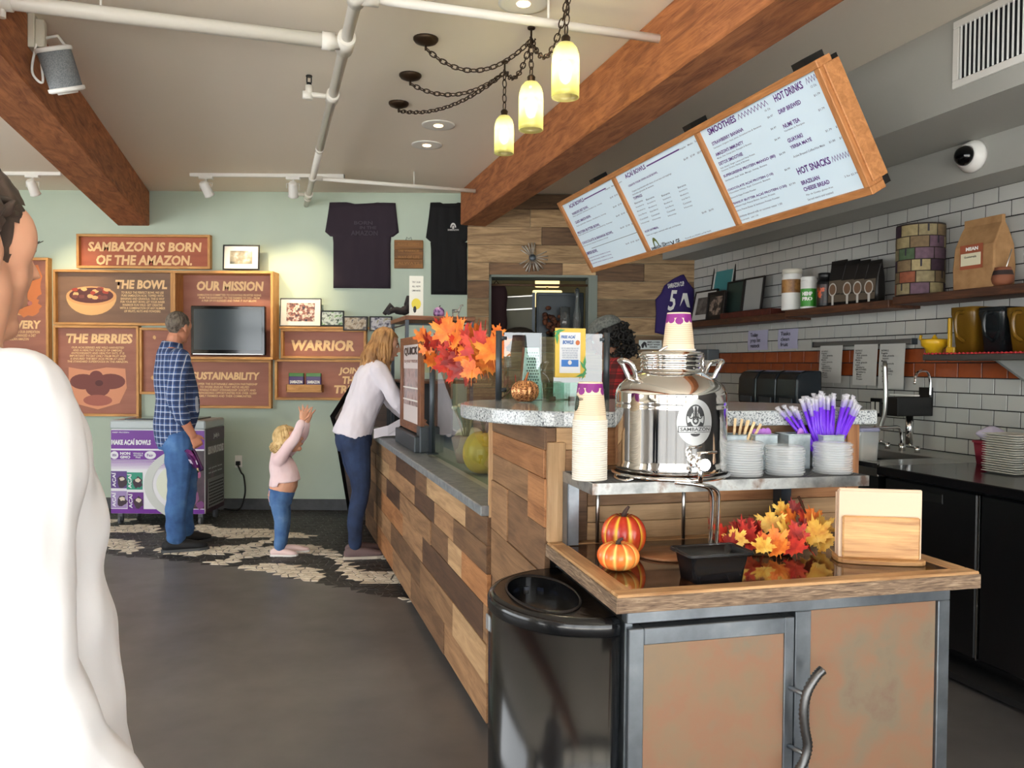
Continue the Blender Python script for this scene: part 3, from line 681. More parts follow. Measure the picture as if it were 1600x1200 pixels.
# ================================================================ overhead: pipes, lamps, menu boards
ZP = 2.95; OP = .355
T = K0('sprinkler_pipework', 'white sprinkler pipes running under the ceiling', 'pipe', 0, 0, 0)
m_pipe = mat('glossy white pipe paint', (226, 222, 212), .3)
def pipe(nm, pts, r, n=14): return MB().tube(pts, r, n).build(nm, m_pipe, T)
pipe('pipe', [(-3.2, 3.92, ZP), (OP, 3.92, ZP)], .033); pipe('pipe', [(OP, -1.2, ZP), (OP, 5.9, ZP)], .027); pipe('pipe', [(OP, 5.9, ZP), (OP, 7.98, ZP)], .025)
pipe('pipe', [(OP, 3.41, ZP), (1.81, 3.41, ZP)], .02); pipe('pipe', [(OP, 6.82, ZP), (1.83, 6.86, ZP)], .017)
pipe('tee_fitting', [(OP-.11, 3.92, ZP), (OP-.05, 3.92, ZP)], .042); pipe('tee_fitting', [(OP, 3.84, ZP), (OP, 4.0, ZP)], .042)
pipe('tee_fitting', [(OP, 3.36, ZP), (OP, 3.46, ZP)], .038); pipe('tee_fitting', [(OP, 3.41, ZP), (OP+.09, 3.41, ZP)], .033)
pipe('coupling', [(OP, 5.86, ZP), (OP, 5.92, ZP)], .030); pipe('tee_fitting', [(OP, 6.78, ZP), (OP, 6.87, ZP)], .032); pipe('tee_fitting', [(OP, 6.82, ZP), (OP+.08, 6.82, ZP)], .02)
pipe('coupling', [(-1.12, 3.92, ZP), (-1.04, 3.92, ZP)], .04); pipe('drop_nipple', [(-1.08, 3.92, ZP), (-1.08, 3.92, ZP-.07)], .016)
pipe('end_cap', [(OP, 7.62, ZP), (OP, 7.70, ZP)], .034)
for s in (4.72, 7.5):
    pipe('tee_fitting', [(OP, s-.06, ZP), (OP, s+.06, ZP)], .037)
    h = MB().tube([(OP-.02, s, ZP), (OP-.14, s, ZP)], .016, 10).tube([(OP-.13, s, ZP-.03), (OP-.13, s, ZP+.05)], .021, 10).tube([(OP-.165, s, ZP-.005), (OP-.12, s, ZP-.005)], .024, 8).build('sprinkler_arm', m_pipe, T)
    k = MB().tube([(OP-.13, s, ZP+.05), (OP-.13, s, ZP+.065)], .014, 8).tube([(OP-.118, s, ZP+.065), (OP-.118, s, ZP+.1)], .004, 5).tube([(OP-.142, s, ZP+.065), (OP-.142, s, ZP+.1)], .004, 5).tube([(OP-.13, s, ZP+.098), (OP-.13, s, ZP+.106)], .018, 8)
    k.build('sprinkler_head', mat('black sprinkler head', (24, 22, 20), .4), h)
for o, s in ((OP, 5.2), (OP, 7.3), (-.7, 3.92), (OP, 2.2), (1.2, 3.41), (1.2, 6.84)): pipe('hanger', [(o, s, ZP), (o, s, ZC-.002)], .006, 6)
# loudspeaker on the left beam
p = atO(92, 104, -.97)
T = K0('wall_speaker', 'small white and grey loudspeaker clamped to the wooden beam', 'speaker', -1.09, p.y, p.z)
MB().box(0, -.06, .06, .03, .05, .26).box(.03, -.05, .07, .07, .0, .2).build('bracket', mat('cream bracket', (206, 202, 186), .5), T, bevel=.004)
MB().tube([(.06, -.02, .12), (.12, -.02, .14), (.15, -.02, .1), (.15, -.02, .06)], .008, 6).build('arm', m_white, T)
Q = Matrix.Translation((.13, -.02, -.02)) @ Matrix.Rotation(radians(20), 4, 'X') @ Matrix.Rotation(radians(-14), 4, 'Y')
MB().lathe([(.066, -.085), (.074, -.08), (.076, .08), (.07, .085)], 24, M=Q).build('grille', ramp_mat('grey speaker cloth', [(.4, (92, 96, 98)), (.6, (116, 120, 122))], 200, 2, .8), T)
MB().lathe([(.06, .082), (.083, .082), (.084, .098), (.07, .104)], 24, M=Q).build('top_cap', m_white, T)
MB().lathe([(.07, -.104), (.083, -.098), (.083, -.082), (.06, -.08)], 24, M=Q).lathe([(.045, -.112), (.05, -.1)], 20, M=Q).build('bottom_ring', m_white, T)
MB().tube(spline([(.05, -.03, .15), (.03, -.05, .05), (.02, -.06, -.06), (.06, -.05, -.1), (.05, -.02, 0)], 6), .006, 6).build('cord', m_white, T)
# track lights
def track(label, rect, heads, beams):
    a, b = atY(rect[0], rect[1], 7.02), atY(rect[2], rect[1], 7.02); zc = ZC
    T = thing('track_light', label, 'lamp', (a.x, 7.02, zc), 0, 'white track lights')
    L = b.x-a.x
    MB().box(0, -.017, -.03, L, .017, 0).build('rail', m_white, T, bevel=.003)
    if rect[2] > 400: MB().box(L-.16, -.02, -.045, L, .02, 0).build('feed_box', m_white, T, bevel=.003)
    for (px, tilt, aim) in heads:
        x = atY(px, 285, 7.02).x-a.x
        MB().box(x-.06, -.02, -.05, x+.06, .02, -.03).build('adapter', m_white, T, bevel=.003)
        H = MB().tube([(x, 0, -.05), (x, 0, -.08)], .01, 8); Q = Matrix.Translation((x, 0, -.13)) @ Matrix.Rotation(tilt, 4, 'X') @ Matrix.Rotation(aim, 4, 'Y')
        H.lathe([(.028, .065), (.038, .05), (.042, -.06), (.046, -.07)], 18, M=Q)
        h = H.build('lamp_head', m_white, T)
        MB().lathe([(.001, -.071), (.04, -.0705)], 16, M=Q).build('lens', mat('lit lamp lens', (255, 236, 200), .3, emit=6), h)
        MB().tube([Q @ Vector((-.055, 0, .0)), (x-.055, 0, -.085), (x, 0, -.078), (x+.055, 0, -.085), Q @ Vector((.055, 0, 0))], .004, 5).build('yoke', m_white, h)
        l = bpy.data.lights.new('track_spot', 'SPOT'); l.energy = beams; l.color = (1, .8, .5); l.spot_size = radians(62); l.spot_blend = .9; l.shadow_soft_size = .04
        o = bpy.data.objects.new('track_spot', l); COL.objects.link(o); o.parent = T
        o.matrix_basis = Q @ Matrix.Translation((0, 0, -.075))
track('white track light rail with two lamp heads over the story boxes', (297, 268, 538, 0), ((322, radians(38), radians(-14)), (458, radians(40), radians(8))), 80)
track('white track light with one head left of the wooden beam', (-30, 268, 96, 0), ((51, radians(38), 0),), 50)
# recessed downlights
for i, ((px, py), lab) in enumerate((((685, 195), 'round recessed downlight behind the pendants, nearer the viewer of the two'), ((667, 226), 'round recessed downlight nearest the green wall'), ((818, 4), 'round recessed downlight at the top edge of the view'))):
    q = atZ(px, py, ZC); T = thing('downlight', lab, 'lamp', q, 0, 'recessed ceiling downlights')
    MB().lathe([(.1, -.004), (.1, 0), (.115, 0), (.115, -.006), (.1, -.006)], 28).build('trim_ring', m_white, T)
    MB().lathe([(.099, -.0035), (.075, -.0015), (.05, -.001), (.001, -.0009)], 28, cap=False).build('reflector', mat('bright reflector', (236, 214, 186), .12, 1), T)
    MB().lathe([(.001, -.012), (.03, -.010), (.035, -.002)], 16).build('bulb', mat('warm lit bulb', (255, 214, 160), .3, emit=7), T)
    l = bpy.data.lights.new('downlight_spot', 'SPOT'); l.energy = 28; l.color = (1, .82, .6); l.spot_size = radians(110); l.spot_blend = .7; l.shadow_soft_size = .05
    o = bpy.data.objects.new('downlight_spot', l); COL.objects.link(o); o.parent = T; o.location = (0, 0, -.02)
# pendant lamps on swagged chains
m_br = mat('aged bronze', (58, 44, 32), .45, .7)
def links(B, pts, pitch=.034, r=.0035):
    d = [0]
    for a, b in zip(pts, pts[1:]): d.append(d[-1]+(b-a).length)
    n = max(2, int(d[-1]/pitch))
    for k in range(n):
        t = (k+.5)/n*d[-1]; i = max(j for j in range(len(pts)-1) if d[j] <= t); f = (t-d[i])/max(d[i+1]-d[i], 1e-6)
        c = pts[i].lerp(pts[i+1], f); tg = (pts[i+1]-pts[i]).normalized(); u = tg.cross(Vector((.3, .2, 1))).normalized()
        if k % 2: u = tg.cross(u)
        B.tube([c+tg*(pitch*.68*cos(a))+u*(.012*sin(a)) for a in [2*pi*j/10 for j in range(10)]], r, 4, loop=True)
def sag(a, b, d, n=24): return [a.lerp(b, i/n)-Vector((0, 0, 4*d*(i/n)*(1-i/n))) for i in range(n+1)]
m_glass = None
def shade_mat():
    m, N, L, P = newmat('green tinted bottle glass'); out = N['Material Output']; N.remove(P)
    t = N.new('ShaderNodeBsdfTransparent'); tl = N.new('ShaderNodeBsdfTranslucent'); g = N.new('ShaderNodeBsdfGlossy'); g.inputs['Roughness'].default_value = .05
    tc = N.new('ShaderNodeTexCoord'); n = N.new('ShaderNodeTexNoise'); n.inputs['Scale'].default_value = 14; n.inputs['Detail'].default_value = 4; L.new(tc.outputs['Object'], n.inputs['Vector'])
    r = N.new('ShaderNodeValToRGB'); r.color_ramp.elements[0].color = srgb(214, 220, 150); r.color_ramp.elements[1].color = srgb(246, 242, 206); L.new(n.outputs['Fac'], r.inputs[0])
    t.inputs[0].default_value = srgb(244, 244, 214); L.new(r.outputs[0], tl.inputs[0])
    a = N.new('ShaderNodeMixShader'); a.inputs[0].default_value = .55; L.new(t.outputs[0], a.inputs[1]); L.new(tl.outputs[0], a.inputs[2])
    b = N.new('ShaderNodeMixShader'); b.inputs[0].default_value = .06; L.new(a.outputs[0], b.inputs[1]); L.new(g.outputs[0], b.inputs[2]); L.new(b.outputs[0], out.inputs[0])
    return m
m_shade = shade_mat()
def kp(px, py, o=1.235): q = atO(px, py, o); return W(*q)
HK = [W(1.235, 3.25, ZC), W(1.235, 3.76, ZC), W(1.235, 4.22, ZC)]
CN = [W(.767, 4.05, ZC), W(.779, 4.58, ZC), W(.793, 5.09, ZC)]
LAMP = [(kp(884, 66), kp(884, 152), .0), (kp(830, 127), kp(830, 203), 0), (kp(788, 180), kp(788, 240), 0)]
ROUTE = [[(CN[0], HK[1], .13), (HK[1], HK[0], .17)], [(CN[1], HK[2], .09), (HK[2], HK[1], .1)], [(CN[2], HK[2], .08)]]
for i, lab in enumerate(('green bottle glass pendant lamp hanging highest, its chain passing the beam pipe', 'middle green bottle glass pendant lamp of the three', 'lowest and smallest green bottle glass pendant lamp')):
    top, bot, _ = LAMP[i]; H = top.z-bot.z; R = H*.255; base = Vector((top.x, top.y, bot.z))
    T = thing('pendant_lamp', lab, 'lamp', base, 0, 'bottle glass pendant lamps')
    lo = lambda v: v-base
    c = lo(CN[i]); MB().lathe([(.001, -.035), (.02, -.034), (.055, -.02), (.064, -.008), (.064, 0)], 20, c).tube([c+Vector((0, 0, -.03)), c+Vector((0, 0, -.06))], .006, 6).build('canopy', m_br, T)
    B = MB()
    for a, b, d in ROUTE[i]: links(B, sag(lo(a)-Vector((0, 0, .05)), lo(b)-Vector((0, 0, .06)), d))
    links(B, [lo(HK[i])-Vector((0, 0, .06)), Vector((0, 0, H+.03))]); B.build('chain', m_br, T)
    k = lo(HK[i]); MB().lathe([(.018, -.008), (.02, 0)], 10, k).tube([k, k+Vector((0, 0, -.05)), k+Vector((.012, 0, -.07)), k+Vector((.02, 0, -.055))], .005, 6).build('ceiling_hook', m_br, T)
    MB().lathe([(.012, H+.03), (.02, H+.02), (R*.3, H-.002), (R*.36, H-.012)], 16).build('cap', m_br, T)
    pr = [(R*.3, H-.004), (R*.55, H*.97), (R*.82, H*.88), (R*.96, H*.76), (R, H*.6), (R, H*.1), (R*.99, 0), (R*.95, .0), (R*.95, H*.1), (R*.95, H*.6)]
    MB().lathe(pr, 28, cap=False).build('glass_shade', m_shade, T)
    MB().tube([(0, 0, H), (0, 0, H*.72)], .016, 10).build('socket', mat('brass socket', (150, 120, 70), .35, .9), T)
    MB().ell((0, 0, H*.47), (R*.45, R*.45, H*.22), 14, 10).build('bulb', mat('glowing bulb', (255, 240, 190), .3, emit=36), T)
# menu boards
A0 = W(2.455, 5.855, 2.16); U = (W(0, -1, 0)); Vv = (W(-.30, 0, .53)).normalized(); Nn = U.cross(Vv).normalized()
BM = Matrix(((U.x, Vv.x, Nn.x, A0.x), (U.y, Vv.y, Nn.y, A0.y), (U.z, Vv.z, Nn.z, A0.z), (0, 0, 0, 1))); BI = BM.inverted()
def brd(px, py):
    o = BI @ CO; d = BI.to_3x3() @ ray(px, py); q = o-d*(o.z/d.z); return q.x, q.y
LB, HB = 3.06, .605
T = thing('menu_board', 'long tilted wooden menu board with three lit screens above the kitchen', 'menu board', M=BM)
m_mb = wood('oak menu frame', (150, 96, 54), (196, 136, 84), .5, (2, 14, 14), .1); m_pur = mat('purple menu print', (84, 34, 120), .6); m_gr = mat('grey menu print', (108, 112, 128), .6); m_inkd = mat('dark menu print', (30, 30, 34), .6)
FT = .035; cuts = [0, .5*(brd(968, 265)[0]+brd(1009, 405)[0]), .5*(brd(1095, 190)[0]+brd(1150, 360)[0]), LB]
for v in (0, HB-FT): MB().box(-LB/2, -FT/2, -.06, LB/2, FT/2, .02).build('frame_rail', m_mb, T, loc=(LB/2, v+FT/2, 0), bevel=.003)
for i, u in enumerate((FT/2, cuts[1], cuts[2], LB-FT/2)):
    r = MB().box(-(HB-2*FT)/2, -FT/2, -.06, (HB-2*FT)/2, FT/2, .02).build('frame_stile', m_mb, T, bevel=.003); r.matrix_basis = Matrix.Translation((u, HB/2, 0)) @ Matrix.Rotation(pi/2, 4, 'Z')
MB().box(.01, .01, -.1, LB-.01, HB-.01, -.055).build('back_casing', m_black, T)
MB().box(LB-.002, .05, -.085, LB+.012, HB-.03, .0).build('end_board', m_mb, T, bevel=.003)
for u in (.62, 1.95, 2.9): MB().box(u-.04, HB-.12, -.14, u+.04, HB+.03, -.03).tube([(u, HB-.25, -.1), Vector((u, HB-.25, -.1))+BI.to_3x3() @ W(.7, .75, .22)], .015, 6).build('mounting_arm', m_black, T)
S = []
for i in range(3):
    a, b = cuts[i]+FT/2, cuts[i+1]-(FT/2 if i < 2 else FT)
    if i == 0: a = FT
    s = MB().box(a, FT, -.05, b, HB-FT, 0).build('screen', mat('lit menu screen', (190, 206, 216), .25, emit=.36), T)
    s['label'] = 'lit pale blue menu screen'; S.append(s)
def mt(i, s, c0, c1, h, m=m_pur, k=3, bold=.03, crop=(1040, 0, 2.857)):
    f = lambda c: brd(crop[0]+c[0]/crop[2], crop[1]+c[1]/crop[2])
    a, b = f(c0), f(c1); text(s, m, S[i], Matrix.Translation(((a[0]+b[0])/2, (a[1]+b[1])/2, .0012)), max(b[0]-a[0], .01), h, bold)
def zig(i, c0, c1, m=m_pur, n=9, h=.012, crop=(1040, 0, 2.857)):
    f = lambda c: brd(crop[0]+c[0]/crop[2], crop[1]+c[1]/crop[2]); a, b = f(c0), f(c1); v = (a[1]+b[1])/2; B = MB(); t = .0035
    for k in range(n*2):
        x0, x1 = a[0]+(b[0]-a[0])*k/(2*n), a[0]+(b[0]-a[0])*(k+1)/(2*n); y0, y1 = v+(h if k % 2 else -h), v+(-h if k % 2 else h)
        B.add([(x0, y0-t, .0012), (x1, y1-t, .0012), (x1, y1+t, .0012), (x0, y0+t, .0012)], [(0, 1, 2, 3)])
    B.build('zigzag', m, S[i])
def bar(i, c0, c1, t, m=m_pur, crop=(860, 180, 2.963)):
    f = lambda c: brd(crop[0]+c[0]/crop[2], crop[1]+c[1]/crop[2]); a, b = f(c0), f(c1); v = (a[1]+b[1])/2
    MB().add([(a[0], v-t, .0012), (b[0], v-t, .0012), (b[0], v+t, .0012), (a[0], v+t, .0012)], [(0, 1, 2, 3)]).build('rule', m, S[i])
for s, a, b, h in (('SMOOTHIES', (187, 585), (315, 533), .034), ('STRAWBERRY BANANA', (205, 637), (350, 582), .018), ("AMAZON'S IMMUNITY", (223, 690), (348, 635), .018), ('DETOX SMOOTHIE', (238, 730), (345, 688), .018),
        ('SUPERGREENS PROTEIN MANGO (80)', (258, 785), (493, 700), .018), ('CHOCOLATE AÇAÍ PROTEIN (110)', (277, 847), (482, 777), .018), ('PEANUT BUTTER AÇAÍ PROTEIN (120)', (298, 908), (542, 830), .018),
        ('HOT DRINKS', (483, 437), (613, 380), .034), ('DRIP BREWED', (503, 497), (605, 457), .02), ('NUMI TEA', (525, 562), (600, 535), .02), ('GUAYAKI', (545, 628), (612, 603), .02), ('YERBA MATÉ', (556, 656), (652, 620), .02),
        ('HOT SNACKS', (588, 765), (735, 715), .034), ('BRAZILIAN', (607, 817), (687, 791), .02), ('CHEESE BREAD', (617, 846), (732, 810), .02)): mt(2, s, a, b, h)
for s, a, b in (('Sambazon Organic Açaí, Juice, Strawberries & Bananas', (213, 657), (430, 568)), ('Mango, Acai, Orange Juice, Pineapple & Bananas', (230, 705), (385, 643)), ('Kale, Spinach, Ginger, Lemon and Hemp Protein', (246, 750), (400, 690)), ('Coconut, Greens, Hemp & Bananas', (250, 762), (375, 715)),
        ('Sambazon Açaí, Kale, Mango, Hemp, Banana', (266, 805), (455, 738)), ('Chocolate Whey, Açaí, Coconut, Banana', (285, 865), (468, 797)), ('Banana & Vegan Protein Powder', (292, 885), (405, 845)), ('Sambazon Açaí, Peanut Butter, Banana, Protein', (306, 928), (488, 862)), ('Banana, Peanut Butter & Sambazon Protein Powder', (312, 943), (510, 880)),
        ('Substitute almond milk or coconut water 1.00', (322, 966), (522, 910)), ('Extra protein   add 1.50', (326, 988), (415, 960)), ('16 Oz', (443, 493), (468, 484)), ('$6.47', (455, 525), (480, 515)), ('$6.47', (470, 577), (495, 567)), ('$6.49', (487, 625), (512, 615)), ('$6.99', (508, 690), (535, 680)), ('$6.99', (532, 760), (556, 750)), ('$7.99', (553, 826), (580, 816)),
        ('12 Oz.     16 Oz.', (648, 385), (720, 355)), ('$1.79     $1.99', (662, 425), (737, 395)), ('$1.79     $1.99', (682, 490), (758, 462)), ('Varieties in Recipes', (530, 585), (622, 550)), ('$1.79     $1.99', (714, 583), (790, 559)), ('Active Brewed Coffee/Hot Mate', (570, 698), (712, 648)), ('$1.00     $1.00', (730, 634), (806, 608)),
        ('2 for $2.99', (800, 790), (858, 770)), ('Pão de Queijo, gluten-free', (628, 868), (750, 838)), ('Served warm and toasted', (634, 889), (750, 860))): mt(2, s, a, b, .0105, m_gr, bold=.01)
zig(2, (322, 523), (455, 457)); zig(2, (625, 362), (710, 322), n=7); zig(2, (742, 712), (826, 682), n=7)
C7 = (860, 180, 2.963)
for s, a, b, h in (('AÇAÍ BOWLS', (345, 283), (440, 238), .042), ('CREATE YOUR OWN AÇAÍ BOWL', (360, 325), (498, 267), .018), ('TOPPINGS', (385, 386), (425, 370), .018), ('AÇAÍ OATMEAL', (437, 540), (500, 517), .020)): mt(1, s, a, b, h, crop=C7)
for s, a, b in (('Organic Açaí blended with choice of one base and toppings', (375, 346), (565, 280)), ('Includes granola & banana', (380, 366), (480, 328)), ('Regular   Medio   Super', (600, 158), (692, 112)), ('$6.49    $7.49    $8.99', (618, 207), (702, 165)), ('Steel cut organic oatmeal with açaí and banana', (445, 556), (605, 507)), ('We proudly serve ORGANIC and FAIR TRADE', (625, 572), (745, 535)), ('fruits certified gluten free', (630, 584), (700, 562)), ('$6.49    $6.99', (703, 455), (755, 433))): mt(1, s, a, b, .0125, m_gr, crop=C7, bold=.01)
for c, (x, y) in enumerate(((390, 408), (443, 391), (515, 373), (590, 325))):
    for k, wd_ in enumerate(('Banana', 'Strawberry', 'Blueberry', 'Goji Berry', 'Coconut', 'Honey')): mt(1, wd_+' '+'abcd'[c:c+1].replace('a', '').replace('b', '').replace('c', '').replace('d', ''), (x+k*6.2, y+k*19+(10 if c == 3 else 0)), (x+38+k*6.2, y-14+k*19+(10 if c == 3 else 0)), .011, m_gr, crop=C7, bold=.01)
bar(1, (445, 236), (597, 158), .004); bar(0, (155, 388), (258, 340), .004); bar(0, (190, 613), (412, 543), .0015, m_inkd)
for s, a, b, h in (('AÇAÍ BOWLS', (87, 425), (153, 388), .042), ("WARRIOR'S BEST BOWL", (100, 457), (175, 425), .020), ('CLASSIC AMAZON BOWL', (115, 497), (187, 467), .020), ('PROTEIN BUTTER BOWL', (127, 547), (228, 504), .020), ('CHOCOLATE & BANANA BOWL', (147, 592), (290, 541), .020), ('PUMPKIN BOWL', (163, 642), (218, 626), .026)): mt(0, s, a, b, h, crop=C7)
for k, (a, b) in enumerate((((104, 470), (240, 408)), ((120, 512), (260, 458)), ((130, 562), (285, 490)), ((150, 603), (270, 570)), ((170, 660), (280, 634)), ((175, 674), (285, 646)), ((182, 688), (292, 660)), ((255, 350), (330, 302)), ((275, 380), (335, 360)), ((290, 425), (355, 400)), ((305, 470), (370, 440)), ((325, 525), (395, 495)), ((350, 598), (412, 575)))):
    mt(0, ('Açaí, granola, banana, blueberry, honey', 'Regular  Medio  Super', '$6.49   $7.49   $8.99')[0 if k < 7 else (1 if k == 7 else 2)], a, b, .012, m_gr if k > 6 or k < 4 else m_pur, crop=C7, bold=.01)
mt(0, "DIRTY DANDY BOWL  SUPER", (192, 715), (345, 682), .016, m_inkd, crop=C7)
q = brd(860+488/2.963, 180+592/2.963)
E_ = S[1]
MB().add([(q[0]+.035*cos(t)*k, q[1]+.06*sin(t)*k-.02, .0013) for k in (1, .6) for t in [pi*i/12 for i in range(13)]], [(i, i+1, i+14, i+13) for i in range(12)]).build('emblem', mat('olive emblem', (96, 110, 52), .6), E_)
mt(1, 'SAMBAZON', (468, 618), (514, 605), .018, m_inkd, crop=C7, bold=.05)
for x, y, s in ((525, 598, 'USDA'), (545, 598, 'NON\nGMO'), (566, 592, 'V'), (590, 583, 'GF')): mt(1, s, (x-8, y+3), (x+10, y-4), .03, m_inkd, crop=C7)
# air vent and dome camera on the soffits
T = K0('air_vent', 'white louvred air vent high on the grey soffit', 'vent', 3.107, 2.64, 2.74)
for (a, b, c, d) in ((-.405, 0, .405, .035), (-.405, .28, .405, .315), (-.405, .035, -.37, .28), (.37, .035, .405, .28)): MB().box(-.012, a, b, 0, c, d).build('frame_side', m_white, T, bevel=.003)
MB().box(-.001, -.37, .035, -.0005, .37, .28).build('duct', mat('dark duct', (30, 32, 34), .8), T)
lm_ = MB().box(-.009, -.004, -.1225, .009, .004, .1225); ls = lm_.mesh('louvre'); ls.materials.append(mat('louvre paint', (206, 208, 206), .5))
for k in range(30): link('louvre', ls, None, T, M=Matrix.Translation((-.006, -.36+k*.0248, .1575)) @ Matrix.Rotation(radians(38), 4, 'Z'))
p = atO(1522, 245, 3.636)
T = K0('security_camera', 'white dome security camera on the lower soffit', 'camera', 3.636, p.y, p.z)
Q = Matrix.Rotation(-pi/2, 4, 'Y')
MB().lathe([(.085, 0), (.085, .02), (.07, .05), (.052, .06)], 28, M=Q).build('housing', m_white, T)
MB().lathe([(.054, .055), (.052, .075), (.04, .098), (.02, .11), (.001, .112)], 24, M=Q).build('dome', mat('smoked dome', (8, 8, 9), .05), T)
MB().lathe([(.062, .052), (.064, .058), (.056, .062), (.054, .056)], 24, M=Q).build('bezel', m_white, T)
# ================================================================ service counter (axis KA) and end pod / cabinet (axis CA)
rec = [wood('reclaimed tan', (112, 82, 56), (166, 128, 92), .6, (1.2, 8, 8), .2), wood('reclaimed brown', (84, 60, 42), (132, 100, 72), .6, (1.2, 8, 8), .2), wood('reclaimed dark', (62, 44, 34), (96, 70, 52), .6, (1.2, 8, 8), .15), wood('reclaimed honey', (128, 82, 48), (180, 128, 84), .6, (1.2, 8, 8), .15), wood('reclaimed pale', (146, 114, 80), (192, 158, 118), .6, (1.2, 8, 8), .12)]
m_ledge = ramp_mat('grey counter ledge', [(.35, (104, 110, 114)), (.65, (134, 138, 140))], 30, 5, .4)
m_gran = ramp_mat('speckled grey granite', [(.36, (40, 42, 48)), (.42, (128, 134, 138)), (.5, (176, 182, 184)), (.62, (204, 208, 208)), (.7, (120, 126, 132))], 190, 3, .12, spec=.6, nrough=.7)
CO_, S0, S1 = .81, 2.93, 6.88
CT = K0('service_counter', 'long service counter clad in reclaimed wooden planks', 'counter', 0, 0, 0)
MB().box(CO_+.02, S0, 0, CO_+.62, S1, .845).build('carcass', m_dark, CT)
MB().box(CO_+.03, S0, 0, CO_+.05, S1, .06).build('kick_board', m_black, CT)
def plank_v(parent, mats, a, b, z0, z1, o, rnd, mi=None, thick=.02):
    d = thick+rnd.uniform(-.003, .004); L = b-a
    p = MB().box(-L/2+.0008, -d/2, -(z1-z0)/2+.0008, L/2-.0008, d/2, (z1-z0)/2-.0008).build('plank', mats[rnd.choice((0, 0, 1, 1, 2, 3)) if mi is None else mi], parent, bevel=.0015)
    p.matrix_basis = Matrix.Translation((o+.02-d/2, (a+b)/2, (z0+z1)/2)) @ Matrix.Rotation(pi/2, 4, 'Z')
rnd = random.Random(21)
LAY = {0: [(2.93, 3.69, 0), (3.69, 4.6, 1), (4.6, 5.3, 0), (5.3, 6.1, 3), (6.1, 6.88, 1)],
       1: [(2.93, 3.5, 4), (3.5, 4.3, 0), (4.3, 5.4, 1), (5.4, 6.3, 0), (6.3, 6.88, 2)],
       2: [(2.93, 2.99, 0), (2.99, 4.25, 2), (4.25, 4.9, 0), (4.9, 5.9, 3), (5.9, 6.88, 1)],
       3: [(2.93, 3.35, 3), (3.35, 3.62, 4), (3.62, 4.02, 1), (4.02, 5.0, 0), (5.0, 5.6, 2), (5.6, 6.88, 0)],
       4: [(2.93, 3.5, 1), (3.5, 3.95, 0), (3.95, 4.5, 2), (4.5, 5.5, 0), (5.5, 6.2, 4), (6.2, 6.88, 1)],
       5: [(2.93, 3.28, 1), (3.28, 4.15, 4), (4.15, 4.45, 1), (4.45, 5.2, 2), (5.2, 6.0, 0), (6.0, 6.88, 1)]}
ZR = [.045, .2, .35, .495, .62, .73, .843]
for r, ps in LAY.items():
    for a, b, mi in ps: plank_v(CT, rec, a, b, ZR[r], ZR[r+1], CO_-.01, rnd, mi)
MB().box(CO_-.035, S0, .845, CO_+.1, S1, .885).build('ledge', m_ledge, CT, bevel=.004)
MB().box(CO_+.1, S0, .845, CO_+.62, S1, .865).build('display_deck', mat('pale display deck', (150, 158, 150), .3), CT)
MB().box(CO_+.60, S0, .0, CO_+.64, S1, .90).build('rear_panel', m_stain, CT)
# glass guard along the ledge
T = K0('sneeze_guard', 'clear glass guard standing along the counter ledge', 'glass guard', .945, 4.7, .885)
m_pane = glass('clear guard glass')
MB().box(-.004, -1.55, .0, .004, 0, .66).build('pane', m_pane, T)
MB().tube([(0, 0.02, -.001), (0, .02, .70)], .019, 14).build('post', m_dgrey, T)
MB().cbox((0, .02, .004), (.07, .07, .008)).build('foot_plate', m_dgrey, T, bevel=.002)
# framed poster on the ledge
T = K0('framed_poster', 'brown framed poster on its dark stand, next to the blonde woman', 'poster', .90, 5.19, .885)
m_pf = wood('poster frame oak', (92, 54, 34), (140, 90, 58), .5, (2, 12, 12), .1)
h0, hh, hw = .11, .605, .39
for za in (h0, h0+hh-.05): MB().box(-.39, -.012, -.025, .39, .012, .025).build('frame_side', m_pf, T).matrix_basis = Matrix.Translation((0, 0, za+.025)) @ Matrix.Rotation(pi/2, 4, 'Z')
for sx in (-1, 1): MB().box(-(hh-.1)/2, -.012, -.05, (hh-.1)/2, .012, .05).build('frame_side', m_pf, T).matrix_basis = Matrix.Translation((0, sx*(hw-.05), h0+hh/2)) @ Matrix.Rotation(pi/2, 4, 'Y') @ Matrix.Rotation(pi/2, 4, 'X')
MB().box(-.004, -hw+.05, h0+.03, .008, hw-.05, h0+hh-.03).build('paper', mat('poster paper', (216, 206, 204), .4), T)
MB().box(-.0055, -hw+.1, h0+.16, -.004, hw-.1, h0+.40).build('picture', ramp_mat('poster picture', [(.35, (96, 70, 62)), (.5, (176, 150, 146)), (.65, (120, 120, 124))], 9, 3, .4), T)
QP = Matrix.Rotation(-pi/2, 4, 'Z') @ Matrix.Rotation(pi/2, 4, 'X')
text('QUICK', mat('poster ink', (54, 40, 40), .5), T, Matrix.Translation((-.0075, 0, h0+.51)) @ QP, .5, .06, .03); text('to your rescue', m_plum, T, Matrix.Translation((-.0075, 0, h0+.445)) @ QP, .5, .03, .01)
for z_ in (.27, .19): MB().box(-.0072, -hw+.1, h0+z_, -.0055, hw-.1, h0+z_+.01).build('stripe', m_white, T)
MB().box(-.05, -.4, .0, .04, .36, .1).box(-.02, -.42, .0, .05, -.3, .16).build('stand', mat('dark stand', (58, 64, 68), .45, .3), T, bevel=.006)
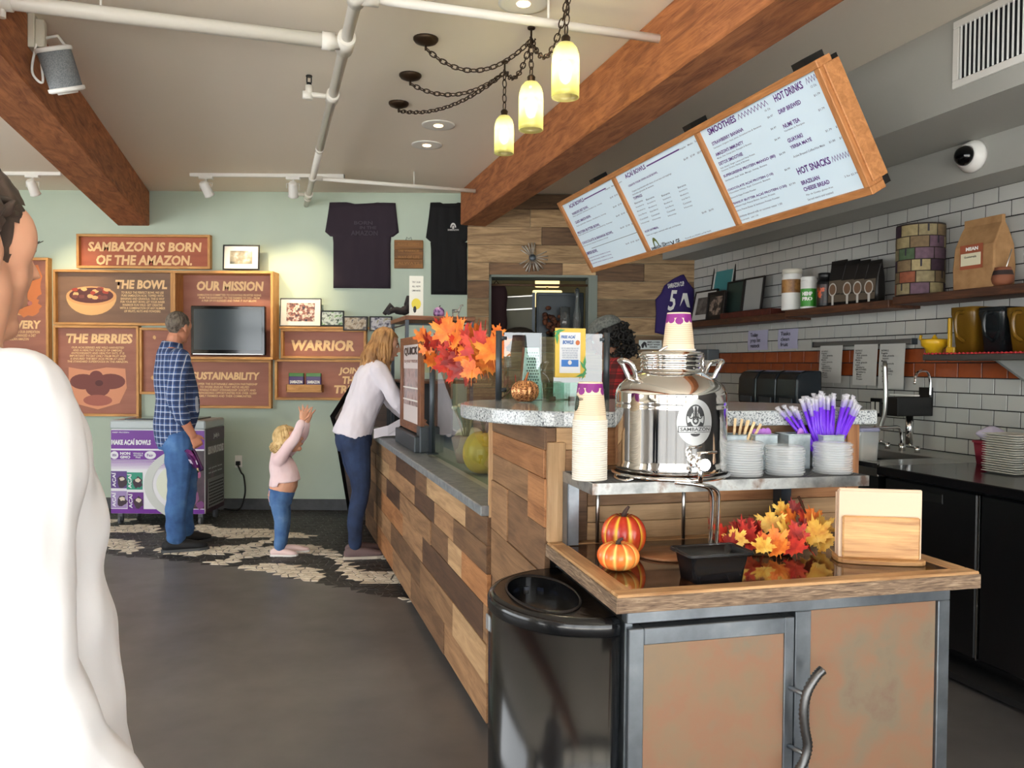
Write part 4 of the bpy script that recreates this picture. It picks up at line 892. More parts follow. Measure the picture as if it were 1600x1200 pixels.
# ---------------------------------------------------------------- end pod
POD = K0('counter_pod', 'raised wooden end pod of the counter under the granite top', 'counter', 0, 0, 0, a=CA)
PO0, PO1, PS0, PS1, PZ = .668, 1.735, 2.262, 2.98, 1.237
MB().box(PO0+.018, PS0+.02, 0, PO1-.01, PS1, PZ-.001).build('carcass', m_dark, POD)
for (a, b, z0, z1, mi) in ((2.262, 2.97, 1.17, 1.237, 1), (2.275, 2.97, 1.085, 1.17, 3), (2.262, 2.45, .94, 1.085, 3), (2.45, 2.97, .985, 1.085, 0), (2.45, 2.72, .80, .985, 1), (2.72, 2.97, .80, .985, 0), (2.262, 2.45, .80, .94, 1), (2.262, 2.97, .62, .80, 0), (2.262, 2.97, .4, .62, 1), (2.262, 2.97, .2, .4, 0), (2.262, 2.97, .0, .2, 1)): plank_v(POD, rec, a, b, z0, z1, PO0-.003, rnd, mi)
def plank_f(a, b, z0, z1, mi, d=.02):
    MB().box(-(b-a)/2+.0008, -d/2, -(z1-z0)/2+.0008, (b-a)/2-.0008, d/2, (z1-z0)/2-.0008).build('plank', rec[mi], POD, loc=((a+b)/2, PS0+.01, (z0+z1)/2), bevel=.0015)
for (a, b, z0, z1, mi) in ((.67, .70, 1.194, 1.237, 1), (.70, .80, 1.17, 1.237, 4), (.725, .80, 1.06, 1.17, 0), (.80, 1.35, 1.12, 1.237, 3), (1.35, 1.69, 1.12, 1.237, 0), (.80, 1.20, 1.0, 1.12, 0), (1.20, 1.69, 1.0, 1.12, 3), (.725, .8, .86, 1.06, 1), (.80, 1.69, .95, 1.0, 4), (.80, 1.69, .86, .95, 4)): plank_f(a, b, z0, z1, mi)
v = MB().box(-.19, -.012, -.022, .19, .012, .022).build('plank', rec[3], POD); v.matrix_basis = Matrix.Translation((1.712, PS0+.008, 1.047)) @ Matrix.Rotation(pi/2, 4, 'Y')
v = MB().box(-.147, -.014, -.026, .147, .014, .026).build('corner_board', rec[4], POD, bevel=.002); v.matrix_basis = Matrix.Translation((.698, PS0-.006, 1.047)) @ Matrix.Rotation(pi/2, 4, 'Y')
v = MB().box(-.2, -.009, -.012, .2, .009, .012).build('corner_board', rec[4], POD); v.matrix_basis = Matrix.Translation((PO0-.003, PS1-.004, 1.04)) @ Matrix.Rotation(pi/2, 4, 'Y')
# granite top with a round end
gp = spline([(.86, 2.222), (.72, 2.25), (.60, 2.36), (.525, 2.53), (.50, 2.72), (.54, 2.9), (.64, 3.05), (.8, 3.1)], 5)
gp = [(1.775, 2.222)]+[(p[0], p[1]) for p in gp]+[(1.3, 3.1), (1.775, 2.66)]
GT = MB().prism(gp[::-1], .047).build('granite_top', m_gran, None, loc=W(0, 0, PZ+.001, CA), rotz=CA, bevel=.006, seg=2); tag(GT, 'speckled grey granite top with a rounded end', 'countertop')
GZ = PZ+.048
# glass screen on the granite
T = K0('glass_screen', 'clear glass screen between two grey posts on the granite top', 'glass guard', .90, 3.0, GZ, a=CA)
for o in (-.205, .235): MB().tube([(o, 0, 0), (o, 0, .268)], .0125, 14).build('post', m_dgrey, T)
MB().box(-.185, -.004, .006, .215, .004, .262).build('pane', glass('bright screen glass', (228, 240, 236), 0, 2.1), T)
for o, d in ((-.205, .03), (.235, -.03)):
    for z in (.04, .24): MB().tube([(o, 0, z), (o+d, 0, z)], .008, 8).build('clamp', m_dgrey, T)
T = K0('promotion_sign', 'yellow bordered free bowls sign fixed to the glass screen', 'sign', .90, 2.985, GZ+.09, a=CA)
pg = lambda px, py: (atS(px, py, 2.985, CA).x-.90, atS(px, py, 2.985, CA).z-GZ-.09)
def sg(r, m, k, nm='print'):
    (a, b), (c, d) = pg(r[0], r[1]), pg(r[2], r[3]); return MB().add([(a, -.001*k, d), (c, -.001*k, d), (c, -.001*k, b), (a, -.001*k, b)], [(0, 1, 2, 3)]).build(nm, m, T)
(a, b), (c, d) = pg(868, 512.5), pg(914.5, 590)
MB().box(a, .0, d, c, .006, b).build('card', mat('sign yellow', (226, 190, 70), .4), T)
sg((874.5, 519), (906.5, 583)) if False else sg((874.5, 519, 906.5, 583), mat('sign white', (236, 238, 240), .4), 1); sg((877, 562, 903.5, 573), mat('sign blue', (40, 110, 190), .4), 2)
flat(T, oval(*pg(890, 566.5), .008, .009, 12), m_white, -.003, 'print')
flat(T, oval(*pg(902.5, 535.5), .009, .01, 12), mat('orange bowl print', (200, 110, 60), .5), -.002, 'print')
for i, (px, py, an) in enumerate(((871, 521, .9), (874, 517, .2), (870, 528, 1.6), (911, 572, 2.2), (913, 566, 1.5), (908, 586, .3), (912, 584, 1.2))):
    c = Vector((*pg(px, py), 0)); L = .026; d1 = Vector((cos(an), sin(an), 0)); n1 = Vector((-d1.y, d1.x, 0))
    q = [c-d1*L, c+n1*.006, c+d1*L, c-n1*.006]; flat(T, [(p[0], p[1]) for p in q], mat('palm leaf print', (70, 150, 90), .5), -.0035-.0002*i, 'print')
def st(s, r, m, bold=.02):
    (a, b), (c, d) = pg(r[0], r[1]), pg(r[2], r[3]); text(s, m, T, YP((a+c)/2, -.0022, (b+d)/2), c-a, b-d, bold, .15)
st('FREE AÇAÍ', (876.5, 523, 899, 530), mat('sign ink blue', (30, 96, 170), .5), .04); st('BOWLS!', (879, 531.5, 896, 538), mat('sign ink blue', (30, 96, 170), .5), .04)
st('JOIN THE WARRIOR TRIBE AND SAVE\nEVERY TIME YOU VISIT OUR CAFE\nEARN POINTS FOR EVERY BOWL\nREDEEM YOUR POINTS FOR FREE\nBOWLS SMOOTHIES AND MORE', (876.5, 543, 904, 560), mat('sign ink grey', (110, 130, 160), .5), 0)
# reflection in the screen, modelled as a solid perforated steel stand
T = K0('reflection_stand', 'tall perforated steel stand behind the glass screen', 'stand', .835, 3.045, GZ, a=CA)
MB().rings([[(x*w_, y, z) for x, y in ((-1, -.02), (1, -.02), (1, .02), (-1, .02))] for w_, z in ((.045, 0), (.04, .07), (.030, .2), (.030, .262))], sm=False).build('body', m_stain, T, bevel=.003)
MB().box(-.031, -.023, .205, .031, .022, .264).build('cap', mat('dark cap', (50, 52, 56), .4), T, bevel=.003)
dots = MB()
for r in range(15):
    for c in range(5): dots.lathe([(.001, .0005), (.0032, .0004)], 6, (-.020+c*.0098+(.0049 if r % 2 else 0), -.0208, .02+r*.0118), M=Matrix.Rotation(pi/2, 4, 'X'))
tag(dots.build('perforations', m_black, T), kind='stuff')
# glitter pumpkin
def pumpkin(name, label, loc, R, H, m, lobes=12, depth=.1, stem=None, group=None, tilt=0, stem_h=.35):
    T = thing(name, label, 'pumpkin', M=Matrix.Translation(loc) @ Matrix.Rotation(tilt, 4, 'X'), group=group)
    pr = []
    for i in range(19):
        t = i/18; a = -pi/2+pi*t; r = R*max(cos(a), 0.02)**.75; z = H/2+H/2*sin(a)-(.12*H*(1-min(1, r/(R*.45))) if t > .5 else -.08*H*(1-min(1, r/(R*.45))))
        pr.append((r, max(z, 0)))
    MB().lathe(pr, lobes*6, fn=lambda a, z: 1-depth*(abs(cos(a*lobes/2))**6)).build('flesh', m, T)
    sp = [(0, 0, H*.82), (.0, 0, H*.95), (R*.06, 0, H*1.05), (R*.22, 0, H*(1+stem_h))]
    MB().tube(spline(sp, 4), [R*.16*(1-.05*i) for i in range(13)], 8).build('stem', stem or mat('brown stem', (84, 60, 38), .7), T)
    return T
def glit():
    m, N, L, P = newmat('copper glitter'); tc = N.new('ShaderNodeTexCoord'); v = N.new('ShaderNodeTexVoronoi'); v.inputs['Scale'].default_value = 330; L.new(tc.outputs['Object'], v.inputs['Vector'])
    b = N.new('ShaderNodeBump'); b.inputs['Strength'].default_value = 1; b.inputs['Distance'].default_value = .004; L.new(v.outputs['Color'], b.inputs['Height']); L.new(b.outputs[0], P.inputs['Normal'])
    r = N.new('ShaderNodeValToRGB'); e = r.color_ramp.elements; e[0].position = .25; e[0].color = srgb(112, 52, 26); e[1].position = .8; e[1].color = srgb(250, 190, 130); L.new(v.outputs['Color'], r.inputs[0]); L.new(r.outputs[0], P.inputs['Base Color']); P.inputs['Metallic'].default_value = .75; P.inputs['Roughness'].default_value = .35; return m  # bright and dark flakes paint the sparkle into the base colour
g = toK(atZ(818, 627, GZ), CA); pg0 = W(.755, 2.83, GZ, CA)
pumpkin('glitter_pumpkin', 'copper glitter pumpkin on the granite top', pg0, .052, .082, glit(), 14, .12, mat('copper stem', (150, 88, 50), .4, .6))
# clear acrylic boxes
for i, (px, lab) in enumerate(((862, 'clear acrylic box beside the glitter pumpkin'), (888, 'clear acrylic box behind the paper cups'))):
    q = W(.87+.075*i, 2.86, GZ, CA); T = thing('acrylic_box', lab, 'box', q, CA, 'clear acrylic boxes on the granite')
    B = MB()
    for a in ((-.034, -.034, .034, -.032), (-.034, .032, .034, .034), (-.034, -.032, -.032, .032), (.032, -.032, .034, .032)): B.box(a[0], a[1], .003, a[2], a[3], .072)
    B.box(-.034, -.034, 0, .034, .034, .003).build('walls', m_pane, T)
    MB().box(-.012, -.006, .003, .01, .006, .02).build('card', mat('brown card', (120, 90, 70), .5), T)
# ---------------------------------------------------------------- end cabinet
cS = 1.72; ox = lambda px, py: atS(px, py, cS, CA).x; oz = lambda px, py: atS(px, py, cS, CA).z
CB = K0('steel_cabinet', 'steel framed cabinet with copper toned panels in front', 'cabinet', 0, 0, 0, a=CA)
ZT = .9; ZB = .857; oL, oR = .708, 1.602
m_cop = ramp_mat('patinated copper panel', [(.28, (124, 110, 92)), (.42, (134, 112, 88)), (.5, (142, 106, 82)), (.6, (128, 114, 94)), (.72, (118, 82, 70))], 3.2, 8, .5, .25, .06, nrough=.6)
MB().box(oL+.01, cS+.03, .03, oR-.01, 2.25, ZB-.002).build('carcass', mat('dark inner carcass', (30, 30, 32), .6), CB)
o1, o2, o3, o4, o5 = ox(1004, 1090), ox(1223, 1090), ox(1240, 1090), ox(1266, 1090), ox(1463.5, 1090)
def fr(nm, a, z0, b, z1, d0=0, d1=.035, m=m_steel, par=None): return MB().box(a, cS+d0, z0, b, cS+d1, z1).build(nm, m, par or CB, bevel=.002)
fr('top_rail', oL, .822, oR, ZB-.001); fr('corner_stile', o5+.001, .0, oR, .822); fr('middle_stile', o3+.003, .0, o4, .822, .0); fr('side_stile', oL, 0, oL+.02, .822, .012, .6)
fr('panel', o4, .03, o5, .822, .008, .03, m_cop); fr('bottom_rail', oL, 0, oR, .03, .005)
D = MB().box(oL+.003, cS-.006, .04, o1, cS+.025, .812).build('door', m_steel, CB, bevel=.002)
for (a, z0, b, z1) in ((o1, .772, o2, .812), (o1, .04, o2, .08), (o2, .04, o3-.004, .812)): MB().box(a, cS-.006, z0, b, cS+.025, z1).build('door_rail', m_steel, D, bevel=.002)
MB().box(o1, cS+.0, .08, o2, cS+.02, .772).build('door_panel', m_cop, D)
hp = [atS(x, y, cS-.055, CA) for x, y in ((1286, 1046), (1276, 1056), (1262, 1080), (1256, 1110), (1258, 1140), (1262, 1165), (1256, 1190), (1244, 1210), (1236, 1235))]
hp = spline(hp, 9); rr = [.0098+(.0026 if i % 2 else 0) for i in range(len(hp))]
H = MB().tube(hp, rr, 10).build('handle', mat('rebar steel', (96, 96, 96), .35, .9), D)
for k in (20, 50): MB().tube([hp[k], (o3-.015, cS-.004, hp[k].z)], .006, 8).build('standoff', m_steel, H)
# wooden countertop with a dark polished stone inlay
m_bark = ramp_mat('weathered plank edge', [(.3, (74, 58, 46)), (.5, (122, 100, 80)), (.7, (164, 142, 118))], 14, 8, .75, 0, .5, (1.2, 1.2, 14), dist=1.2)
TP = K0('cabinet_top', 'thick plank edged cabinet top with glossy dark stone inlay', 'countertop', 0, 0, 0, a=CA)
tL, tR, tF, tB = .672, 1.664, 1.69, 2.255
for i, (a, b, c, d) in enumerate(((tL, tF, tR, tF+.045), (tL, tB-.04, tR, tB))):
    MB().box(-(c-a)/2, -(d-b)/2, -.0215, (c-a)/2, (d-b)/2, .0215).build('edge_plank', wood('worn oak edge', (138, 98, 62), (204, 164, 118), .5, (1.5, 10, 10), .1), TP, loc=((a+c)/2, (b+d)/2, ZT-.0215), bevel=.003)
for (a, c) in ((tL, tL+.05), (tR-.05, tR)):
    o = MB().box(-(tB-tF-.085)/2, -.025, -.0215, (tB-tF-.085)/2, .025, .0215).build('edge_plank', wood('worn oak edge', (138, 98, 62), (204, 164, 118), .5), TP, bevel=.003)
    o.matrix_basis = Matrix.Translation(((a+c)/2, (tF+.045+tB-.04)/2, ZT-.0215)) @ Matrix.Rotation(pi/2, 4, 'Z')
MB().box(tL, tF-.004, ZB+.001, tR, tF+.001, ZT-.006).box(tL-.004, tF-.004, ZB+.001, tL+.001, tB, ZT-.006).build('worn_face', m_bark, TP, bevel=.0015)
MB().box(tL+.05, tF+.045, ZB, tR-.05, tB-.04, ZT-.0025).build('stone_inlay', ramp_mat('polished brown stone', [(.3, (26, 15, 10)), (.5, (58, 34, 22)), (.62, (88, 56, 36)), (.74, (30, 18, 12))], 22, 7, .06, spec=.7), TP)
T = K0('wooden_coaster', 'round wooden disc lying on the dark stone beside the pumpkins', 'board', .955, 2.04, ZT-.002, a=CA)
MB().lathe([(.085, 0), (.088, .003), (.085, .007), (.001, .0072)], 32).build('disc', wood('dark round board', (96, 62, 40), (150, 104, 70), .4), T)
# half-round waste bin
T = K0('waste_bin', 'tall black half-round waste bin beside the steel cabinet', 'waste bin', .697, 1.99, 0, a=CA)
def half(r, z, n=28, x0=0.0): return [(-r*sin(pi*i/n)+x0, r*cos(pi*i/n), z) for i in range(n+1)]
m_bin = mat('gloss black plastic', (13, 14, 16), .16, spec=.6)
MB().rings([half(.245, 0), half(.25, .04), half(.253, .79)]).build('body', m_bin, T)
MB().rings([half(.2535, .79), half(.2555, .793), half(.2555, .815), half(.250, .826), half(.236, .8295)], cap0=False, cap1=False).build('hood', m_bin, T)
ho = [(-.125+.082*cos(a), .02+.175*sin(a)) for a in [2*pi*i/32 for i in range(32)]]
outer = half(.24, .829, 31); ring0 = [(p[0], p[1], .829) for p in outer]
hin = sorted(ho, key=lambda p: 0)
def nearest():   # lid plate with an oval mouth
    bm = MB(); n = 40; R0 = []; R1 = []; c = (-.115, 0)
    for i in range(n):
        a = 2*pi*i/n; d = (cos(a), sin(a))
        t = 9
        if d[0] > 1e-6: t = min(t, (0-c[0])/d[0])
        b_ = c[0]*d[0]+c[1]*d[1]; cc = c[0]**2+c[1]**2-.238**2; t = min(t, -b_+sqrt(b_*b_-cc))
        R0.append((c[0]+d[0]*t, c[1]+d[1]*t, .829)); R1.append((c[0]+.085*d[0], c[1]+.165*d[1], .826))
    bm.rings([R0, R1, [(p[0], p[1], .78) for p in R1]], cap0=False, cap1=False, sm=False); bm.build('lid_plate', m_bin, T)
    L = []
    r = random.Random(3)
    for k, (s, z) in enumerate(((1.0, .80), (.97, .70), (.94, .55), (.85, .35))): L.append([(c[0]+(p[0]-c[0])*s*(1+.03*sin(i*2.4+k)), (p[1])*s*(1+.03*sin(i*2.4+k)), z) for i, p in enumerate(R1)])
    MB().rings(L, cap0=False).build('liner_bag', mat('blue black bag film', (24, 32, 50), .22, spec=.7), T)
    MB().rings([[(c[0]+(p[0]-c[0])*s, p[1]*s, z) for p in R1] for s, z in ((1.0, .828), (1.03, .833), (1.06, .828))], cap0=False, cap1=False).build('mouth_rim', mat('satin black rim', (20, 21, 24), .3), T)
nearest()
an = 1.28; Q = Matrix.Translation((-.2535*sin(an), .2535*cos(an), 0))
bd = MB().box(-.014, -.003, .735, .014, .003, .775, M=Matrix.Translation((-.2555*sin(1.5), .2555*cos(1.5), 0)) @ Matrix.Rotation(-pi/2+.07, 4, 'Z')).build('badge', mat('silver badge', (170, 174, 178), .3, .5), T, bevel=.002)
# ================================================================ things on the end cabinet and pod
def C0(name, label, cat, o, s, z, group=None, rot=0): return thing(name, label, cat, W(o, s, z, CA), CA+rot, group)
SHZ = 1.11; sL, sR, sF, sB = .715, 1.56, 1.985, 2.245
T = C0('metal_shelf', 'raw steel grating shelf on angle legs above the cabinet top', 'shelf', 0, 0, 0)
for nm, b in (('front_rail', (sL, sF, SHZ-.03, sR, sF+.004, SHZ)), ('back_rail', (sL, sB-.004, SHZ-.03, sR, sB, SHZ)), ('side_rail', (sL, sF+.004, SHZ-.03, sL+.004, sB-.004, SHZ)), ('side_rail', (sR-.004, sF+.004, SHZ-.03, sR, sB-.004, SHZ))): MB().box(*b).build(nm, ramp_mat('worn shelf steel', [(.35, (120, 122, 122)), (.55, (160, 162, 160)), (.68, (110, 92, 82))], 16, 6, .4, .7), T)
gr = MB()
for k in range(22): gr.box(sL+.004, sF+.006+k*.0115, SHZ-.006, sR-.004, sF+.0095+k*.0115, SHZ-.001)
for k in range(70): gr.box(sL+.006+k*.012, sF+.004, SHZ-.006, sL+.009+k*.012, sB-.004, SHZ-.0015)
tag(gr.build('grating', mat('dark grating', (96, 96, 94), .45, .7), T), kind='stuff')
for (a, b, m) in ((sL, sB-.05, m_steel), (sR-.15, sB-.05, m_dgrey)):
    MB().box(a, b, ZT, a+.035, b+.004, SHZ-.03).box(a, b, ZT, a+.004, b+.045, SHZ-.03).build('leg', m, T)
for o in (sL+.10, 1.09): MB().tube([(o, sB-.03, ZT), (o, sB-.03, SHZ-.006)], .006, 8).build('rod_leg', m_stain, T)
# drink urn
UO, US = .996, 2.112
T = C0('drink_urn', 'polished steel drink urn with a spigot and round emblem', 'urn', UO, US, SHZ)
R = .158; z0 = .012
prof = [(.12, z0), (R*.96, z0), (R*1.0, z0+.01), (R*1.005, z0+.022), (R*.985, z0+.03), (R, z0+.04), (R, .19), (R*1.006, .193), (R*1.006, .197), (R, .2), (R, .206), (R*1.006, .209), (R*1.006, .213), (R, .216), (R, .232), (R*.985, .243), (R*.93, .258), (R*.8, .276), (R*.66, .29), (.09, .298)]
MB().lathe(prof, 64).build('body', m_mirror, T)
nk = [(.09, .296), (.086, .302), (.086, .308), (.089, .311), (.086, .314), (.086, .32), (.089, .323), (.086, .326), (.086, .332), (.089, .335), (.087, .338)]
MB().lathe(nk, 48, cap=False).build('neck', m_mirror, T)
L = MB().lathe([(.091, .336), (.093, .342), (.09, .350), (.08, .353), (.001, .354)], 48).build('lid', m_mirror, T)
MB().tube(bez((-.05, -.03, .352), (-.035, -.035, .372), (-.012, -.035, .372), (-.005, -.03, .352)), .004, 8).build('lid_handle', m_mirror, L)
for sx in (-1, 1):
    MB().tube(spline([(sx*.115, -.028, .272), (sx*.135, -.034, .315), (sx*.15, -.02, .326), (sx*.15, .02, .326), (sx*.135, .034, .315), (sx*.115, .028, .272)], 5), .007, 8).build('handle', m_chrome, T)
MB().tube([(.05+.006*i, -.088-.0*i, .3) for i in range(2)], .004, 6).build('clasp', m_chrome, T)
MB().tube([(.093, -.01, .30), (.093, -.01, .345)], [.006, .006], 6).build('clasp', m_chrome, T)
def ucyl(px, py, r=R+.002):   # photo position on the urn's front surface
    c = W(UO, US, 0, CA); d = ray(px, py); a = d.x**2+d.y**2; b = -2*(d.x*c.x+d.y*c.y); q = c.x**2+c.y**2-r*r
    t = (-b-sqrt(max(b*b-4*a*q, 0)))/(2*a); p = CO+d*t; k = toK(p-Vector((c.x, c.y, 0)), CA); return atan2(k.y, k.x), p.z-SHZ
ea, ez = ucyl(1087, 660)
def wrap(me, ang, z, r):      # bend flat lettering round the urn
    for v in me.vertices:
        a = ang+v.co.x/r; y = v.co.y; v.co = Vector((r*cos(a), r*sin(a), z+y))
def urn_print(pts, faces, m, k, nm='emblem'):
    B = MB().add([(p[0], p[1], 0) for p in pts], faces); me = B.mesh(nm); wrap(me, ea, ez, R+.0012+.0005*k); return link(nm, me, m, EM)
disc = [(0, 0)]+[(.052*cos(2*pi*i/36), .062*sin(2*pi*i/36)) for i in range(36)]
m_eb = mat('satin grey badge', (158, 160, 160), .35, .3); m_ebk = mat('badge black', (24, 24, 26), .4)
B = MB()
rgs = [[(q*.052*cos(2*pi*i/36), q*.062*sin(2*pi*i/36), 0) for i in range(36)] for q in (.01, .4, .7, 1)]
B.rings(rgs, cap0=False, cap1=False); me = B.mesh('emblem_badge'); wrap(me, ea, ez, R+.0012); EM = link('emblem_badge', me, m_eb, T); EM['label'] = 'grey oval badge with a warrior mask emblem'
def er(cx, cy, rx, ry, m, k, q=.6, a0=0, a1=2*pi, n=24):
    o = [(cx+rx*cos(a0+(a1-a0)*i/n), cy+ry*sin(a0+(a1-a0)*i/n)) for i in range(n+1)]; i_ = [(cx+rx*q*cos(a0+(a1-a0)*i/n), cy+ry*q*sin(a0+(a1-a0)*i/n)) for i in range(n+1)]
    urn_print(o+i_, [(i, i+1, n+2+i, n+1+i) for i in range(n)], m, k)
er(0, .010, .027, .038, m_ebk, 1, .9); er(0, .012, .024, .033, m_ebk, 1, .55, .15, 1.2); er(0, .012, .024, .033, m_ebk, 1, .55, 1.95, 3.0); er(0, .010, .024, .034, m_ebk, 1, .62, 3.5, 4.3); er(0, .010, .024, .034, m_ebk, 1, .62, 5.1, 5.9)
er(0, .006, .009, .012, m_ebk, 2, .55); er(0, .026, .004, .018, m_ebk, 2, .05); er(-.004, .008, .002, .0025, m_ebk, 2, .05); er(.004, .008, .002, .0025, m_ebk, 2, .05); er(-.013, .02, .008, .011, m_ebk, 2, .7); er(.013, .02, .008, .011, m_ebk, 2, .7); er(0, -.03, .014, .008, m_ebk, 1, .1, pi, 2*pi)
def urect(a, z0, z1, m, k): urn_print([(-a+2*a*i/12, z) for z in (z0, z1) for i in range(13)], [(i, i+1, i+14, i+13) for i in range(12)], m, k)
urect(.048, -.027, -.010, m_ebk, 2); urect(.0465, -.0255, -.0115, m_eb, 3)
t_ = text('SAMBAZON', m_ebk, EM, Matrix.Identity(4), .086, .0095, .02); wrap(t_.data, ea, ez-.0185, R+.0035)
sa, sz = ucyl(1085, 722)
dr = Vector((cos(sa), sin(sa), 0)); b0 = dr*R+Vector((0, 0, sz)); tn = Vector((-dr.y, dr.x, 0))
SP = MB().tube([b0-dr*.004, b0+dr*.012], .017, 14).tube([b0+dr*.012, b0+dr*.055], .0135, 14).tube([b0+dr*.055, b0+dr*.066], .016, 14).tube([b0+dr*.04, b0+dr*.04+Vector((0, 0, -.05))], [.008, .006], 10).tube([b0+dr*.03, b0+dr*.03+Vector((0, 0, .028))], .006, 8).build('spigot', m_chrome, T)
MB().tube([b0+dr*.03+Vector((0, 0, .027))-tn*.008, b0+dr*.03+Vector((0, 0, .029))+tn*.05], .004, 8).build('tap_lever', m_chrome, SP)
# wire stand: a ring under the urn and bent tube legs down to the cabinet top
MB().tube([(.163*cos(2*pi*i/40), .163*sin(2*pi*i/40), .007) for i in range(40)], .006, 8, loop=True).build('stand_ring', m_chrome, T)
dz = ZT-SHZ+.002
for x in (.048, .066): MB().tube(spline([(-.06, -.155, .002), (.0, -.172, -.004), (x-.01, -.168, -.02), (x, -.162, -.07), (x, -.15, dz)], 6), .0058, 8).build('stand_leg', m_chrome, T)
MB().tube(spline([(-.163, -.0, .005), (-.178, -.03, .0), (-.172, -.08, -.002), (-.15, -.09, .004)], 5), .005, 8).build('stand_foot', m_chrome, T)
# paper cups
m_cupw = mat('white paper', (240, 234, 222), .6); m_cupk = mat('cream printed paper', (232, 214, 184), .6); m_grape = mat('grape purple print', (126, 30, 118), .5)
def cup_mesh():
    C = thing('paper_cup', 'x', 'cup'); rb, rt, h = .046, .0335, .108      # upside down: rim below
    MB().lathe([(rb-.001, .004), (rt, h-.004), (rt-.001, h), (rt-.004, h), (rt-.004, h-.006), (.001, h-.006)], 32, cap=False).build('wall', m_cupk, C)
    MB().lathe([(rb-.002, 0), (rb+.002, .001), (rb+.0025, .004), (rb, .0065), (rb-.002, .005)], 32).build('rim', m_cupw, C)
    B = MB(); r = random.Random(2); n = 44
    for k in range(11):
        a0 = 2*pi*k/11+r.uniform(-.1, .1); zc = h-.017-r.uniform(0, .008); w_ = .33+r.uniform(-.05, .08)
        pts = [(a0+w_*.9*cos(t), zc+.0105*sin(t)) for t in [2*pi*i/10 for i in range(10)]]
        f = lambda z: rb+(rt-rb)*(z-.004)/(h-.008)+.0006+.0001*(k % 3)
        B.add([(f(z)*cos(a), f(z)*sin(a), z) for a, z in pts], [list(range(10))])
    f = lambda z: rb+(rt-rb)*(z-.004)/(h-.008)+.0005
    B.lathe([(f(h-.016), h-.016), (f(h-.004), h-.004)], 40, cap=False); B.build('grape_print', m_grape, C)
    B = MB()
    for k in range(11):
        z = h-.036-k*.0052; B.lathe([(f(z), z), (f(z+.0012), z+.0012)], 40, cap=False)
    B.build('printed_lines', mat('faint cup lettering', (188, 160, 128), .6), C)
    return C
cup0 = cup_mesh(); cup0.location = W(UO+.012, US-.02, SHZ+.3545, CA); cup0['label'] = 'lone paper cup turned upside down on the urn lid'; cup0['group'] = 'upturned paper cups'
cp = toK(atZ(921, 749, SHZ), CA); NC = 27
for k in range(NC):
    lab = 'topmost cup of the tall upturned paper cup stack beside the urn' if k == NC-1 else ('lowest cup of the upturned paper cup stack, standing on the shelf' if k == 0 else ORD[k]+' paper cup from the bottom of the tall upturned stack')
    c = dup(cup0, W(cp.x, cp.y, SHZ+k*.0061, CA), k*.7, lab); c['group'] = 'upturned paper cups'
    for ch in c.children:
        if ch.name.startswith(('grape_print', 'printed_lines')) and k < NC-1: bpy.data.objects.remove(ch)
top = [o for o in bpy.data.objects if o.get('label', '').startswith('topmost cup')][0]
fa = .0465
eb = MB().lathe([(.001, 0), (.017, 0)], 20, M=Matrix.Diagonal((.8, 1.25, 1))).mesh('emblem'); 
def cupwrap(me, ang, z):
    for v in me.vertices:
        r = .046-.0125*(z+v.co.y)/.108+.0009; a = ang+v.co.x/r; v.co = Vector((r*cos(a), r*sin(a), z+v.co.y))
cupwrap(eb, radians(198)-26*.7, .05); link('emblem', eb, mat('dark green emblem', (40, 56, 40), .5), top)
tt = text('SAMBAZON', m_inkd, top, Matrix.Identity(4), .03, .007, .03); cupwrap(tt.data, radians(214)-26*.7, .062)
# galvanised tins, lids, straws, spoons, stirrers
m_galv = ramp_mat('galvanised tin', [(.35, (150, 164, 170)), (.55, (186, 198, 202)), (.7, (206, 214, 216))], 22, 5, .35, .35)
def tin(label, px, s, w=.075, h=.105):
    k = toK(atZ(px, 745, SHZ), CA); o = atS(px, 700, s, CA).x
    T = C0('tin_container', label, 'tin', o, s, SHZ, 'galvanised tins on the steel shelf'); a = w/2; t = .002
    B = MB().box(-a, -a, 0, a, a, .003)
    for q in ((-a, -a, a, -a+t), (-a, a-t, a, a), (-a, -a+t, -a+t, a-t), (a-t, -a+t, a, a-t)): B.box(q[0], q[1], .003, q[2], q[3], h)
    B.build('walls', m_galv, T)
    MB().tube([(-a, -a, h), (a, -a, h), (a, a, h), (-a, a, h)], .0022, 6, loop=True).build('rolled_edge', m_galv, T)
    return o
tA = tin('galvanised tin half hidden by the urn, holding wooden stirrers', 1139, 2.20)
tB_ = tin('galvanised tin with purple spoons, nearer the urn', 1187, 2.20); tC = tin('galvanised tin with one purple spoon, beside the straw tin', 1238, 2.195); tD = tin('galvanised tin full of purple straws', 1291, 2.195, .075, .1)
LT = thing('clear_lid', 'x', 'lid')
MB().lathe([(.055, 0), (.0565, .002), (.056, .0055), (.052, .007), (.05, .0095), (.035, .01), (.001, .01)], 28, cap=False).build('shell', mat('frosted clear plastic', (240, 244, 246), .15, alpha=.33, spec=.8), LT)
first = True
for (px, n, lab) in ((1157, 14, 'clear plastic lid in the stack nearest the urn'), (1222, 12, 'clear plastic lid in the middle stack of lids'), (1296, 13, 'clear plastic lid in the stack below the purple straws')):
    o = atS(px, 745, 2.075, CA).x
    for k in range(n):
        loc = W(o+.002*sin(k*2.1), 2.062+.002*cos(k*1.7), SHZ+k*.0068, CA)
        if first: LT.location = loc; LT['label'] = 'lowest lid, '+lab; LT['group'] = 'stacked clear lids'; first = False
        else: dup(LT, loc, 0, ORD[k]+' lid from the bottom, '+lab)['group'] = 'stacked clear lids'
m_straw = mat('purple straw plastic', (104, 44, 206), .3); m_wr = glass('straw wrapper film', (236, 236, 244), .15)
ST = thing('drinking_straw', 'x', 'straw')
MB().tube([(0, 0, 0), (0, 0, .185)], .0052, 8).build('tube', m_straw, ST)
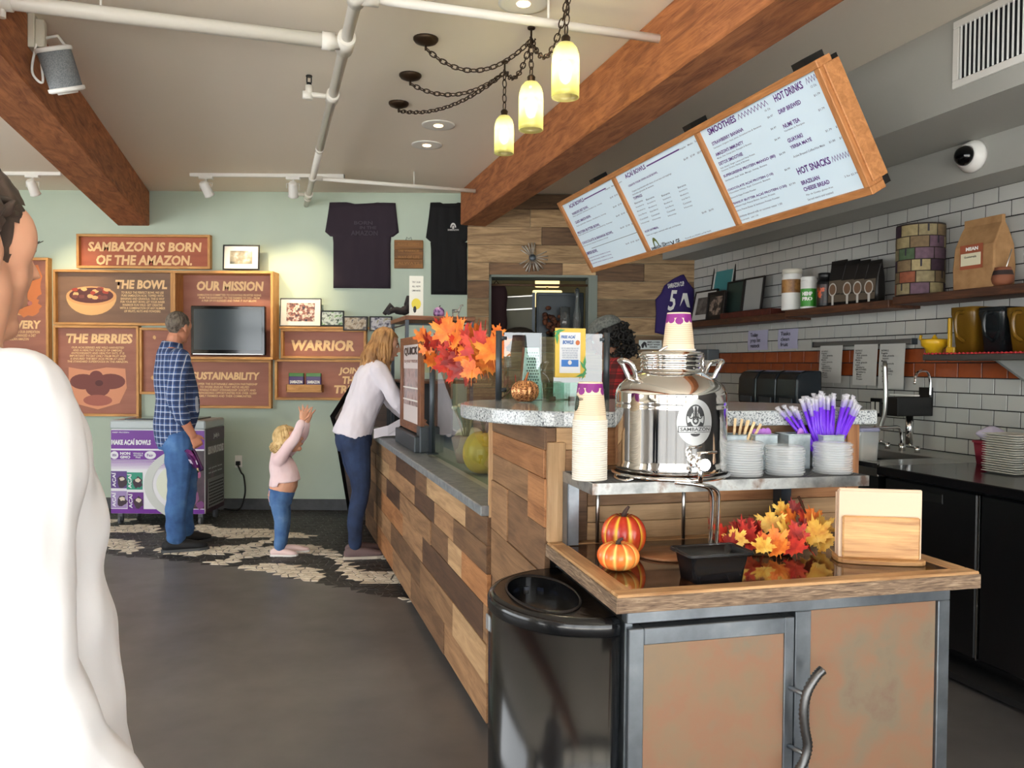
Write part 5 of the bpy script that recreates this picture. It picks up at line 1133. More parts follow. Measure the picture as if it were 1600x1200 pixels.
MB().tube([(0, 0, .165), (0, 0, .187), (.001, 0, .193), (0, .001, .199), (.001, 0, .205)], [.0062, .0064, .0045, .007, .008], 8).build('wrapper_tip', mat('clear wrapper', (240, 240, 246), .12, alpha=.35, spec=.9), ST)
r = random.Random(8); first = True
for k in range(54):
    t = -1+2*((k*.618) % 1); ax = (t*.5+r.uniform(-.14, .14) if k > 2 else -.72+.12*k); ay = r.uniform(-.25, .18)
    loc = W(tD+ax*.045, 2.195+ay*.1, SHZ+.004+r.uniform(0, .03), CA); M = Matrix.Translation(loc) @ Matrix.Rotation(CA, 4, 'Z') @ Matrix.Rotation(ax, 4, 'Y') @ Matrix.Rotation(ay, 4, 'X')
    lab = 'purple wrapped straw leaning furthest out of the straw tin' if k == 0 else 'purple wrapped straw standing in the galvanised tin'
    if first: ST.matrix_basis = M; ST['label'] = lab; ST['group'] = 'purple straws in a tin'; first = False
    else: dup(ST, M=M, label=lab)['group'] = 'purple straws in a tin'
for k in range(6):
    M = Matrix.Translation(W(tA+.005+.004*k, 2.19, SHZ+.005, CA)) @ Matrix.Rotation(CA, 4, 'Z') @ Matrix.Rotation(.12+.07*k, 4, 'Y') @ Matrix.Rotation(.1*(k % 3)-.1, 4, 'X')
    o = MB().box(-.0045, -.001, 0, .0045, .001, .15).build('wooden_stirrer', wood('birch stick', (206, 172, 122), (236, 210, 166), .6), M=M, bevel=.0008); tag(o, ORD[k]+' flat wooden stirrer from the urn in the half hidden tin', 'stirrer', 'wooden stirrers in a tin')
def spoon(M, lab):
    T = thing('plastic_spoon', lab, 'spoon', M=M, group='purple plastic spoons')
    MB().box(-.004, -.0012, 0, .004, .0012, .085).build('handle', mat('lilac plastic', (170, 110, 200), .35), T, bevel=.001)
    MB().ell((0, 0, .1), (.013, .004, .02), 12, 8).build('bowl', mat('lilac plastic', (170, 110, 200), .35), T)
for k in range(4): spoon(Matrix.Translation(W(tB_+.005+.009*k, 2.20, SHZ+.004, CA)) @ Matrix.Rotation(CA, 4, 'Z') @ Matrix.Rotation(-.2+.05*k, 4, 'Y'), ORD[k]+' purple plastic spoon from the urn, in the tin nearer it')
spoon(Matrix.Translation(W(tC+.012, 2.19, SHZ+.004, CA)) @ Matrix.Rotation(CA, 4, 'Z') @ Matrix.Rotation(.12, 4, 'Y'), 'single purple plastic spoon in the tin beside the straws')
# painted pumpkins on the cabinet top
def pk_mat(nm, cols, n):
    m, N, L, P = newmat(nm); tc = N.new('ShaderNodeTexCoord'); sp = N.new('ShaderNodeSeparateXYZ'); L.new(tc.outputs['Object'], sp.inputs[0])
    at = N.new('ShaderNodeMath'); at.operation = 'ARCTAN2'; L.new(sp.outputs[1], at.inputs[0]); L.new(sp.outputs[0], at.inputs[1])
    ml = N.new('ShaderNodeMath'); ml.operation = 'MULTIPLY'; ml.inputs[1].default_value = n/2; L.new(at.outputs[0], ml.inputs[0])
    cs = N.new('ShaderNodeMath'); cs.operation = 'COSINE'; L.new(ml.outputs[0], cs.inputs[0]); ab = N.new('ShaderNodeMath'); ab.operation = 'ABSOLUTE'; L.new(cs.outputs[0], ab.inputs[0])
    pw = N.new('ShaderNodeMath'); pw.operation = 'POWER'; pw.inputs[1].default_value = 14; L.new(ab.outputs[0], pw.inputs[0])
    no = N.new('ShaderNodeTexNoise'); no.inputs['Scale'].default_value = 16; no.inputs['Detail'].default_value = 3; L.new(tc.outputs['Object'], no.inputs['Vector'])
    rp = N.new('ShaderNodeValToRGB'); e = rp.color_ramp.elements; e[0].position = .35; e[1].position = .68; e[0].color = srgb(*cols[0]); e[1].color = srgb(*cols[1]); L.new(no.outputs['Fac'], rp.inputs[0])
    mx = N.new('ShaderNodeMix'); mx.data_type = 'RGBA'; L.new(pw.outputs[0], mx.inputs[0]); L.new(rp.outputs[0], mx.inputs[6]); mx.inputs[7].default_value = srgb(*cols[2]); L.new(mx.outputs[2], P.inputs['Base Color'])
    P.inputs['Roughness'].default_value = .25; return m
pumpkin('painted_pumpkin', 'tall red and yellow striped pumpkin behind the small orange one', W(.835, 2.06, ZT-.002, CA), .062, .115, pk_mat('red striped pumpkin skin', ((168, 32, 28), (214, 84, 40), (244, 196, 70)), 9), 9, .12, mat('dry dark stem', (64, 46, 40), .8), 'painted pumpkins on the cabinet', stem_h=.18)
pumpkin('painted_pumpkin', 'small squat orange pumpkin at the edge of the dark stone', W(.762, 1.915, ZT-.002, CA), .055, .072, pk_mat('orange striped pumpkin skin', ((230, 92, 38), (240, 150, 70), (250, 214, 120)), 10), 10, .12, mat('dry dark stem', (64, 46, 40), .8), 'painted pumpkins on the cabinet', stem_h=.12)
# black pan
zr = ZT+.066
cs = [atZ(x, y, zr) for x, y in ((1049, 856.5), (1143, 849), (1182, 867), (1072, 871.5))]; c = sum(cs, Vector())/4
ux = ((cs[2]-cs[3])+(cs[1]-cs[0])).normalized(); an = atan2(ux.y, ux.x); wx = ((cs[2]-cs[3]).length+(cs[1]-cs[0]).length)/4; wy = min(.09, ((cs[0]-cs[3]).length+(cs[1]-cs[2]).length)/4)
T = thing('food_pan', 'empty black plastic food pan on the dark stone', 'pan', (c.x, c.y, ZT-.002), an)
def rr_(a, b, r, z, n=5):
    out = []
    for qx, qy, s in ((1, 1, 0), (-1, 1, pi/2), (-1, -1, pi), (1, -1, 1.5*pi)):
        for k in range(n): t = s+pi/2*k/(n-1); out.append((qx*(a-r)+r*cos(t), qy*(b-r)+r*sin(t), z))
    return out
m_pan_ = mat('black polycarbonate', (20, 21, 23), .22)
MB().rings([rr_(wx*.74, wy*.74, .012, 0), rr_(wx*.8, wy*.8, .014, .036), rr_(wx*.82, wy*.82, .014, .04), rr_(wx*.86, wy*.86, .014, .062), rr_(wx, wy, .012, .066), rr_(wx, wy, .012, .07), rr_(wx*.86, wy*.86, .014, .0695), rr_(wx*.80, wy*.80, .014, .04), rr_(wx*.73, wy*.73, .012, .004)]).build('shell', m_pan_, T)
MB().rings([rr_(wx*.985, wy*.985, .012, .0705), rr_(wx*.985, wy*.985, .012, .073), rr_(wx*.955, wy*.955, .012, .073), rr_(wx*.955, wy*.955, .012, .0705)], cap0=False, cap1=False).build('rim_bead', m_pan_, T)
# maple leaves
def leaf_mesh(nm, seed, m):
    r = random.Random(seed); tips = [(0, 1.0), (11, .74), (19, .8), (30, .56), (44, .86), (54, .96), (63, .8), (76, .56), (92, .72), (104, .74), (122, .46), (140, .5), (165, .3)]; pts = []
    half_ = []
    for i, (a, q) in enumerate(tips):
        half_.append((a, q*r.uniform(.92, 1.05)))
        if i < len(tips)-1: half_.append(((a+tips[i+1][0])/2+r.uniform(-2, 2), min(q, tips[i+1][1])*.9))
    for a, q in half_: pts.append((q*sin(radians(a)), q*cos(radians(a))))
    for a, q in half_[::-1][:-1]: pts.append((-q*sin(radians(a)), q*cos(radians(a))))
    cv = r.uniform(.15, .5); tw = r.uniform(-.3, .3)
    H = lambda x, y: -.22*x*x-.25*cv*(y-.2)**2+tw*x*y*.4+.10*abs(x)
    B = MB(); n = len(pts); V = [(0, .05, H(0, .05))]
    for q in (.5, 1): V += [(x*q, y*q, H(x*q, y*q)+(.03*r.uniform(-1, 1) if q == 1 else 0)) for x, y in pts]
    F = [(0, 1+i, 1+(i+1) % n) for i in range(n)]+[(1+i, 1+n+i, 1+n+(i+1) % n, 1+(i+1) % n) for i in range(n)]
    B.add(V, F, True); B.tube([(0, .05, 0), (.02, -.35, -.03), (.05, -.6, .0)], [.022, .016, .012], 5); me = B.mesh(nm); me.materials.append(m); return me
def leafmat(nm, c1, c2, c3): return ramp_mat(nm, [(.32, c1), (.5, c2), (.68, c3)], 1.6, 5, .5)
LM = [leafmat('red leaf', (150, 26, 22), (196, 44, 34), (214, 78, 44)), leafmat('orange leaf', (206, 84, 30), (236, 122, 42), (246, 160, 64)), leafmat('yellow leaf', (198, 120, 40), (226, 176, 70), (238, 204, 110)), leafmat('crimson leaf', (110, 20, 24), (150, 34, 30), (176, 54, 38))]
LV = [[leaf_mesh('leaf', 10*i+j, LM[i]) for j in range(3)] for i in range(4)]
def leaves(T, spots, seed):
    r = random.Random(seed)
    for (p, size, mi, tx, ty, tz) in spots:
        M = Matrix.Translation(p) @ Matrix.Rotation(tz, 4, 'Z') @ Matrix.Rotation(tx, 4, 'X') @ Matrix.Rotation(ty, 4, 'Y') @ Matrix.Scale(size, 4)
        link('leaf', LV[mi][r.randrange(3)], None, T, M=M)
T = C0('autumn_leaf_spray', 'spray of red and yellow maple leaves lying on the cabinet top', 'leaves', 1.3, 2.03, ZT-.002)
sp = []
for (px, py, dep, sz, mi, face, rot) in ((1128, 838, 2.02, .055, 0, 1.2, .6), (1150, 846, 1.99, .05, 2, 1.1, -.4), (1175, 832, 2.04, .06, 3, 1.3, .2), (1178, 850, 2.0, .05, 0, .9, 2.2), (1110, 832, 2.05, .05, 0, 1.0, 1.4), (1205, 822, 2.05, .06, 2, 1.25, -.2), (1212, 848, 1.97, .058, 1, 1.1, 2.8), (1235, 815, 2.06, .055, 1, 1.3, .5), (1245, 838, 2.0, .052, 0, 1.1, -.9), (1222, 800, 2.08, .045, 2, 1.35, .1), (1240, 798, 2.09, .045, 3, 1.3, -.5), (1256, 812, 2.05, .045, 0, 1.2, .8), (1243, 858, 1.93, .05, 0, .8, 2.6), (1275, 838, 1.98, .068, 2, 1.1, -.7), (1270, 815, 2.05, .055, 1, 1.25, -.3), (1195, 856, 1.94, .048, 2, .8, 2.9), (1260, 848, 1.96, .045, 1, .9, -2.2), (1160, 830, 2.06, .05, 0, 1.3, -.6), (1290, 850, 1.97, .05, 2, .7, -1.2), (1140, 852, 1.97, .045, 3, .8, 2.0), (1120, 848, 2.0, .05, 0, 1.0, .9), (1165, 842, 2.02, .055, 0, 1.2, -1.1), (1190, 838, 2.03, .055, 0, 1.2, 1.0), (1228, 832, 2.02, .055, 2, 1.2, .4), (1255, 828, 2.04, .05, 3, 1.25, -.2), (1285, 828, 2.03, .055, 2, 1.2, -.9), (1218, 860, 1.93, .045, 1, .75, 2.4), (1152, 834, 2.05, .05, 3, 1.25, .2), (1265, 858, 1.93, .045, 0, .7, -2.4)):
    q = atS(px, py, dep, CA)-Vector((1.3, 2.03, ZT-.002)); q.z = max(q.z, sz*.5*sin(face)+.004)
    sp.append((q, sz, mi, face, .3*sin(px), rot))
leaves(T, [(a, b, c, d, e, f*.35) if False else (a, b, c, d, f, e) for a, b, c, d, e, f in sp], 5)
MB().tube([(-.22, .0, .006), (-.1, .02, .02), (.05, .03, .03), (.12, .04, .08), (.1, .06, .14)], .004, 6).build('stem', mat('brown twig', (90, 56, 36), .7), T)
# leaf garland over the counter glass
T = thing('leaf_garland', 'garland of orange and red maple leaves hung over the counter glass', 'leaves', W(.945, 3.6, 1.46))
sp = []; r = random.Random(14); B0 = W(.945, 3.6, 1.46)
for (px, py, sz, mi) in ((668, 540, .11, 0), (690, 528, .1, 0), (700, 522, .14, 1), (715, 530, .15, 1), (660, 528, .09, 1), (683, 552, .1, 3), (676, 568, .1, 1), (700, 552, .12, 0), (722, 545, .12, 0), (742, 532, .12, 1), (758, 525, .1, 0), (748, 548, .14, 0), (766, 540, .1, 0), (735, 560, .13, 1), (712, 565, .12, 3), (695, 575, .1, 0), (722, 578, .12, 3), (750, 566, .14, 1), (738, 580, .12, 1), (705, 590, .09, 0), (762, 572, .1, 1), (690, 512, .08, 0), (668, 556, .09, 3), (778, 520, .05, 1), (708, 540, .11, 1), (728, 528, .11, 0), (756, 555, .15, 1), (684, 538, .1, 0), (716, 552, .1, 3), (744, 575, .13, 1), (666, 548, .08, 1), (730, 590, .1, 3), (770, 552, .12, 1), (700, 562, .1, 1)):
    t = (px-655)/120; o = .945-.05+.04*r.uniform(-1, 1)
    q = W(*atO(px, py, o)); sp.append((q-B0, sz*.92, mi, 1.25+r.uniform(-.3, .3), r.uniform(-2.6, 2.6), r.uniform(-.5, .7)))
leaves(T, sp, 3)
MB().tube([W(*atO(x, y, .93))-B0 for x, y in ((664, 556), (690, 545), (720, 548), (750, 552), (770, 560))], .006, 6).build('stem', mat('brown twig', (90, 56, 36), .7), T)
q = W(.745, 2.93, GZ+.06, CA); T = thing('fallen_leaf', 'single red leaf beside the glitter pumpkin', 'leaf', q)
link('leaf', LV[0][1], None, T, M=Matrix.Rotation(1.3, 4, 'X') @ Matrix.Rotation(1.5, 4, 'Y') @ Matrix.Scale(.05, 4)); MB().tube([(0, 0, 0), (-.03, .03, -.03), (-.06, .07, -.058)], .002, 5).build('stem', mat('brown twig', (90, 56, 36), .7), T)
# napkin holder
q = atZ(1380, 880, ZT); T = thing('napkin_holder', 'wooden napkin holder full of kraft napkins on the cabinet corner', 'napkin holder', (q.x, q.y+.035, ZT-.002), radians(-9))
m_ac = wood('acacia wood', (150, 104, 62), (214, 168, 112), .45, (1.5, 9, 9), .05)
MB().prism(spline([(-.115, 0), (-.1, -.045), (0, -.055), (.1, -.045), (.115, 0), (.1, .045), (0, .055), (-.1, .045), (-.115, 0)], 4)[:-1], .012).build('base', m_ac, T, bevel=.002)
for y in (-.028, .028): MB().box(-.098, y-.005, .012, .098, y+.005, .125).build('side_board', m_ac, T, bevel=.004)
nb = MB(); r = random.Random(1)
for k in range(9): d = r.uniform(-.002, .002); nb.box(-.104+d, -.021+k*.0047, .0125, .104+d, -.0178+k*.0047, .196-.002*abs(k-2)+d)
nb.build('napkins', mat('kraft napkin paper', (222, 196, 170), .8), T)
# inside the glass: gourds and dried flowers
pumpkin('yellow_gourd', 'large yellow gourd inside the counter glass', W(1.06, 3.93, .866), .115, .22, mat('yellow gourd skin', (206, 160, 50), .35), 10, .06)
pumpkin('pale_gourd', 'pale ribbed gourd inside the counter glass, behind the yellow one', W(1.2, 4.82, .866), .1, .17, mat('pale gourd skin', (206, 188, 158), .4), 12, .08)
T = K0('dried_flowers', 'dried flower bunch in a wrapped pot inside the counter glass', 'flowers', 1.08, 4.42, .866)
MB().lathe([(.05, 0), (.065, .06), (.085, .14), (.07, .15)], 20).build('wrap', mat('dusty pink wrap', (176, 140, 132), .7), T)
r = random.Random(6); B1, B2 = MB(), MB()
for k in range(26):
    a, e = r.uniform(0, 2*pi), r.uniform(.1, .55); p1 = Vector((.17*sin(e)*cos(a), .2*sin(e)*sin(a), .13+.2*cos(e)))
    B1.tube([(0, 0, .1), p1*.6+Vector((0, 0, .05)), p1], .0018, 4); B2.ell(p1, (.011, .011, .011), 8, 6)
B1.build('stems', mat('straw stem', (140, 112, 72), .8), T); B2.build('blossoms', mat('cream blossom', (216, 204, 184), .8), T)
# rack at the far end of the counter with small decorations
T = K0('counter_rack', 'small wood topped metal rack at the far end of the counter', 'rack', 1.16, 5.95, .866)
hr = .90
MB().box(-.235, -.36, hr-.03, .27, .36, hr).build('top_board', m_pf, T, bevel=.003)
for a, b in ((-.22, -.33), (.25, -.33), (-.22, .33), (.25, .33)): MB().box(a-.012, b-.012, 0, a+.012, b+.012, hr-.03).build('leg', m_dgrey, T)
MB().box(-.235, -.36, .42, .27, .36, .44).build('lower_board', m_pf, T, bevel=.003); MB().box(-.21, .3, .0, .24, .31, .42).build('back_sheet', m_black, T)
MB().tube([(-.22, -.33, hr-.06), (.25, -.33, hr-.06)], .006, 6).tube([(-.22, -.33, hr-.06), (-.22, .33, hr-.06)], .006, 6).build('cross_bar', m_dgrey, T)
zt = .866+hr
def card(name, label, o, s, z, w, h, m, lines, yaw=0):
    T = thing(name, label, 'card', W(o, s, z), KA+yaw)
    MB().box(-w/2, -.002, 0, w/2, .002, h).build('card', m, T); return T
c = card('table_card', 'tall white menu card with a yellow print on the rack', 1.02, 5.70, zt, .1, .29, mat('card white', (226, 226, 214), .5), 0, -.2)
flat(c, oval(0, .09, .034, .04, 14), mat('card yellow', (214, 196, 60), .5), -.0026, 'print'); flat(c, oval(-.01, .05, .012, .025, 8), m_inkd, -.003, 'print')
for k, s in enumerate(('TRY OUR', 'ALL NEW', 'LEMONADES')): text(s, m_inkd, c, YP(0, -.003, .245-.03*k), .06, .012, .01)
T = thing('decor_figure', 'small dark clothed figurine lounging on the rack', 'figurine', W(.96, 5.86, zt), KA+.3)
b = MB().tube(spline([(-.14, -.02, .03), (-.08, 0, .05), (-.02, 0, .045), (.03, 0, .07), (.06, .0, .15)], 4), [.02]*5+[.026]*4+[.034]*4+[.04]*4, 10).tube([(.06, 0, .14), (.02, -.03, .1), (.0, -.04, .05)], .012, 8).tube([(-.08, .0, .05), (-.1, .02, .09), (-.15, .02, .02)], .017, 8)
b.build('clothes', mat('charcoal cloth', (34, 30, 32), .8), T); MB().ell((.075, 0, .205), (.028, .03, .036), 12, 8).build('head', mat('tan face', (176, 140, 110), .6), T); MB().ell((.078, 0, .228), (.034, .034, .022), 12, 8).build('cap', mat('tan cap', (150, 120, 84), .8), T)
T = thing('painted_ornament', 'small purple painted ornament on the rack', 'ornament', W(1.19, 5.72, zt), KA); MB().lathe([(.03, 0), (.042, .02), (.04, .05), (.022, .07), (.001, .075)], 16).build('body', ramp_mat('purple ornament', [(.4, (70, 40, 90)), (.6, (170, 130, 180))], 30, 2, .3), T); MB().tube([(0, 0, .07), (.01, 0, .085)], .004, 5).build('knob', m_black, T)
T = thing('glass_animal', 'tiny clear glass animal on the rack', 'figurine', W(1.31, 5.68, zt), KA)
g = MB().tube([(-.03, 0, .045), (.02, 0, .048), (.035, 0, .085), (.05, 0, .088)], [.012, .013, .008, .007], 8)
for x in (-.026, .018):
    for y in (-.007, .007): g.tube([(x, y, .042), (x, y, 0)], .0035, 6)
g.build('body', mat('clear ornament glass', (240, 245, 245), .05, trans=.9), T)
T = K0('business_card_holder', 'small holder of pale cards on the counter behind the woman', 'card holder', 1.06, 5.5, .866)
MB().box(-.05, -.03, 0, .05, .03, .02).box(-.045, -.02, .02, -.035, .02, .5).build('stand', m_black, T); MB().box(-.05, -.026, .5, .05, -.02, .6).build('cards', mat('pale green card', (214, 222, 186), .6), T)
# ================================================================ kitchen wall, shelves and equipment
RL = Matrix.Rotation(-pi/2, 4, 'Z') @ Matrix.Rotation(pi/2, 4, 'X')      # a frame on the tiled wall: x along -s (photo right), y up, facing the room
m_shelf = wood('dark walnut shelf', (48, 28, 18), (96, 58, 36), .55, (1.5, 10, 10), .1)
for lab, s0, s1, o0, zt_ in (('dark wooden shelf carrying framed pictures, beside the plank wall', 5.13, 6.84, 3.70, 1.83), ('dark wooden shelf carrying tubs and black bags', 4.07, 5.11, 3.68, 1.845), ('dark wooden shelf carrying the patchwork drum and brown bag', 2.3, 4.04, 3.68, 1.86)):
    o = MB().box(-(s1-s0)/2, -(OT-.007-o0)/2, -.05, (s1-s0)/2, (OT-.007-o0)/2, 0).build('wall_shelf', m_shelf, None, bevel=.004); o.matrix_basis = Matrix.Translation(W((o0+OT-.007)/2, (s0+s1)/2, zt_)) @ Matrix.Rotation(KA+pi/2, 4, 'Z'); tag(o, lab, 'shelf', 'dark wooden shelves on the tiled wall')
def krect(r, o):
    a, b = atO(r[0], (r[1]+r[3])/2, o), atO(r[2], (r[1]+r[3])/2, o); c, d = atO((r[0]+r[2])/2, r[1], o), atO((r[0]+r[2])/2, r[3], o)
    return b.y, a.y, d.z, c.z
def kframe(label, r, o, z0, frame, mount, pic, lean=.12, b=.05, title=None):
    s0, s1, _, z1 = krect(r, o); w, h = (s1-s0)/2, z1-z0
    T = thing('framed_print', label, 'picture', M=Matrix.Translation(W(o, (s0+s1)/2, z0)) @ Matrix.Rotation(KA-pi/2, 4, 'Z') @ Matrix.Rotation(-lean, 4, 'X'), group='framed pictures on the kitchen shelf'); mw = .014
    for a in ((-w, 0, w, mw), (-w, h-mw, w, h)): MB().box(a[0], 0, a[1], a[2], .02, a[3]).build('frame_side', frame, T, bevel=.002)
    for sx in (-1, 1): MB().box(min(sx*w, sx*(w-mw)), 0, mw, max(sx*w, sx*(w-mw)), .02, h-mw).build('frame_side', frame, T, bevel=.002)
    MB().box(-w+mw, .008, mw, w-mw, .014, h-mw).build('mount', mount, T)
    if pic: MB().box(-w+mw+b, .006, mw+b, w-mw-b, .009, h-mw-b*(1 if not title else 1.7)).build('print', pic, T)
    if title: text(title, m_inkd, T, YP(0, .007, h-mw-.03), w, .02, .02)
kf = mat('certificate paper', (150, 150, 146), .5); kb = mat('dark kitchen frame', (26, 20, 18), .4)
kframe('tall framed certificate with a teal block on the kitchen shelf', (1103, 403, 1137, 492), 3.85, 1.831, kb, mat('pale certificate', (196, 198, 194), .5), mat('teal print block', (60, 130, 134), .5), .16, .03, 'Certificate')
kframe('framed photo with a wide pale mount nearest the jersey', (1078, 452, 1112, 492), 3.73, 1.831, kb, mat('grey white mount', (190, 188, 184), .5), ramp_mat('dim photo', [(.4, (70, 64, 60)), (.6, (110, 104, 98))], 12, 3, .5), .2, .05)
kframe('small black framed trophy photo on the kitchen shelf', (1102, 455, 1129, 492), 3.715, 1.831, kb, mat('black mat board', (24, 22, 20), .5), ramp_mat('trophy photo', [(.45, (40, 34, 30)), (.55, (150, 130, 116)), (.7, (60, 50, 44))], 14, 3, .5), .1, .03)
kframe('dark green framed print standing on the brown box', (1131, 438, 1157, 484), 3.80, 1.879, kb, mat('deep green print', (40, 56, 50), .5), None, .12)
kframe('grey framed certificate standing on the brown box', (1158, 432, 1188, 484), 3.80, 1.879, kb, kf, None, .12, .02)
s0, s1, _, _ = krect((1133, 473, 1212, 488), 3.76)
T = K0('low_wooden_box', 'low reddish brown wooden box under two frames', 'box', 3.80, (s0+s1)/2, 1.8305); MB().box(-.09, -(s1-s0)/2, 0, .09, (s1-s0)/2, .048).build('body', wood('mahogany box', (58, 22, 16), (92, 40, 28), .5), T, bevel=.003); MB().box(-.085, -(s1-s0)/2+.01, .044, .085, (s1-s0)/2-.01, .0485).build('lid', wood('mahogany box', (58, 22, 16), (92, 40, 28), .5), T)
# tubs on the middle shelf
def tub(name, label, px, py_top, o, z0, wpx, parts):
    a = atO(px, py_top, o); y = W(*a).y; r = wpx/2/FPX*y; h = a.z-z0
    T = K0(name, label, 'tub', o, a.y, z0+.0005); parts(T, r, h)
def t1(T, r, h):
    MB().lathe([(r*.97, 0), (r, .01), (r, h*.78), (r*.93, h*.84), (r*.93, h*.9)], 28).build('jar', m_white, T); MB().lathe([(r*.98, h*.88), (r*.98, h*.99), (r*.9, h)], 28).build('lid', mat('ivory lid', (206, 200, 184), .4), T)
    MB().lathe([(r*1.006, h*.42), (r*1.006, h*.74)], 28, cap=False).build('label_band', ramp_mat('brown tub label', [(.4, (120, 78, 38)), (.6, (168, 120, 64))], 20, 3, .4), T)
def t2(T, r, h):
    MB().lathe([(r*.97, 0), (r, .008), (r, h*.86), (r*.94, h*.88)], 28).build('jar', m_white, T); MB().lathe([(r*.99, h*.87), (r*.99, h*.99), (r*.9, h)], 28).build('lid', m_white, T)
    MB().lathe([(r*1.006, h*.06), (r*1.006, h*.62)], 28, cap=False).build('label_band', mat('green hemp label', (58, 140, 44), .4), T)
    for k, s in enumerate(('HEMP', 'PRO')):
        t = text(s, m_white, T, Matrix.Identity(4), r*1.3, h*.12, .06)
        for v in t.data.vertices: a = radians(222)+v.co.x/r; v.co = Vector((r*1.016*cos(a), r*1.016*sin(a), h*(.46-.16*k)+v.co.y))
def t3(T, r, h):
    MB().lathe([(r*.96, 0), (r, .01), (r, h*.72), (r*.8, h*.8)], 28).build('jar', m_black, T); MB().lathe([(r*.86, h*.79), (r*.86, h*.98), (r*.8, h)], 28).build('lid', m_black, T)
    MB().lathe([(r*1.006, h*.12), (r*1.006, h*.66)], 28, cap=False).build('label_band', ramp_mat('flame label', [(.42, (24, 18, 16)), (.55, (60, 30, 20)), (.63, (206, 84, 30)), (.72, (60, 60, 50))], 16, 3, .4), T)
tub('protein_tub', 'white tub with a brown label on the middle shelf', 1238, 421, 3.75, 1.8455, 31, t1)
tub('hemp_tub', 'white tub with a green hemp label on the middle shelf', 1264, 433, 3.74, 1.8455, 24.5, t2)
tub('black_jar', 'black jar with a flame label on the middle shelf', 1289, 427, 3.75, 1.8455, 24, t3)
def bag(label, px, k):
    o = 3.77; a = atO(px, 407, o); h = a.z-1.846; w = .075
    T = thing('black_pouch', label, 'bag', W(o, a.y, 1.8455), KA-pi/2, 'black powder pouches on the middle shelf')
    MB().rings([rr_(w, .035, .02, 0), rr_(w*1.02, .04, .02, h*.25), rr_(w, .03, .012, h*.6), rr_(w, .012, .006, h*.85), rr_(w*1.03, .004, .002, h)]).build('pouch', mat('matt black foil', (26, 23, 21), .45), T)
    B = MB().add([(-.062, -.043, h*.08), (.062, -.043, h*.08), (.062, -.034, h*.56), (-.062, -.034, h*.56)], [(0, 1, 2, 3)]); B.build('label_panel', mat('dim label', (92, 80, 66), .5), T)
    c = .012*(1 if k else -1); z = h*.36
    B = MB(); n = 20
    B.add([(c+.04*cos(2*pi*i/n)*q, -.0455, z+.045*sin(2*pi*i/n)*q) for q in (1, .8) for i in range(n)], [(i, (i+1) % n, n+(i+1) % n, n+i) for i in range(n)]); B.box(c-.008, -.0458, .006, c+.012, -.0448, z-.04); B.build('spoon_print', mat('pale spoon print', (190, 186, 178), .5), T)
    flat(T, oval(c, z, .032, .036, 16), mat('brown powder print', (112, 84, 62), .6), -.045, 'powder_print')
for k, (px, lab) in enumerate(((1312, 'black powder pouch next to the flame jar'), (1331, 'second black powder pouch from the flame jar'), (1347, 'third black powder pouch from the flame jar'), (1365, 'black powder pouch at the end of the middle shelf'))): bag(lab, px, k)
# patchwork drum
o = 3.80; a, b = atO(1441, 353, o), atO(1441, 455, o); rD = 34/FPX*W(*a).y; z0 = 1.8605; h = a.z-z0
T = K0('patchwork_drum', 'tall round drum covered in coloured fabric patches', 'drum', o-.01, a.y, z0)
MB().lathe([(rD, 0), (rD, h-.01), (rD*1.02, h-.008), (rD*1.02, h), (rD*.94, h), (rD*.94, h-.02)], 36).build('shell', mat('dark wicker', (46, 36, 30), .7), T)
r = random.Random(17); PC = [(124, 112, 82), (70, 54, 68), (62, 80, 54), (104, 86, 60), (90, 68, 80), (44, 42, 54), (120, 66, 42), (140, 126, 90), (78, 66, 48), (54, 36, 48)]
for row in range(6):
    n = 8; off = r.random()
    for k in range(n):
        a0, a1 = 2*pi*(k+off)/n+.02, 2*pi*(k+1+off)/n-.02; za, zb = h*(.01+row*.163), h*(.01+(row+1)*.163)-.005
        mm = mat('patch %d' % ((row*7+k*3+r.randrange(4)) % 10), PC[(row*7+k*3+r.randrange(4)) % 10], .8, noise=.25, nscale=40)
        B = MB(); q = 4
        B.rings([[((rD+.004)*cos(a0+(a1-a0)*i/q), (rD+.004)*sin(a0+(a1-a0)*i/q), z) for i in range(q+1)] for z in (za, zb)], closed=False, cap0=False, cap1=False); B.build('patch', mm, T)
        if (row+k) % 3 == 0:
            am = (a0+a1)/2; B = MB(); zc = (za+zb)/2; B.rings([[((rD+.0055)*cos(am+t), (rD+.0055)*sin(am+t), z) for t in (-.04, .04)] for z in (zc-.01, zb)], closed=False, cap0=False, cap1=False); B.build('patch', mat('dark patch', (40, 36, 44), .8), T)
# brown coffee bag and gourd cup
o = 3.79; a, b = atO(1498, 451, o), atO(1577, 440, o); s_ = (a.y+b.y)/2; w = abs(a.y-b.y)/2*.82; h = atO(1535, 341, o).z-1.861
T = thing('kraft_coffee_bag', 'large brown paper coffee bag on the shelf', 'bag', W(o, s_, 1.8605), KA-pi/2)
MB().rings([rr_(w, .075, .01, 0, 3), rr_(w*1.02, .078, .01, h*.3, 3), rr_(w*.98, .07, .01, h*.6, 3), rr_(w*.95, .03, .006, h*.82, 3), rr_(w*.92, .012, .004, h*.9, 3), rr_(w*.93, .01, .003, h, 3)], sm=False).build('bag', ramp_mat('kraft paper', [(.35, (138, 102, 64)), (.65, (160, 122, 80))], 12, 4, .8, 0, .3), T)
MB().box(-w*.6, -.082, h*.28, w*.5, -.079, h*.62).build('label_panel', mat('rust bag label', (140, 72, 44), .6), T); MB().box(-w*.55, -.0835, h*.33, w*.42, -.0815, h*.5).build('label_paper', mat('cream bag label', (206, 198, 168), .6), T)
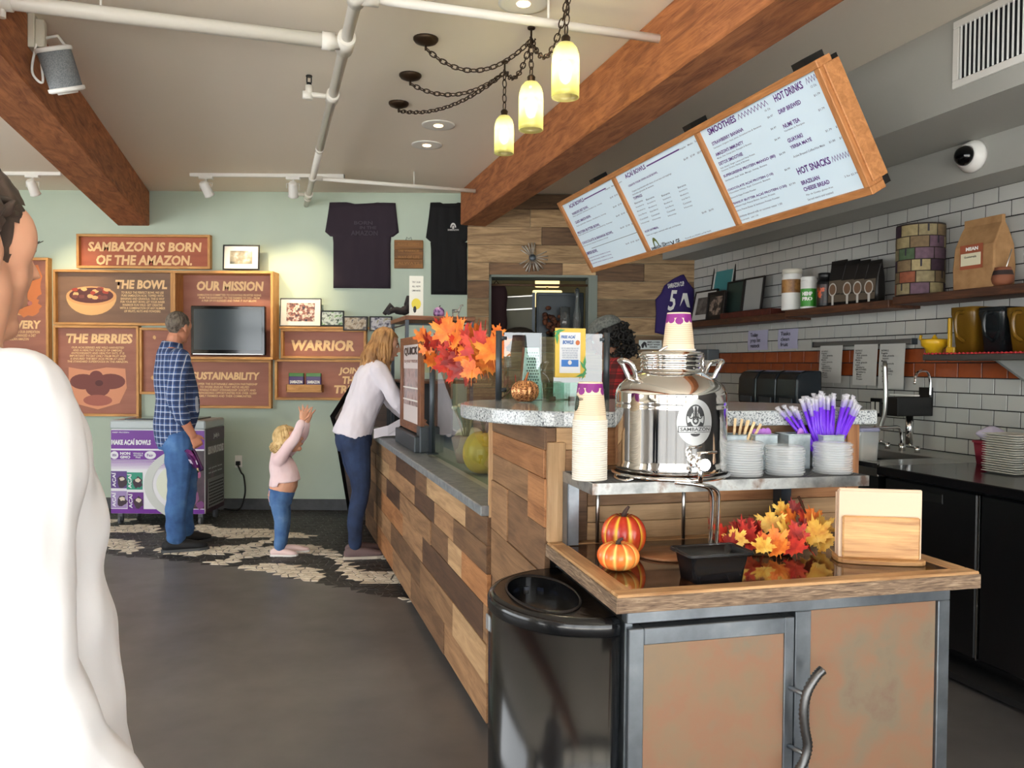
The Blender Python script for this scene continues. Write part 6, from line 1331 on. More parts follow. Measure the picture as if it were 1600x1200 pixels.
text('MEAN', m_white, T, YP(0, -.084, h*.56), w*.6, h*.05, .05); text('Guatemala', m_inkd, T, YP(-.01, -.0845, h*.45), w*.6, h*.03, .01); text('BEANS', mat('bag ink', (90, 64, 40), .6), T, YP(w*.3, -.0755, h*.08), w*.4, h*.025, .02)
o = 3.74; a = atO(1567, 430, o); T = K0('gourd_cup', 'round clay gourd cup with a metal straw beside the brown bag', 'cup', o, a.y, 1.8605)
MB().lathe([(.03, 0), (.048, .015), (.055, .04), (.05, .06), (.042, .085), (.038, .1), (.034, .1), (.036, .08)], 24, cap=False).build('cup', mat('terracotta', (120, 70, 46), .7), T); MB().lathe([(.0512, .058), (.044, .083)], 24, cap=False).build('dark_band', mat('dark band', (40, 26, 24), .7), T); MB().tube([(0, 0, .01), (.0, -.02, .1), (.0, -.05, .19)], .003, 6).build('metal_straw', m_stain, T)
# wall notes, ticket rail with sheets
def sheet(label, r, lines, m=None, o=OT-.0085, group='papers on the tiled wall', head=None):
    s0, s1, z0, z1 = krect(r, o); T = thing('paper_sheet', label, 'paper', M=Matrix.Translation(W(o, (s0+s1)/2, z0)) @ Matrix.Rotation(KA-pi/2, 4, 'Z'), group=group); w, h = (s1-s0)/2, z1-z0
    B = MB(); n = 8
    rg = [[(-w+2*w*i/4, -.004*sin(pi*k/n*1.2)-(.01*(1-k/n)**3 if group != 'papers on the tiled wall' else 0), h*k/n) for i in range(5)] for k in range(n+1)]
    B.rings(rg, closed=False, cap0=False, cap1=False); B.build('sheet', m or mat('office paper', (196, 196, 192), .7), T)
    if lines: text('\n'.join(lines), m_inkd, T, YP(-w*.7, -.0155 if group != 'papers on the tiled wall' else -.0065, h*.5), w*1.0, h*.74, .01, align='LEFT')
lv = mat('lavender note paper', (172, 170, 196), .7)
sheet('pale lavender note taped to the tiles, nearer the plank wall', (1169, 516, 1200, 547), ('Today', 'prep list', 'restock'), lv); sheet('pale lavender note taped to the tiles above the smoked lids', (1216, 514, 1247, 545), ('Tasks', 'clean', 'fruit'), lv)
T = thing('ticket_rail', 'grey metal ticket rail holding papers on the tiled wall', 'rail', M=Matrix.Translation(W(OT-.03, (atO(1273, 537, OT-.03).y+atO(1427, 534, OT-.03).y)/2, atO(1350, 536, OT-.03).z)) @ Matrix.Rotation(KA-pi/2, 4, 'Z'))
L_ = abs(atO(1273, 537, OT-.03).y-atO(1427, 534, OT-.03).y)/2
MB().box(-L_, -.012, -.018, L_, .023, .018).build('bar', mat('rail aluminium', (120, 122, 124), .4, .8), T, bevel=.004); MB().box(-L_-.012, -.014, -.02, -L_, .022, .02).box(L_, -.014, -.02, L_+.012, .022, .02).build('end_cap', m_dgrey, T)
tl = ('BOWLS', 'Regular', '  Acai, granola', '  banana', 'Medio', '  Acai, granola', 'Super', '  blueberry', 'SMOOTHIES', '  Strawberry', '  Mango', '  Detox', '  Protein')
sheet('curling order sheet on the ticket rail, nearest the smoked lids', (1281, 540, 1316, 598), tl, group='order sheets on the ticket rail', o=OT-.045); sheet('middle order sheet hanging from the ticket rail', (1334, 538, 1371, 602), tl, group='order sheets on the ticket rail', o=OT-.045); sheet('last order sheet on the ticket rail, beside the yellow juicer', (1374, 537, 1414, 607), tl, group='order sheets on the ticket rail', o=OT-.045)
# steel shelf with blender jars
sA, zS = 3.66, 1.50
T = K0('steel_wall_shelf', 'stainless wall shelf with a red mesh liner', 'shelf', OT-.007, 0, zS)
MB().box(-.38, 1.9, -.035, 0, sA, 0).build('tray', mat('dull stainless', (96, 94, 92), .4, .8), T, bevel=.004); MB().box(-.376, 1.91, .0, -.01, sA-.01, .006).build('mesh_liner', mat('red mesh liner', (168, 36, 40), .6), T)
nb_ = MB()
for k in range(60): nb_.ell((-.38, sA-.02-k*.026, .004), (.006, .009, .006), 6, 4)
tag(nb_.build('liner_edge', mat('red mesh liner', (168, 36, 40), .6), T), kind='stuff')
for s in (3.25, 2.3):
    MB().add([(-.3, s-.01, -.035), (0, s-.01, -.035), (0, s-.01, -.2), (-.3, s+.01, -.035), (0, s+.01, -.035), (0, s+.01, -.2)], [(0, 1, 2), (3, 5, 4), (0, 2, 5, 3), (0, 3, 4, 1), (1, 4, 5, 2)]).build('bracket', mat('pale bracket', (150, 152, 150), .4, .5), T); MB().box(-.012, s-.03, -.2, 0, s+.03, -.035).build('bracket_plate', mat('pale bracket', (150, 152, 150), .4, .5), T)
zJ = zS+.007
def jar(label, px, o, m, cap):
    a = atO(px, 480, o); h = a.z-zJ-.001; T = thing('blender_jar', label, 'blender jar', W(o, a.y, zJ), KA-pi/2, 'blender jars on the steel shelf'); w = .085
    MB().rings([rr_(w*.72, w*.72, .02, 0), rr_(w*.9, w*.9, .025, h*.7), rr_(w, w, .03, h*.85), rr_(w, w, .03, h), rr_(w*.93, w*.93, .028, h), rr_(w*.83, w*.83, .02, h*.7), rr_(w*.65, w*.65, .02, .01)]).build('jug', m, T)
    MB().tube(spline([(.01, -w*.95, h*.88), (.01, -w*1.5, h*.82), (.01, -w*1.45, h*.4), (.01, -w*.85, h*.25)], 5), .011, 8).build('handle', m, T)
jm = mat('amber polycarbonate', (112, 82, 24), .25, trans=.15); jd = mat('smoked polycarbonate', (26, 30, 32), .2)
jar('amber blender jar next to the yellow juicer', 1521, 3.74, jm, 0); jar('dark smoked blender jar on the steel shelf', 1566, 3.74, jd, 0); jar('amber blender jar at the edge of the view', 1612, 3.74, jm, 0)
a = atO(1460, 550, 3.72); T = thing('citrus_juicer', 'yellow plastic citrus juicer on the steel shelf', 'juicer', W(3.72, a.y, zJ), KA-pi/2); my = mat('yellow plastic', (214, 168, 30), .35)
MB().lathe([(.045, 0), (.05, .03), (.07, .045), (.075, .08), (.07, .085), (.065, .05), (.03, .045)], 24).build('bowl', my, T); MB().lathe([(.03, .05), (.02, .085), (.004, .11)], 12).build('cone', my, T); MB().tube([(-.07, 0, .075), (-.11, 0, .09), (-.1, 0, .11)], .009, 6).build('spout', my, T)
a = atO(1487, 550, 3.70); T = thing('yellow_press_handle', 'upright yellow press handle beside the juicer', 'handle', W(3.70, a.y, zJ), KA-pi/2); MB().box(-.03, -.015, 0, .03, .015, .035).build('foot', my, T, bevel=.005); MB().box(-.024, -.01, .03, -.004, .01, .2).build('bar', my, T, bevel=.004)
# back counter along the tiles
T = K0('undercounter_fridge', 'black undercounter fridge with two doors under a glossy top', 'fridge', 3.0, 0, 0); fo = .02
MB().box(fo+.02, 1.2, .1, .85, 3.33, .875).build('cabinet', m_dark, T); MB().box(fo+.1, 1.2, .0, .8, 3.33, .1).build('plinth', m_black, T); MB().box(-.02, 1.2, .875, .92, 3.36, .92).build('worktop', mat('glossy black worktop', (18, 18, 20), .14), T, bevel=.005)
sd_ = atO(1532, 900, 3.02).y
for s0, s1 in ((sd_+.008, 3.32), (sd_-.75, sd_-.012), (1.22, sd_-.77)):
    D = MB().box(fo-.02, s0, .13, fo+.02, s1, .865).build('door', mat('black fridge door', (15, 15, 17), .32), T, bevel=.006); c = (s0+s1)/2
    MB().box(fo-.024, c-.09, .79, fo-.018, c+.09, .835).build('recessed_handle', m_black, D, bevel=.002)
MB().box(fo-.024, sd_-.008, .13, fo-.01, sd_-.002, .865).build('door_strip', m_chrome, T); MB().box(fo-.06, 1.2, .02, fo+.1, 3.33, .05).build('foot_rail', mat('dark rubber', (24, 24, 25), .7), T)
T = K0('sink_counter', 'stainless sink counter beside the black fridge', 'counter', 3.0, 0, 0)
MB().box(.0, 3.37, .86, .2, 4.9, .915).box(.62, 3.37, .86, .925, 4.9, .915).box(.2, 3.37, .86, .62, 3.62, .915).box(.2, 4.2, .86, .62, 4.9, .915).box(.2, 3.62, .7, .62, 4.2, .72).build('top', m_stain, T, bevel=.004); MB().box(.03, 3.4, 0, .9, 4.88, .7).box(.03, 3.4, .7, .19, 4.88, .86).box(.63, 3.4, .7, .9, 4.88, .86).box(.19, 4.22, .7, .63, 4.88, .86).build('cabinet', m_dark, T); MB().box(-.005, 3.37, .905, .01, 4.9, .93).build('marine_edge', m_chrome, T)
F = MB().tube([(.72, 3.98, .915), (.72, 3.98, .96)], .02, 12).tube(spline([(.72, 3.98, .95), (.7, 3.98, 1.05), (.6, 3.97, 1.06), (.42, 3.96, 1.055), (.38, 3.96, 1.0)], 6), .011, 10).build('faucet', m_chrome, T)
for s in (3.86, 4.1): MB().tube([(.72, s, .915), (.72, s, .955)], .016, 10).tube([(.72, s, .95), (.66, s, .965)], .006, 8).build('tap_handle', m_chrome, F)
o = 3.70; a, b = atO(1383, 620, 3.66), atO(1455, 650, OT-.02)
T = K0('hand_sink', 'dark steel hand sink mounted on the tiles', 'sink', 0, 0, 0); s0, s1, z1, z0_ = b.y, a.y, a.z, b.z
MB().box(3.66, s0, z0_, 3.665, s1, z1).box(3.66, s0, z0_, OT-.007, s1, z0_+.01).box(3.66, s0, z0_, OT-.007, s0+.006, z1).box(3.66, s1-.006, z0_, OT-.007, s1, z1).box(OT-.02, s0, z0_, OT-.007, s1, z1+.06).build('basin', mat('dark steel basin', (58, 58, 58), .3, .8), T, bevel=.003)
cs_ = (s0+s1)/2; MB().tube(spline([(OT-.03, cs_-.05, z1), (OT-.03, cs_-.05, z1+.1), (OT-.06, cs_-.05, z1+.16), (OT-.13, cs_-.05, z1+.15), (OT-.15, cs_-.05, z1+.08)], 6), .008, 8).build('gooseneck', m_chrome, T)
MB().tube([(3.8, cs_, z0_), (3.8, cs_, z0_-.08), (3.8, cs_, .95)], .022, 12).build('drain', m_chrome, T)
MB().tube(spline([(3.57, s0+.01, 1.46), (3.57, s0, 1.25), (3.57, s0+.02, 1.1), (3.55, s0+.09, .97), (3.55, s0+.1, .92)], 6), .013, 10).build('riser_hose', m_stain, T)
MB().box(3.7, cs_-.14, z1+.01, 3.74, cs_+.06, z1+.018, M=None).build('lever', m_white, T)
q = atZ(1372, 695, .935); k = toK(q); T = K0('powder_canister', 'clear canister of beige powder beside the sink', 'canister', 3.12, 3.62, .916)
MB().rings([rr_(.055, .055, .012, 0), rr_(.06, .06, .012, .16), rr_(.057, .057, .012, .16), rr_(.052, .052, .012, .004)]).build('walls', mat('clear canister plastic', (226, 230, 230), .1, alpha=.35), T); MB().rings([rr_(.05, .05, .012, .004), rr_(.053, .053, .012, .085)]).build('powder', mat('beige powder', (206, 186, 156), .9), T); MB().rings([rr_(.062, .062, .012, .16), rr_(.062, .062, .012, .18)]).build('lid', mat('lilac lid', (150, 150, 178), .4), T)
q = atZ(1494, 716, .92); k = toK(q); T = thing('red_bin', 'small dark red bin on the black worktop', 'bin', W(k.x-.05, 3.27, .9205), KA); MB().rings([rr_(.05, .05, .01, 0), rr_(.062, .062, .012, .12), rr_(.058, .058, .012, .12), rr_(.046, .046, .01, .004)]).build('walls', mat('wine red plastic', (128, 34, 52), .35), T); MB().rings([rr_(.066, .066, .012, .112), rr_(.066, .066, .012, .124), rr_(.058, .058, .012, .124)], cap0=False, cap1=False).build('rim', mat('wine red plastic', (128, 34, 52), .35), T)
B = MB(); r = random.Random(9); n = 20; rg = []
for i in range(9):
    t = i/8; rg.append([((.068*sin(pi*min(t*.8+.14, .96))*(1+.28*mnoise.noise(Vector((cos(a)*2, sin(a)*2, t*3)))))*cos(a), (.068*sin(pi*min(t*.8+.14, .96))*(1+.28*mnoise.noise(Vector((cos(a)*2+5, sin(a)*2, t*3)))))*sin(a), .075*t) for a in [2*pi*j/n for j in range(n)]])
B.rings(rg); o = B.build('cleaning_cloth', mat('lilac white cloth', (208, 200, 222), .9), None, loc=W(k.x-.05, 3.27, 1.046), rotz=KA); tag(o, 'crumpled pale cloth heaped on the red bin', 'cloth')
BX = thing('clamshell_box', 'x', 'box')
MB().rings([rr_(.075, .075, .015, 0), rr_(.09, .09, .015, .008), rr_(.094, .094, .012, .0085), rr_(.094, .094, .012, .0105), rr_(.085, .085, .015, .011), rr_(.072, .072, .015, .004)]).build('shell', mat('white pulp board', (206, 204, 196), .7), BX); first = True
for col, (o, s, n, lab) in enumerate(((3.42, 2.96, 17, 'white folded clamshell in the stack beside the red bin'), (3.58, 2.82, 18, 'white folded clamshell in the stack at the edge of the view'))):
    for kk in range(n):
        loc = W(o+.002*sin(kk*1.9), s+.003*cos(kk*2.3), .9205+kk*.0112)
        if first: BX.location = loc; BX.rotation_euler = (0, 0, KA); BX['label'] = 'lowest, '+lab; BX['group'] = 'stacked clamshell boxes'; first = False
        else: dup(BX, loc, KA+.02*sin(kk), ORD[kk]+' from the bottom, '+lab)['group'] = 'stacked clamshell boxes'
# smoked blender covers on their cabinet
a, b = atO(1155, 578, 3.5), atO(1247, 635, 3.5); zb_ = 1.148
T = K0('blender_station', 'brown topped station carrying three smoked blender covers', 'cabinet', 3.43, (a.y+b.y)/2, 0); ln = abs(a.y-b.y)
MB().box(-.25, -.05, .0, .45, ln/2+.15, zb_-.03).box(-.25, -ln/2-.1, .915, .45, -.05, zb_-.03).build('cabinet', m_dark, T); MB().box(-.27, -ln/2-.12, zb_-.03, .45, ln/2+.17, zb_).build('top_board', wood('brown station top', (74, 44, 30), (112, 70, 48), .5), T, bevel=.003)
for kk, lab in enumerate(('smoked blender cover nearest the plank wall', 'middle smoked blender cover of three', 'smoked blender cover nearest the hand sink')):
    w = ln/6; s = (a.y+b.y)/2+ln/2-w*(2*kk+1); T = K0('blender_cover', lab, 'blender', 3.52, s, zb_+.0005, 'smoked blender covers'); h = a.z-zb_
    MB().rings([[(x, y*w*.96, z) for x, y in ((-q, -1), (-q, 1), (.18, 1), (.18, -1))] for q, z in ((.03, 0), (.035, h*.3), (.03, h*.75), (.0, h*.94), (-.05, h))], sm=False).build('cover', mat('smoked cover', (30, 36, 42), .16, spec=.6), T, bevel=.02, seg=3)
    MB().box(-.042, -w*.6, h*.05, -.03, w*.6, h*.22).build('latch', m_dgrey, T, bevel=.003)
T = thing('towel_dispenser', 'grey towel dispenser where tiles meet the plank wall', 'dispenser', W(OT-.007, 6.55, 1.43), KA-pi/2); MB().box(-.14, -.12, .05, .14, 0, .15).build('case', mat('grey case', (92, 98, 102), .4), T, bevel=.006); MB().box(-.12, -.11, 0, .12, -.02, .05).build('towel', m_white, T)
p_ = atO(1370, 636, OT-.007); T = thing('switch_plate', 'black switch plate on the tiles beside the hand sink', 'switch', W(OT-.007, p_.y, p_.z), KA-pi/2); MB().box(-.05, -.012, -.06, .05, 0, .06).build('plate', m_black, T, bevel=.003)
for x in (-.022, .022): MB().box(x-.014, -.016, -.04, x+.014, -.012, .035).build('rocker', m_white, T)
# ---------------------------------------------------------------- plank wall decorations
YW = WY-.026
def star():
    c = atY(832, 403, YW); T = thing('metal_starburst', 'silver starburst ornament on the plank wall', 'ornament', (c.x, YW, c.z)); r = random.Random(3); me = MB()
    m = mat('pale brushed metal', (206, 200, 190), .35, .6)
    for k, an in enumerate((95, 108, 122, 138, 150, 78, 205, 228, 243, 256, 276, 292, 303, 330, 350, 4, 24, 315)):
        a = radians(an+r.uniform(-4, 4)); L = .13+.02*r.random(); d = Vector((cos(a), 0, sin(a))); e = Vector((-sin(a), 0, cos(a)))
        MB().tube([d*.03+Vector((0, -.02, 0)), d*(L*.6)+Vector((0, -.035, 0)), d*L+Vector((0, -.03, 0))], [(.003, .005), (.005, .009), (.006, .013)], 6).build('ray', m, T)
    MB().ell((0, -.014, 0), (.035, .0135, .035), 14, 8).build('hub', m_dgrey, T)
star()
def jersey():
    Y = YW; out = [(1063, 430), (1068, 429), (1074, 440), (1083.5, 452), (1083.5, 500), (1076, 524), (1045, 525), (1023, 520), (1025, 490), (1024, 468), (1033, 458), (1038, 446), (1050, 437)]
    P = [atY(x, y, Y) for x, y in out]; c = atY(1055, 524, Y); T = thing('sports_jersey', 'purple number five jersey hung on the plank wall', 'jersey', (c.x, YW, c.z)); L = [(p.x-c.x, p.z-c.z) for p in P]; cc = (sum(p[0] for p in L)/len(L), sum(p[1] for p in L)/len(L))
    B = MB(); B.rings([[(p[0], 0, p[1]) for p in L], [(p[0], -.015, p[1]) for p in L], [(cc[0]+(p[0]-cc[0])*.9, -.028, cc[1]+(p[1]-cc[1])*.93) for p in L], [(cc[0]+(p[0]-cc[0])*.4, -.034, cc[1]+(p[1]-cc[1])*.4) for p in L]]); B.build('cloth', mat('purple jersey cloth', (46, 30, 92), .8), T)
    w = m_white; f = lambda x, y: (atY(x, y, Y).x-c.x, atY(x, y, Y).z-c.z)
    R = Matrix.Rotation(radians(8), 4, 'Y')
    a, b = f(1042, 448), f(1068, 440); text('SAMBAZON CUP', w, T, Matrix.Translation(((a[0]+b[0])/2, -.0365, (a[1]+b[1])/2-.01)) @ Matrix.Rotation(-radians(10), 4, 'Y') @ Matrix.Rotation(pi/2, 4, 'X'), b[0]-a[0], .045, .03)
    a, b = f(1042, 486), f(1057, 454); text('5', w, T, Matrix.Translation(((a[0]+b[0])/2, -.0365, (a[1]+b[1])/2)) @ Matrix.Rotation(pi/2, 4, 'X'), b[0]-a[0], b[1]-a[1], .02, .3)
    a = f(1069, 470); flat(T, [(a[0]-.02, a[1]+.07), (a[0]+.02, a[1]+.07), (a[0]+.05, a[1]-.07), (a[0]+.02, a[1]-.06), (a[0]-.01, a[1]+.02), (a[0]-.05, a[1]-.06)], w, -.0365, 'emblem')
jersey()
x0, x1, z0, z1 = wrect(998, 531.5, 1034, 546, YW); T = thing('hand_washing_sign', 'small white hand washing sign on the plank wall', 'sign', ((x0+x1)/2, YW, z0)); w, h = (x1-x0)/2, z1-z0
MB().box(-w, -.006, 0, w, 0, h).build('plate', mat('pale sign plate', (206, 216, 214), .4), T, bevel=.003)
for k, s in enumerate(('EMPLOYEES', 'MUST WASH', 'HANDS')): text(s, m_inkd, T, YP(w*.28, -.0075, h*(.78-.26*k)), w*1.1 if k < 2 else w*.7, h*.17, .04)
flat(T, [(-w*.75, h*.15), (-w*.6, h*.15), (-w*.5, h*.5), (-w*.4, h*.2), (-w*.3, h*.2), (-w*.35, h*.7), (-w*.55, h*.85), (-w*.8, h*.5)], m_inkd, -.0075, 'pictogram')
# ---------------------------------------------------------------- seen through the pass-through
zl = ZH0
def back(px, py, Y): return atY(px, py, Y)
T = thing('hanging_apron', 'dark maroon apron hanging at the pass-through', 'apron', (atY(775, 500, WY+.1).x, WY+.1, zl)); hA = atY(775, 447, WY+.1).z-zl
B = MB(); rg = []
for k in range(10):
    t = k/9; wv = .075+.035*sin(3*t)+.012*sin(9*t); rg.append([(wv*cos(2*pi*i/16)*(1+.12*sin(i*2.2)), .03*sin(2*pi*i/16)*(1+.3*sin(i*3)), hA*t+.002) for i in range(16)])
B.rings(rg); B.build('cloth', mat('maroon cloth', (40, 16, 20), .85), T); MB().tube([(-.04, 0, hA), (0, -.01, hA+.05), (.04, 0, hA)], .006, 5).build('strap', mat('maroon cloth', (40, 16, 20), .85), T)
a, b = atY(766, 445, WY+.06), atY(924, 446, WY+.06); T = thing('hanging_rod', 'thin brown rod across the top of the pass-through', 'rod', (a.x, WY+.06, a.z)); MB().tube([(-.02, 0, 0), (b.x-a.x, 0, 0)], .012, 8).build('rod', mat('brown rod', (84, 60, 40), .6), T); MB().tube([(b.x-a.x, 0, 0), (b.x-a.x+.02, 0, .0)], .018, 8).build('finial', m_dgrey, T)
YB = WY+.45
x0, x1, z0, z1 = wrect(790, 457, 836, 512, YB)
T = thing('steel_warmer', 'steel warming cabinet with two bright rails behind the pass-through', 'oven', ((x0+x1)/2, YB, zl)); w, h = (x1-x0)/2, z1-zl
MB().box(-w, 0, 0, w, .28, h*.94).build('case', mat('olive dark steel', (74, 72, 58), .4, .4), T, bevel=.006)
for z in (h*.62, h*.9): MB().box(-w, -.012, z, w, 0, z+.012, M=Matrix.Rotation(-.06, 4, 'Y')).build('rail', m_stain, T)
MB().box(-w, -.01, h*.05, w, -.002, h*.09).build('lower_rail', m_stain, T); MB().box(w-.03, -.012, 0, w, 0, h).build('door_post', m_dgrey, T)
x0, x1, z0, z1 = wrect(838, 457, 912, 512, YB+.05)
T = thing('dark_fridge_box', 'dark steel fridge box behind the pass-through', 'fridge', ((x0+x1)/2, YB+.05, zl)); w, h = (x1-x0)/2, z1-zl; MB().box(-w, 0, 0, w, .2, h).build('case', mat('dark fridge steel', (52, 58, 62), .35, .5), T, bevel=.006); MB().box(-w+.02, -.006, .02, w-.02, 0, h-.03).build('door', mat('dark fridge door', (40, 45, 48), .3, .5), T, bevel=.004)
a = atY(868, 505, WY+.3); T = thing('dried_bouquet', 'rust coloured dried bouquet on the pass-through ledge', 'flowers', (a.x, WY+.3, zl)); B = MB(); r = random.Random(2)
for k in range(40):
    q = Vector((r.uniform(-.11, .11), r.uniform(-.06, .06), .05+abs(r.gauss(.1, .07)))); B.ell(q, (.03, .025, .022), 6, 5)
B.build('blooms', ramp_mat('rust bloom', [(.4, (60, 30, 18)), (.6, (110, 60, 32))], 20, 3, .9), T); MB().lathe([(.05, 0), (.06, .05), (.05, .06)], 12).build('bowl', m_black, T)
for i, (px, py, rr0, lab) in enumerate(((902, 452, .042, 'tall clear glass carafe on the pass-through ledge'), (883, 480, .05, 'short glass pitcher beside the carafe'))):
    a = atY(px, py, WY+.22); h = a.z-zl; T = thing('glass_carafe', lab, 'carafe', (a.x, WY+.22, zl), 0, 'glassware in the pass-through')
    MB().lathe([(rr0, 0), (rr0*1.05, h*.1), (rr0, h*.45), (rr0*.5, h*.65), (rr0*.45, h*.85), (rr0*.6, h), (rr0*.54, h), (rr0*.4, h*.85), (rr0*.45, h*.65), (rr0*.92, h*.45), (rr0*.9, h*.05)] if i == 0 else [(rr0*.8, 0), (rr0, h*.5), (rr0*1.05, h), (rr0*.98, h), (rr0*.9, h*.5), (rr0*.7, h*.06)], 20).build('glass', mat('carafe glass', (220, 224, 222), .05, trans=.9), T); MB().lathe([(rr0*.3, h), (rr0*.3, h*1.03)], 12).build('stopper', m_dgrey, T)
a = atY(812, 505, WY+.16); T = thing('dark_hat_shape', 'dark domed basket on the pass-through ledge', 'basket', (a.x, WY+.16, zl)); MB().lathe([(.16, 0), (.155, .04), (.12, .075), (.06, .095), (.001, .1)], 24).build('dome', mat('dark woven hat shape', (46, 38, 28), .8, bump=.6, bscale=90), T); MB().tube([(.16*cos(2*pi*i/28), .16*sin(2*pi*i/28), .01) for i in range(28)], .01, 6, loop=True).build('rim', mat('dark woven hat shape', (46, 38, 28), .8), T)  # dark hat-like shape, made up as a basket so it rests on the ledge
a = atY(855, 450, 9.3); T = thing('kitchen_lamp', 'warm lit lantern in the room behind', 'lamp', (a.x, 9.3, a.z-.22)); MB().box(-.17, -.05, .0, .17, .05, .19).build('lower_shade', mat('lit lamp paper', (255, 226, 160), .5, emit=1.6), T, bevel=.01); MB().box(-.14, -.05, .23, .14, .05, .34).build('upper_shade', mat('lit lamp paper', (255, 226, 160), .5, emit=1.6), T, bevel=.01); MB().tube([(0, 0, .19), (0, 0, ZC-a.z+.218)], .012, 6).build('stem', m_black, T)
# ================================================================ people
TS = bpy.data.scenes.new('scratch')      # an empty scratch scene keeps mesh evaluation quick
def remesh(mb, vox, it=6, fac=.5):
    me = mb.mesh('tmp'); o = bpy.data.objects.new('tmp', me); TS.collection.objects.link(o)
    a = o.modifiers.new('r', 'REMESH'); a.mode = 'VOXEL'; a.voxel_size = vox; a.use_smooth_shade = True
    s = o.modifiers.new('s', 'SMOOTH'); s.factor = fac; s.iterations = it
    with bpy.context.temp_override(scene=TS, view_layer=TS.view_layers[0]):
        dg = bpy.context.evaluated_depsgraph_get(); dg.update(); r = bpy.data.meshes.new_from_object(o.evaluated_get(dg))
    bpy.data.objects.remove(o); bpy.data.meshes.remove(me); r.materials.clear()
    r.polygons.foreach_set('use_smooth', [True]*len(r.polygons))
    return r
def chain(B, pts, rad, up=(1, 0, 0), n=14, k=3):
    """tapered limb through the joints, rounded at both ends; rad entries r or (across, depth)"""
    R = [r if isinstance(r, tuple) else (r, r) for r in rad]
    P = spline([tuple(p)+r for p, r in zip(pts, R)], k) if len(pts) > 2 else [Vector(tuple(p)+r) for p, r in zip(pts, R)]
    B.tube([p[:3] for p in P], [(max(p[3], .002), max(p[4], .002)) for p in P], n, up=up)
    for p, r in ((P[0], R[0]), (P[-1], R[-1])): B.ell(p[:3], (min(r)*.97,)*3, 10, 8)
def hand(B, wrist, h, nrm, thumb, curl=.35, s=1.0, spread=.06):
    h = Vector(h).normalized(); n = Vector(nrm); n = (n-h*n.dot(h)).normalized(); w = h.cross(n)*thumb; wr = Vector(wrist)
    B.tube([wr-h*.01*s, wr+h*.03*s, wr+h*.075*s, wr+h*.09*s], [(.014*s, .024*s), (.015*s, .034*s), (.014*s, .04*s), (.011*s, .037*s)], 12, up=n)
    for i, (off, L) in enumerate(((.029, .068), (.010, .078), (-.010, .073), (-.029, .056))):
        p = wr+h*.08*s+w*off*s; d = (h+w*(off/.03)*spread).normalized(); pts = [p-d*.012*s, p]; c = 0
        for q in (.42, .33, .25):
            c += curl; pts.append(pts[-1]+(d*cos(c)+n*sin(c))*L*q*s)
        B.tube(pts, [.0095*s, .0095*s, .0088*s, .008*s, .0062*s], 8); B.ell(pts[-1], (.0062*s,)*3, 8, 6)
    p = wr+h*.022*s+w*.026*s; d = (h*.75+w*.7).normalized(); pts = [wr+h*.012*s+w*.01*s, p, p+d*.032*s+n*.006*s, p+(d*.75+h*.3).normalized()*.06*s+n*.014*s]
    B.tube(pts, [.013*s, .0125*s, .0105*s, .0075*s], 8); B.ell(pts[-1], (.0075*s,)*3, 8, 6)
def head(B, M, s=1.0, nose=1.0):
    def e(c, r): B.ell(M @ (Vector(c)*s), tuple(q*s for q in r), 16, 12, M.to_3x3().to_4x4())
    e((0, -.012, .032), (.076, .096, .088)); e((0, .022, -.035), (.06, .07, .078)); e((0, .062, -.096), (.03, .026, .022)); e((0, .07, .03), (.05, .022, .024)); e((0, .088, -.062), (.024, .014, .011)); e((0, .07, -.02), (.045, .03, .05))
    for x in (-1, 1): e((x*.034, .052, -.03), (.024, .024, .028)); e((x*.042, .045, .018), (.032, .036, .046)); e((x*.077, -.008, -.008), (.011, .02, .032))
    B.tube([M @ (Vector(p)*s) for p in ((0, .09, .022), (0, .105, -.008), (0, .115*nose, -.03))], [.009*s, .011*s, .015*s], 8)
def face_parts(T, M, s=1.0):
    for x in (-1, 1):
        o = MB().ell((0, 0, 0), (.0125*s,)*3, 12, 8).build('eye', mat('eye white', (226, 222, 216), .3), T); o.location = M @ (Vector((x*.031, .0785, .008))*s)
        MB().tube([M @ (Vector(p)*s) for p in ((x*.014, .091, .028), (x*.032, .087, .033), (x*.05, .074, .027))], .0038*s, 6).build('eyebrow', mat('brow hair', (70, 52, 36), .8), T)
        MB().ell(M @ (Vector((x*.031, .0885, .008))*s), (.0055*s,)*3, 10, 6).build('iris', mat('iris', (46, 36, 28), .2), T)
    MB().tube([M @ (Vector(p)*s) for p in ((-.02, .094, -.063), (0, .103, -.061), (.02, .094, -.063))], [.003*s, .0058*s, .003*s], 8).build('lips', mat('lip tone', (176, 104, 92), .5), T)
def hair_cap(M, s, keep, bump=.004, sc=38, grow=1.06, n=48, m=32):
    B = MB(); V = []; idx = {}; c = Vector((0, -.012, .032)); r = Vector((.076, .096, .088))*grow
    for i in range(m+1):
        for j in range(n):
            th = pi*i/m; a = 2*pi*j/n; d = Vector((sin(th)*cos(a), sin(th)*sin(a), cos(th)))
            k = 1+bump/.09*mnoise.noise(d*sc/4)+.5*bump/.09*mnoise.noise(d*sc/1.5); V.append(Vector((c[q]+r[q]*d[q]*k for q in range(3))))
    F = []
    for i in range(m):
        for j in range(n):
            f = [i*n+j, i*n+(j+1) % n, (i+1)*n+(j+1) % n, (i+1)*n+j]; mid = sum((V[q] for q in f), Vector())/4
            if keep(mid): F.append(f)
    B.add([M @ (v*s) for v in V], F, True); return B
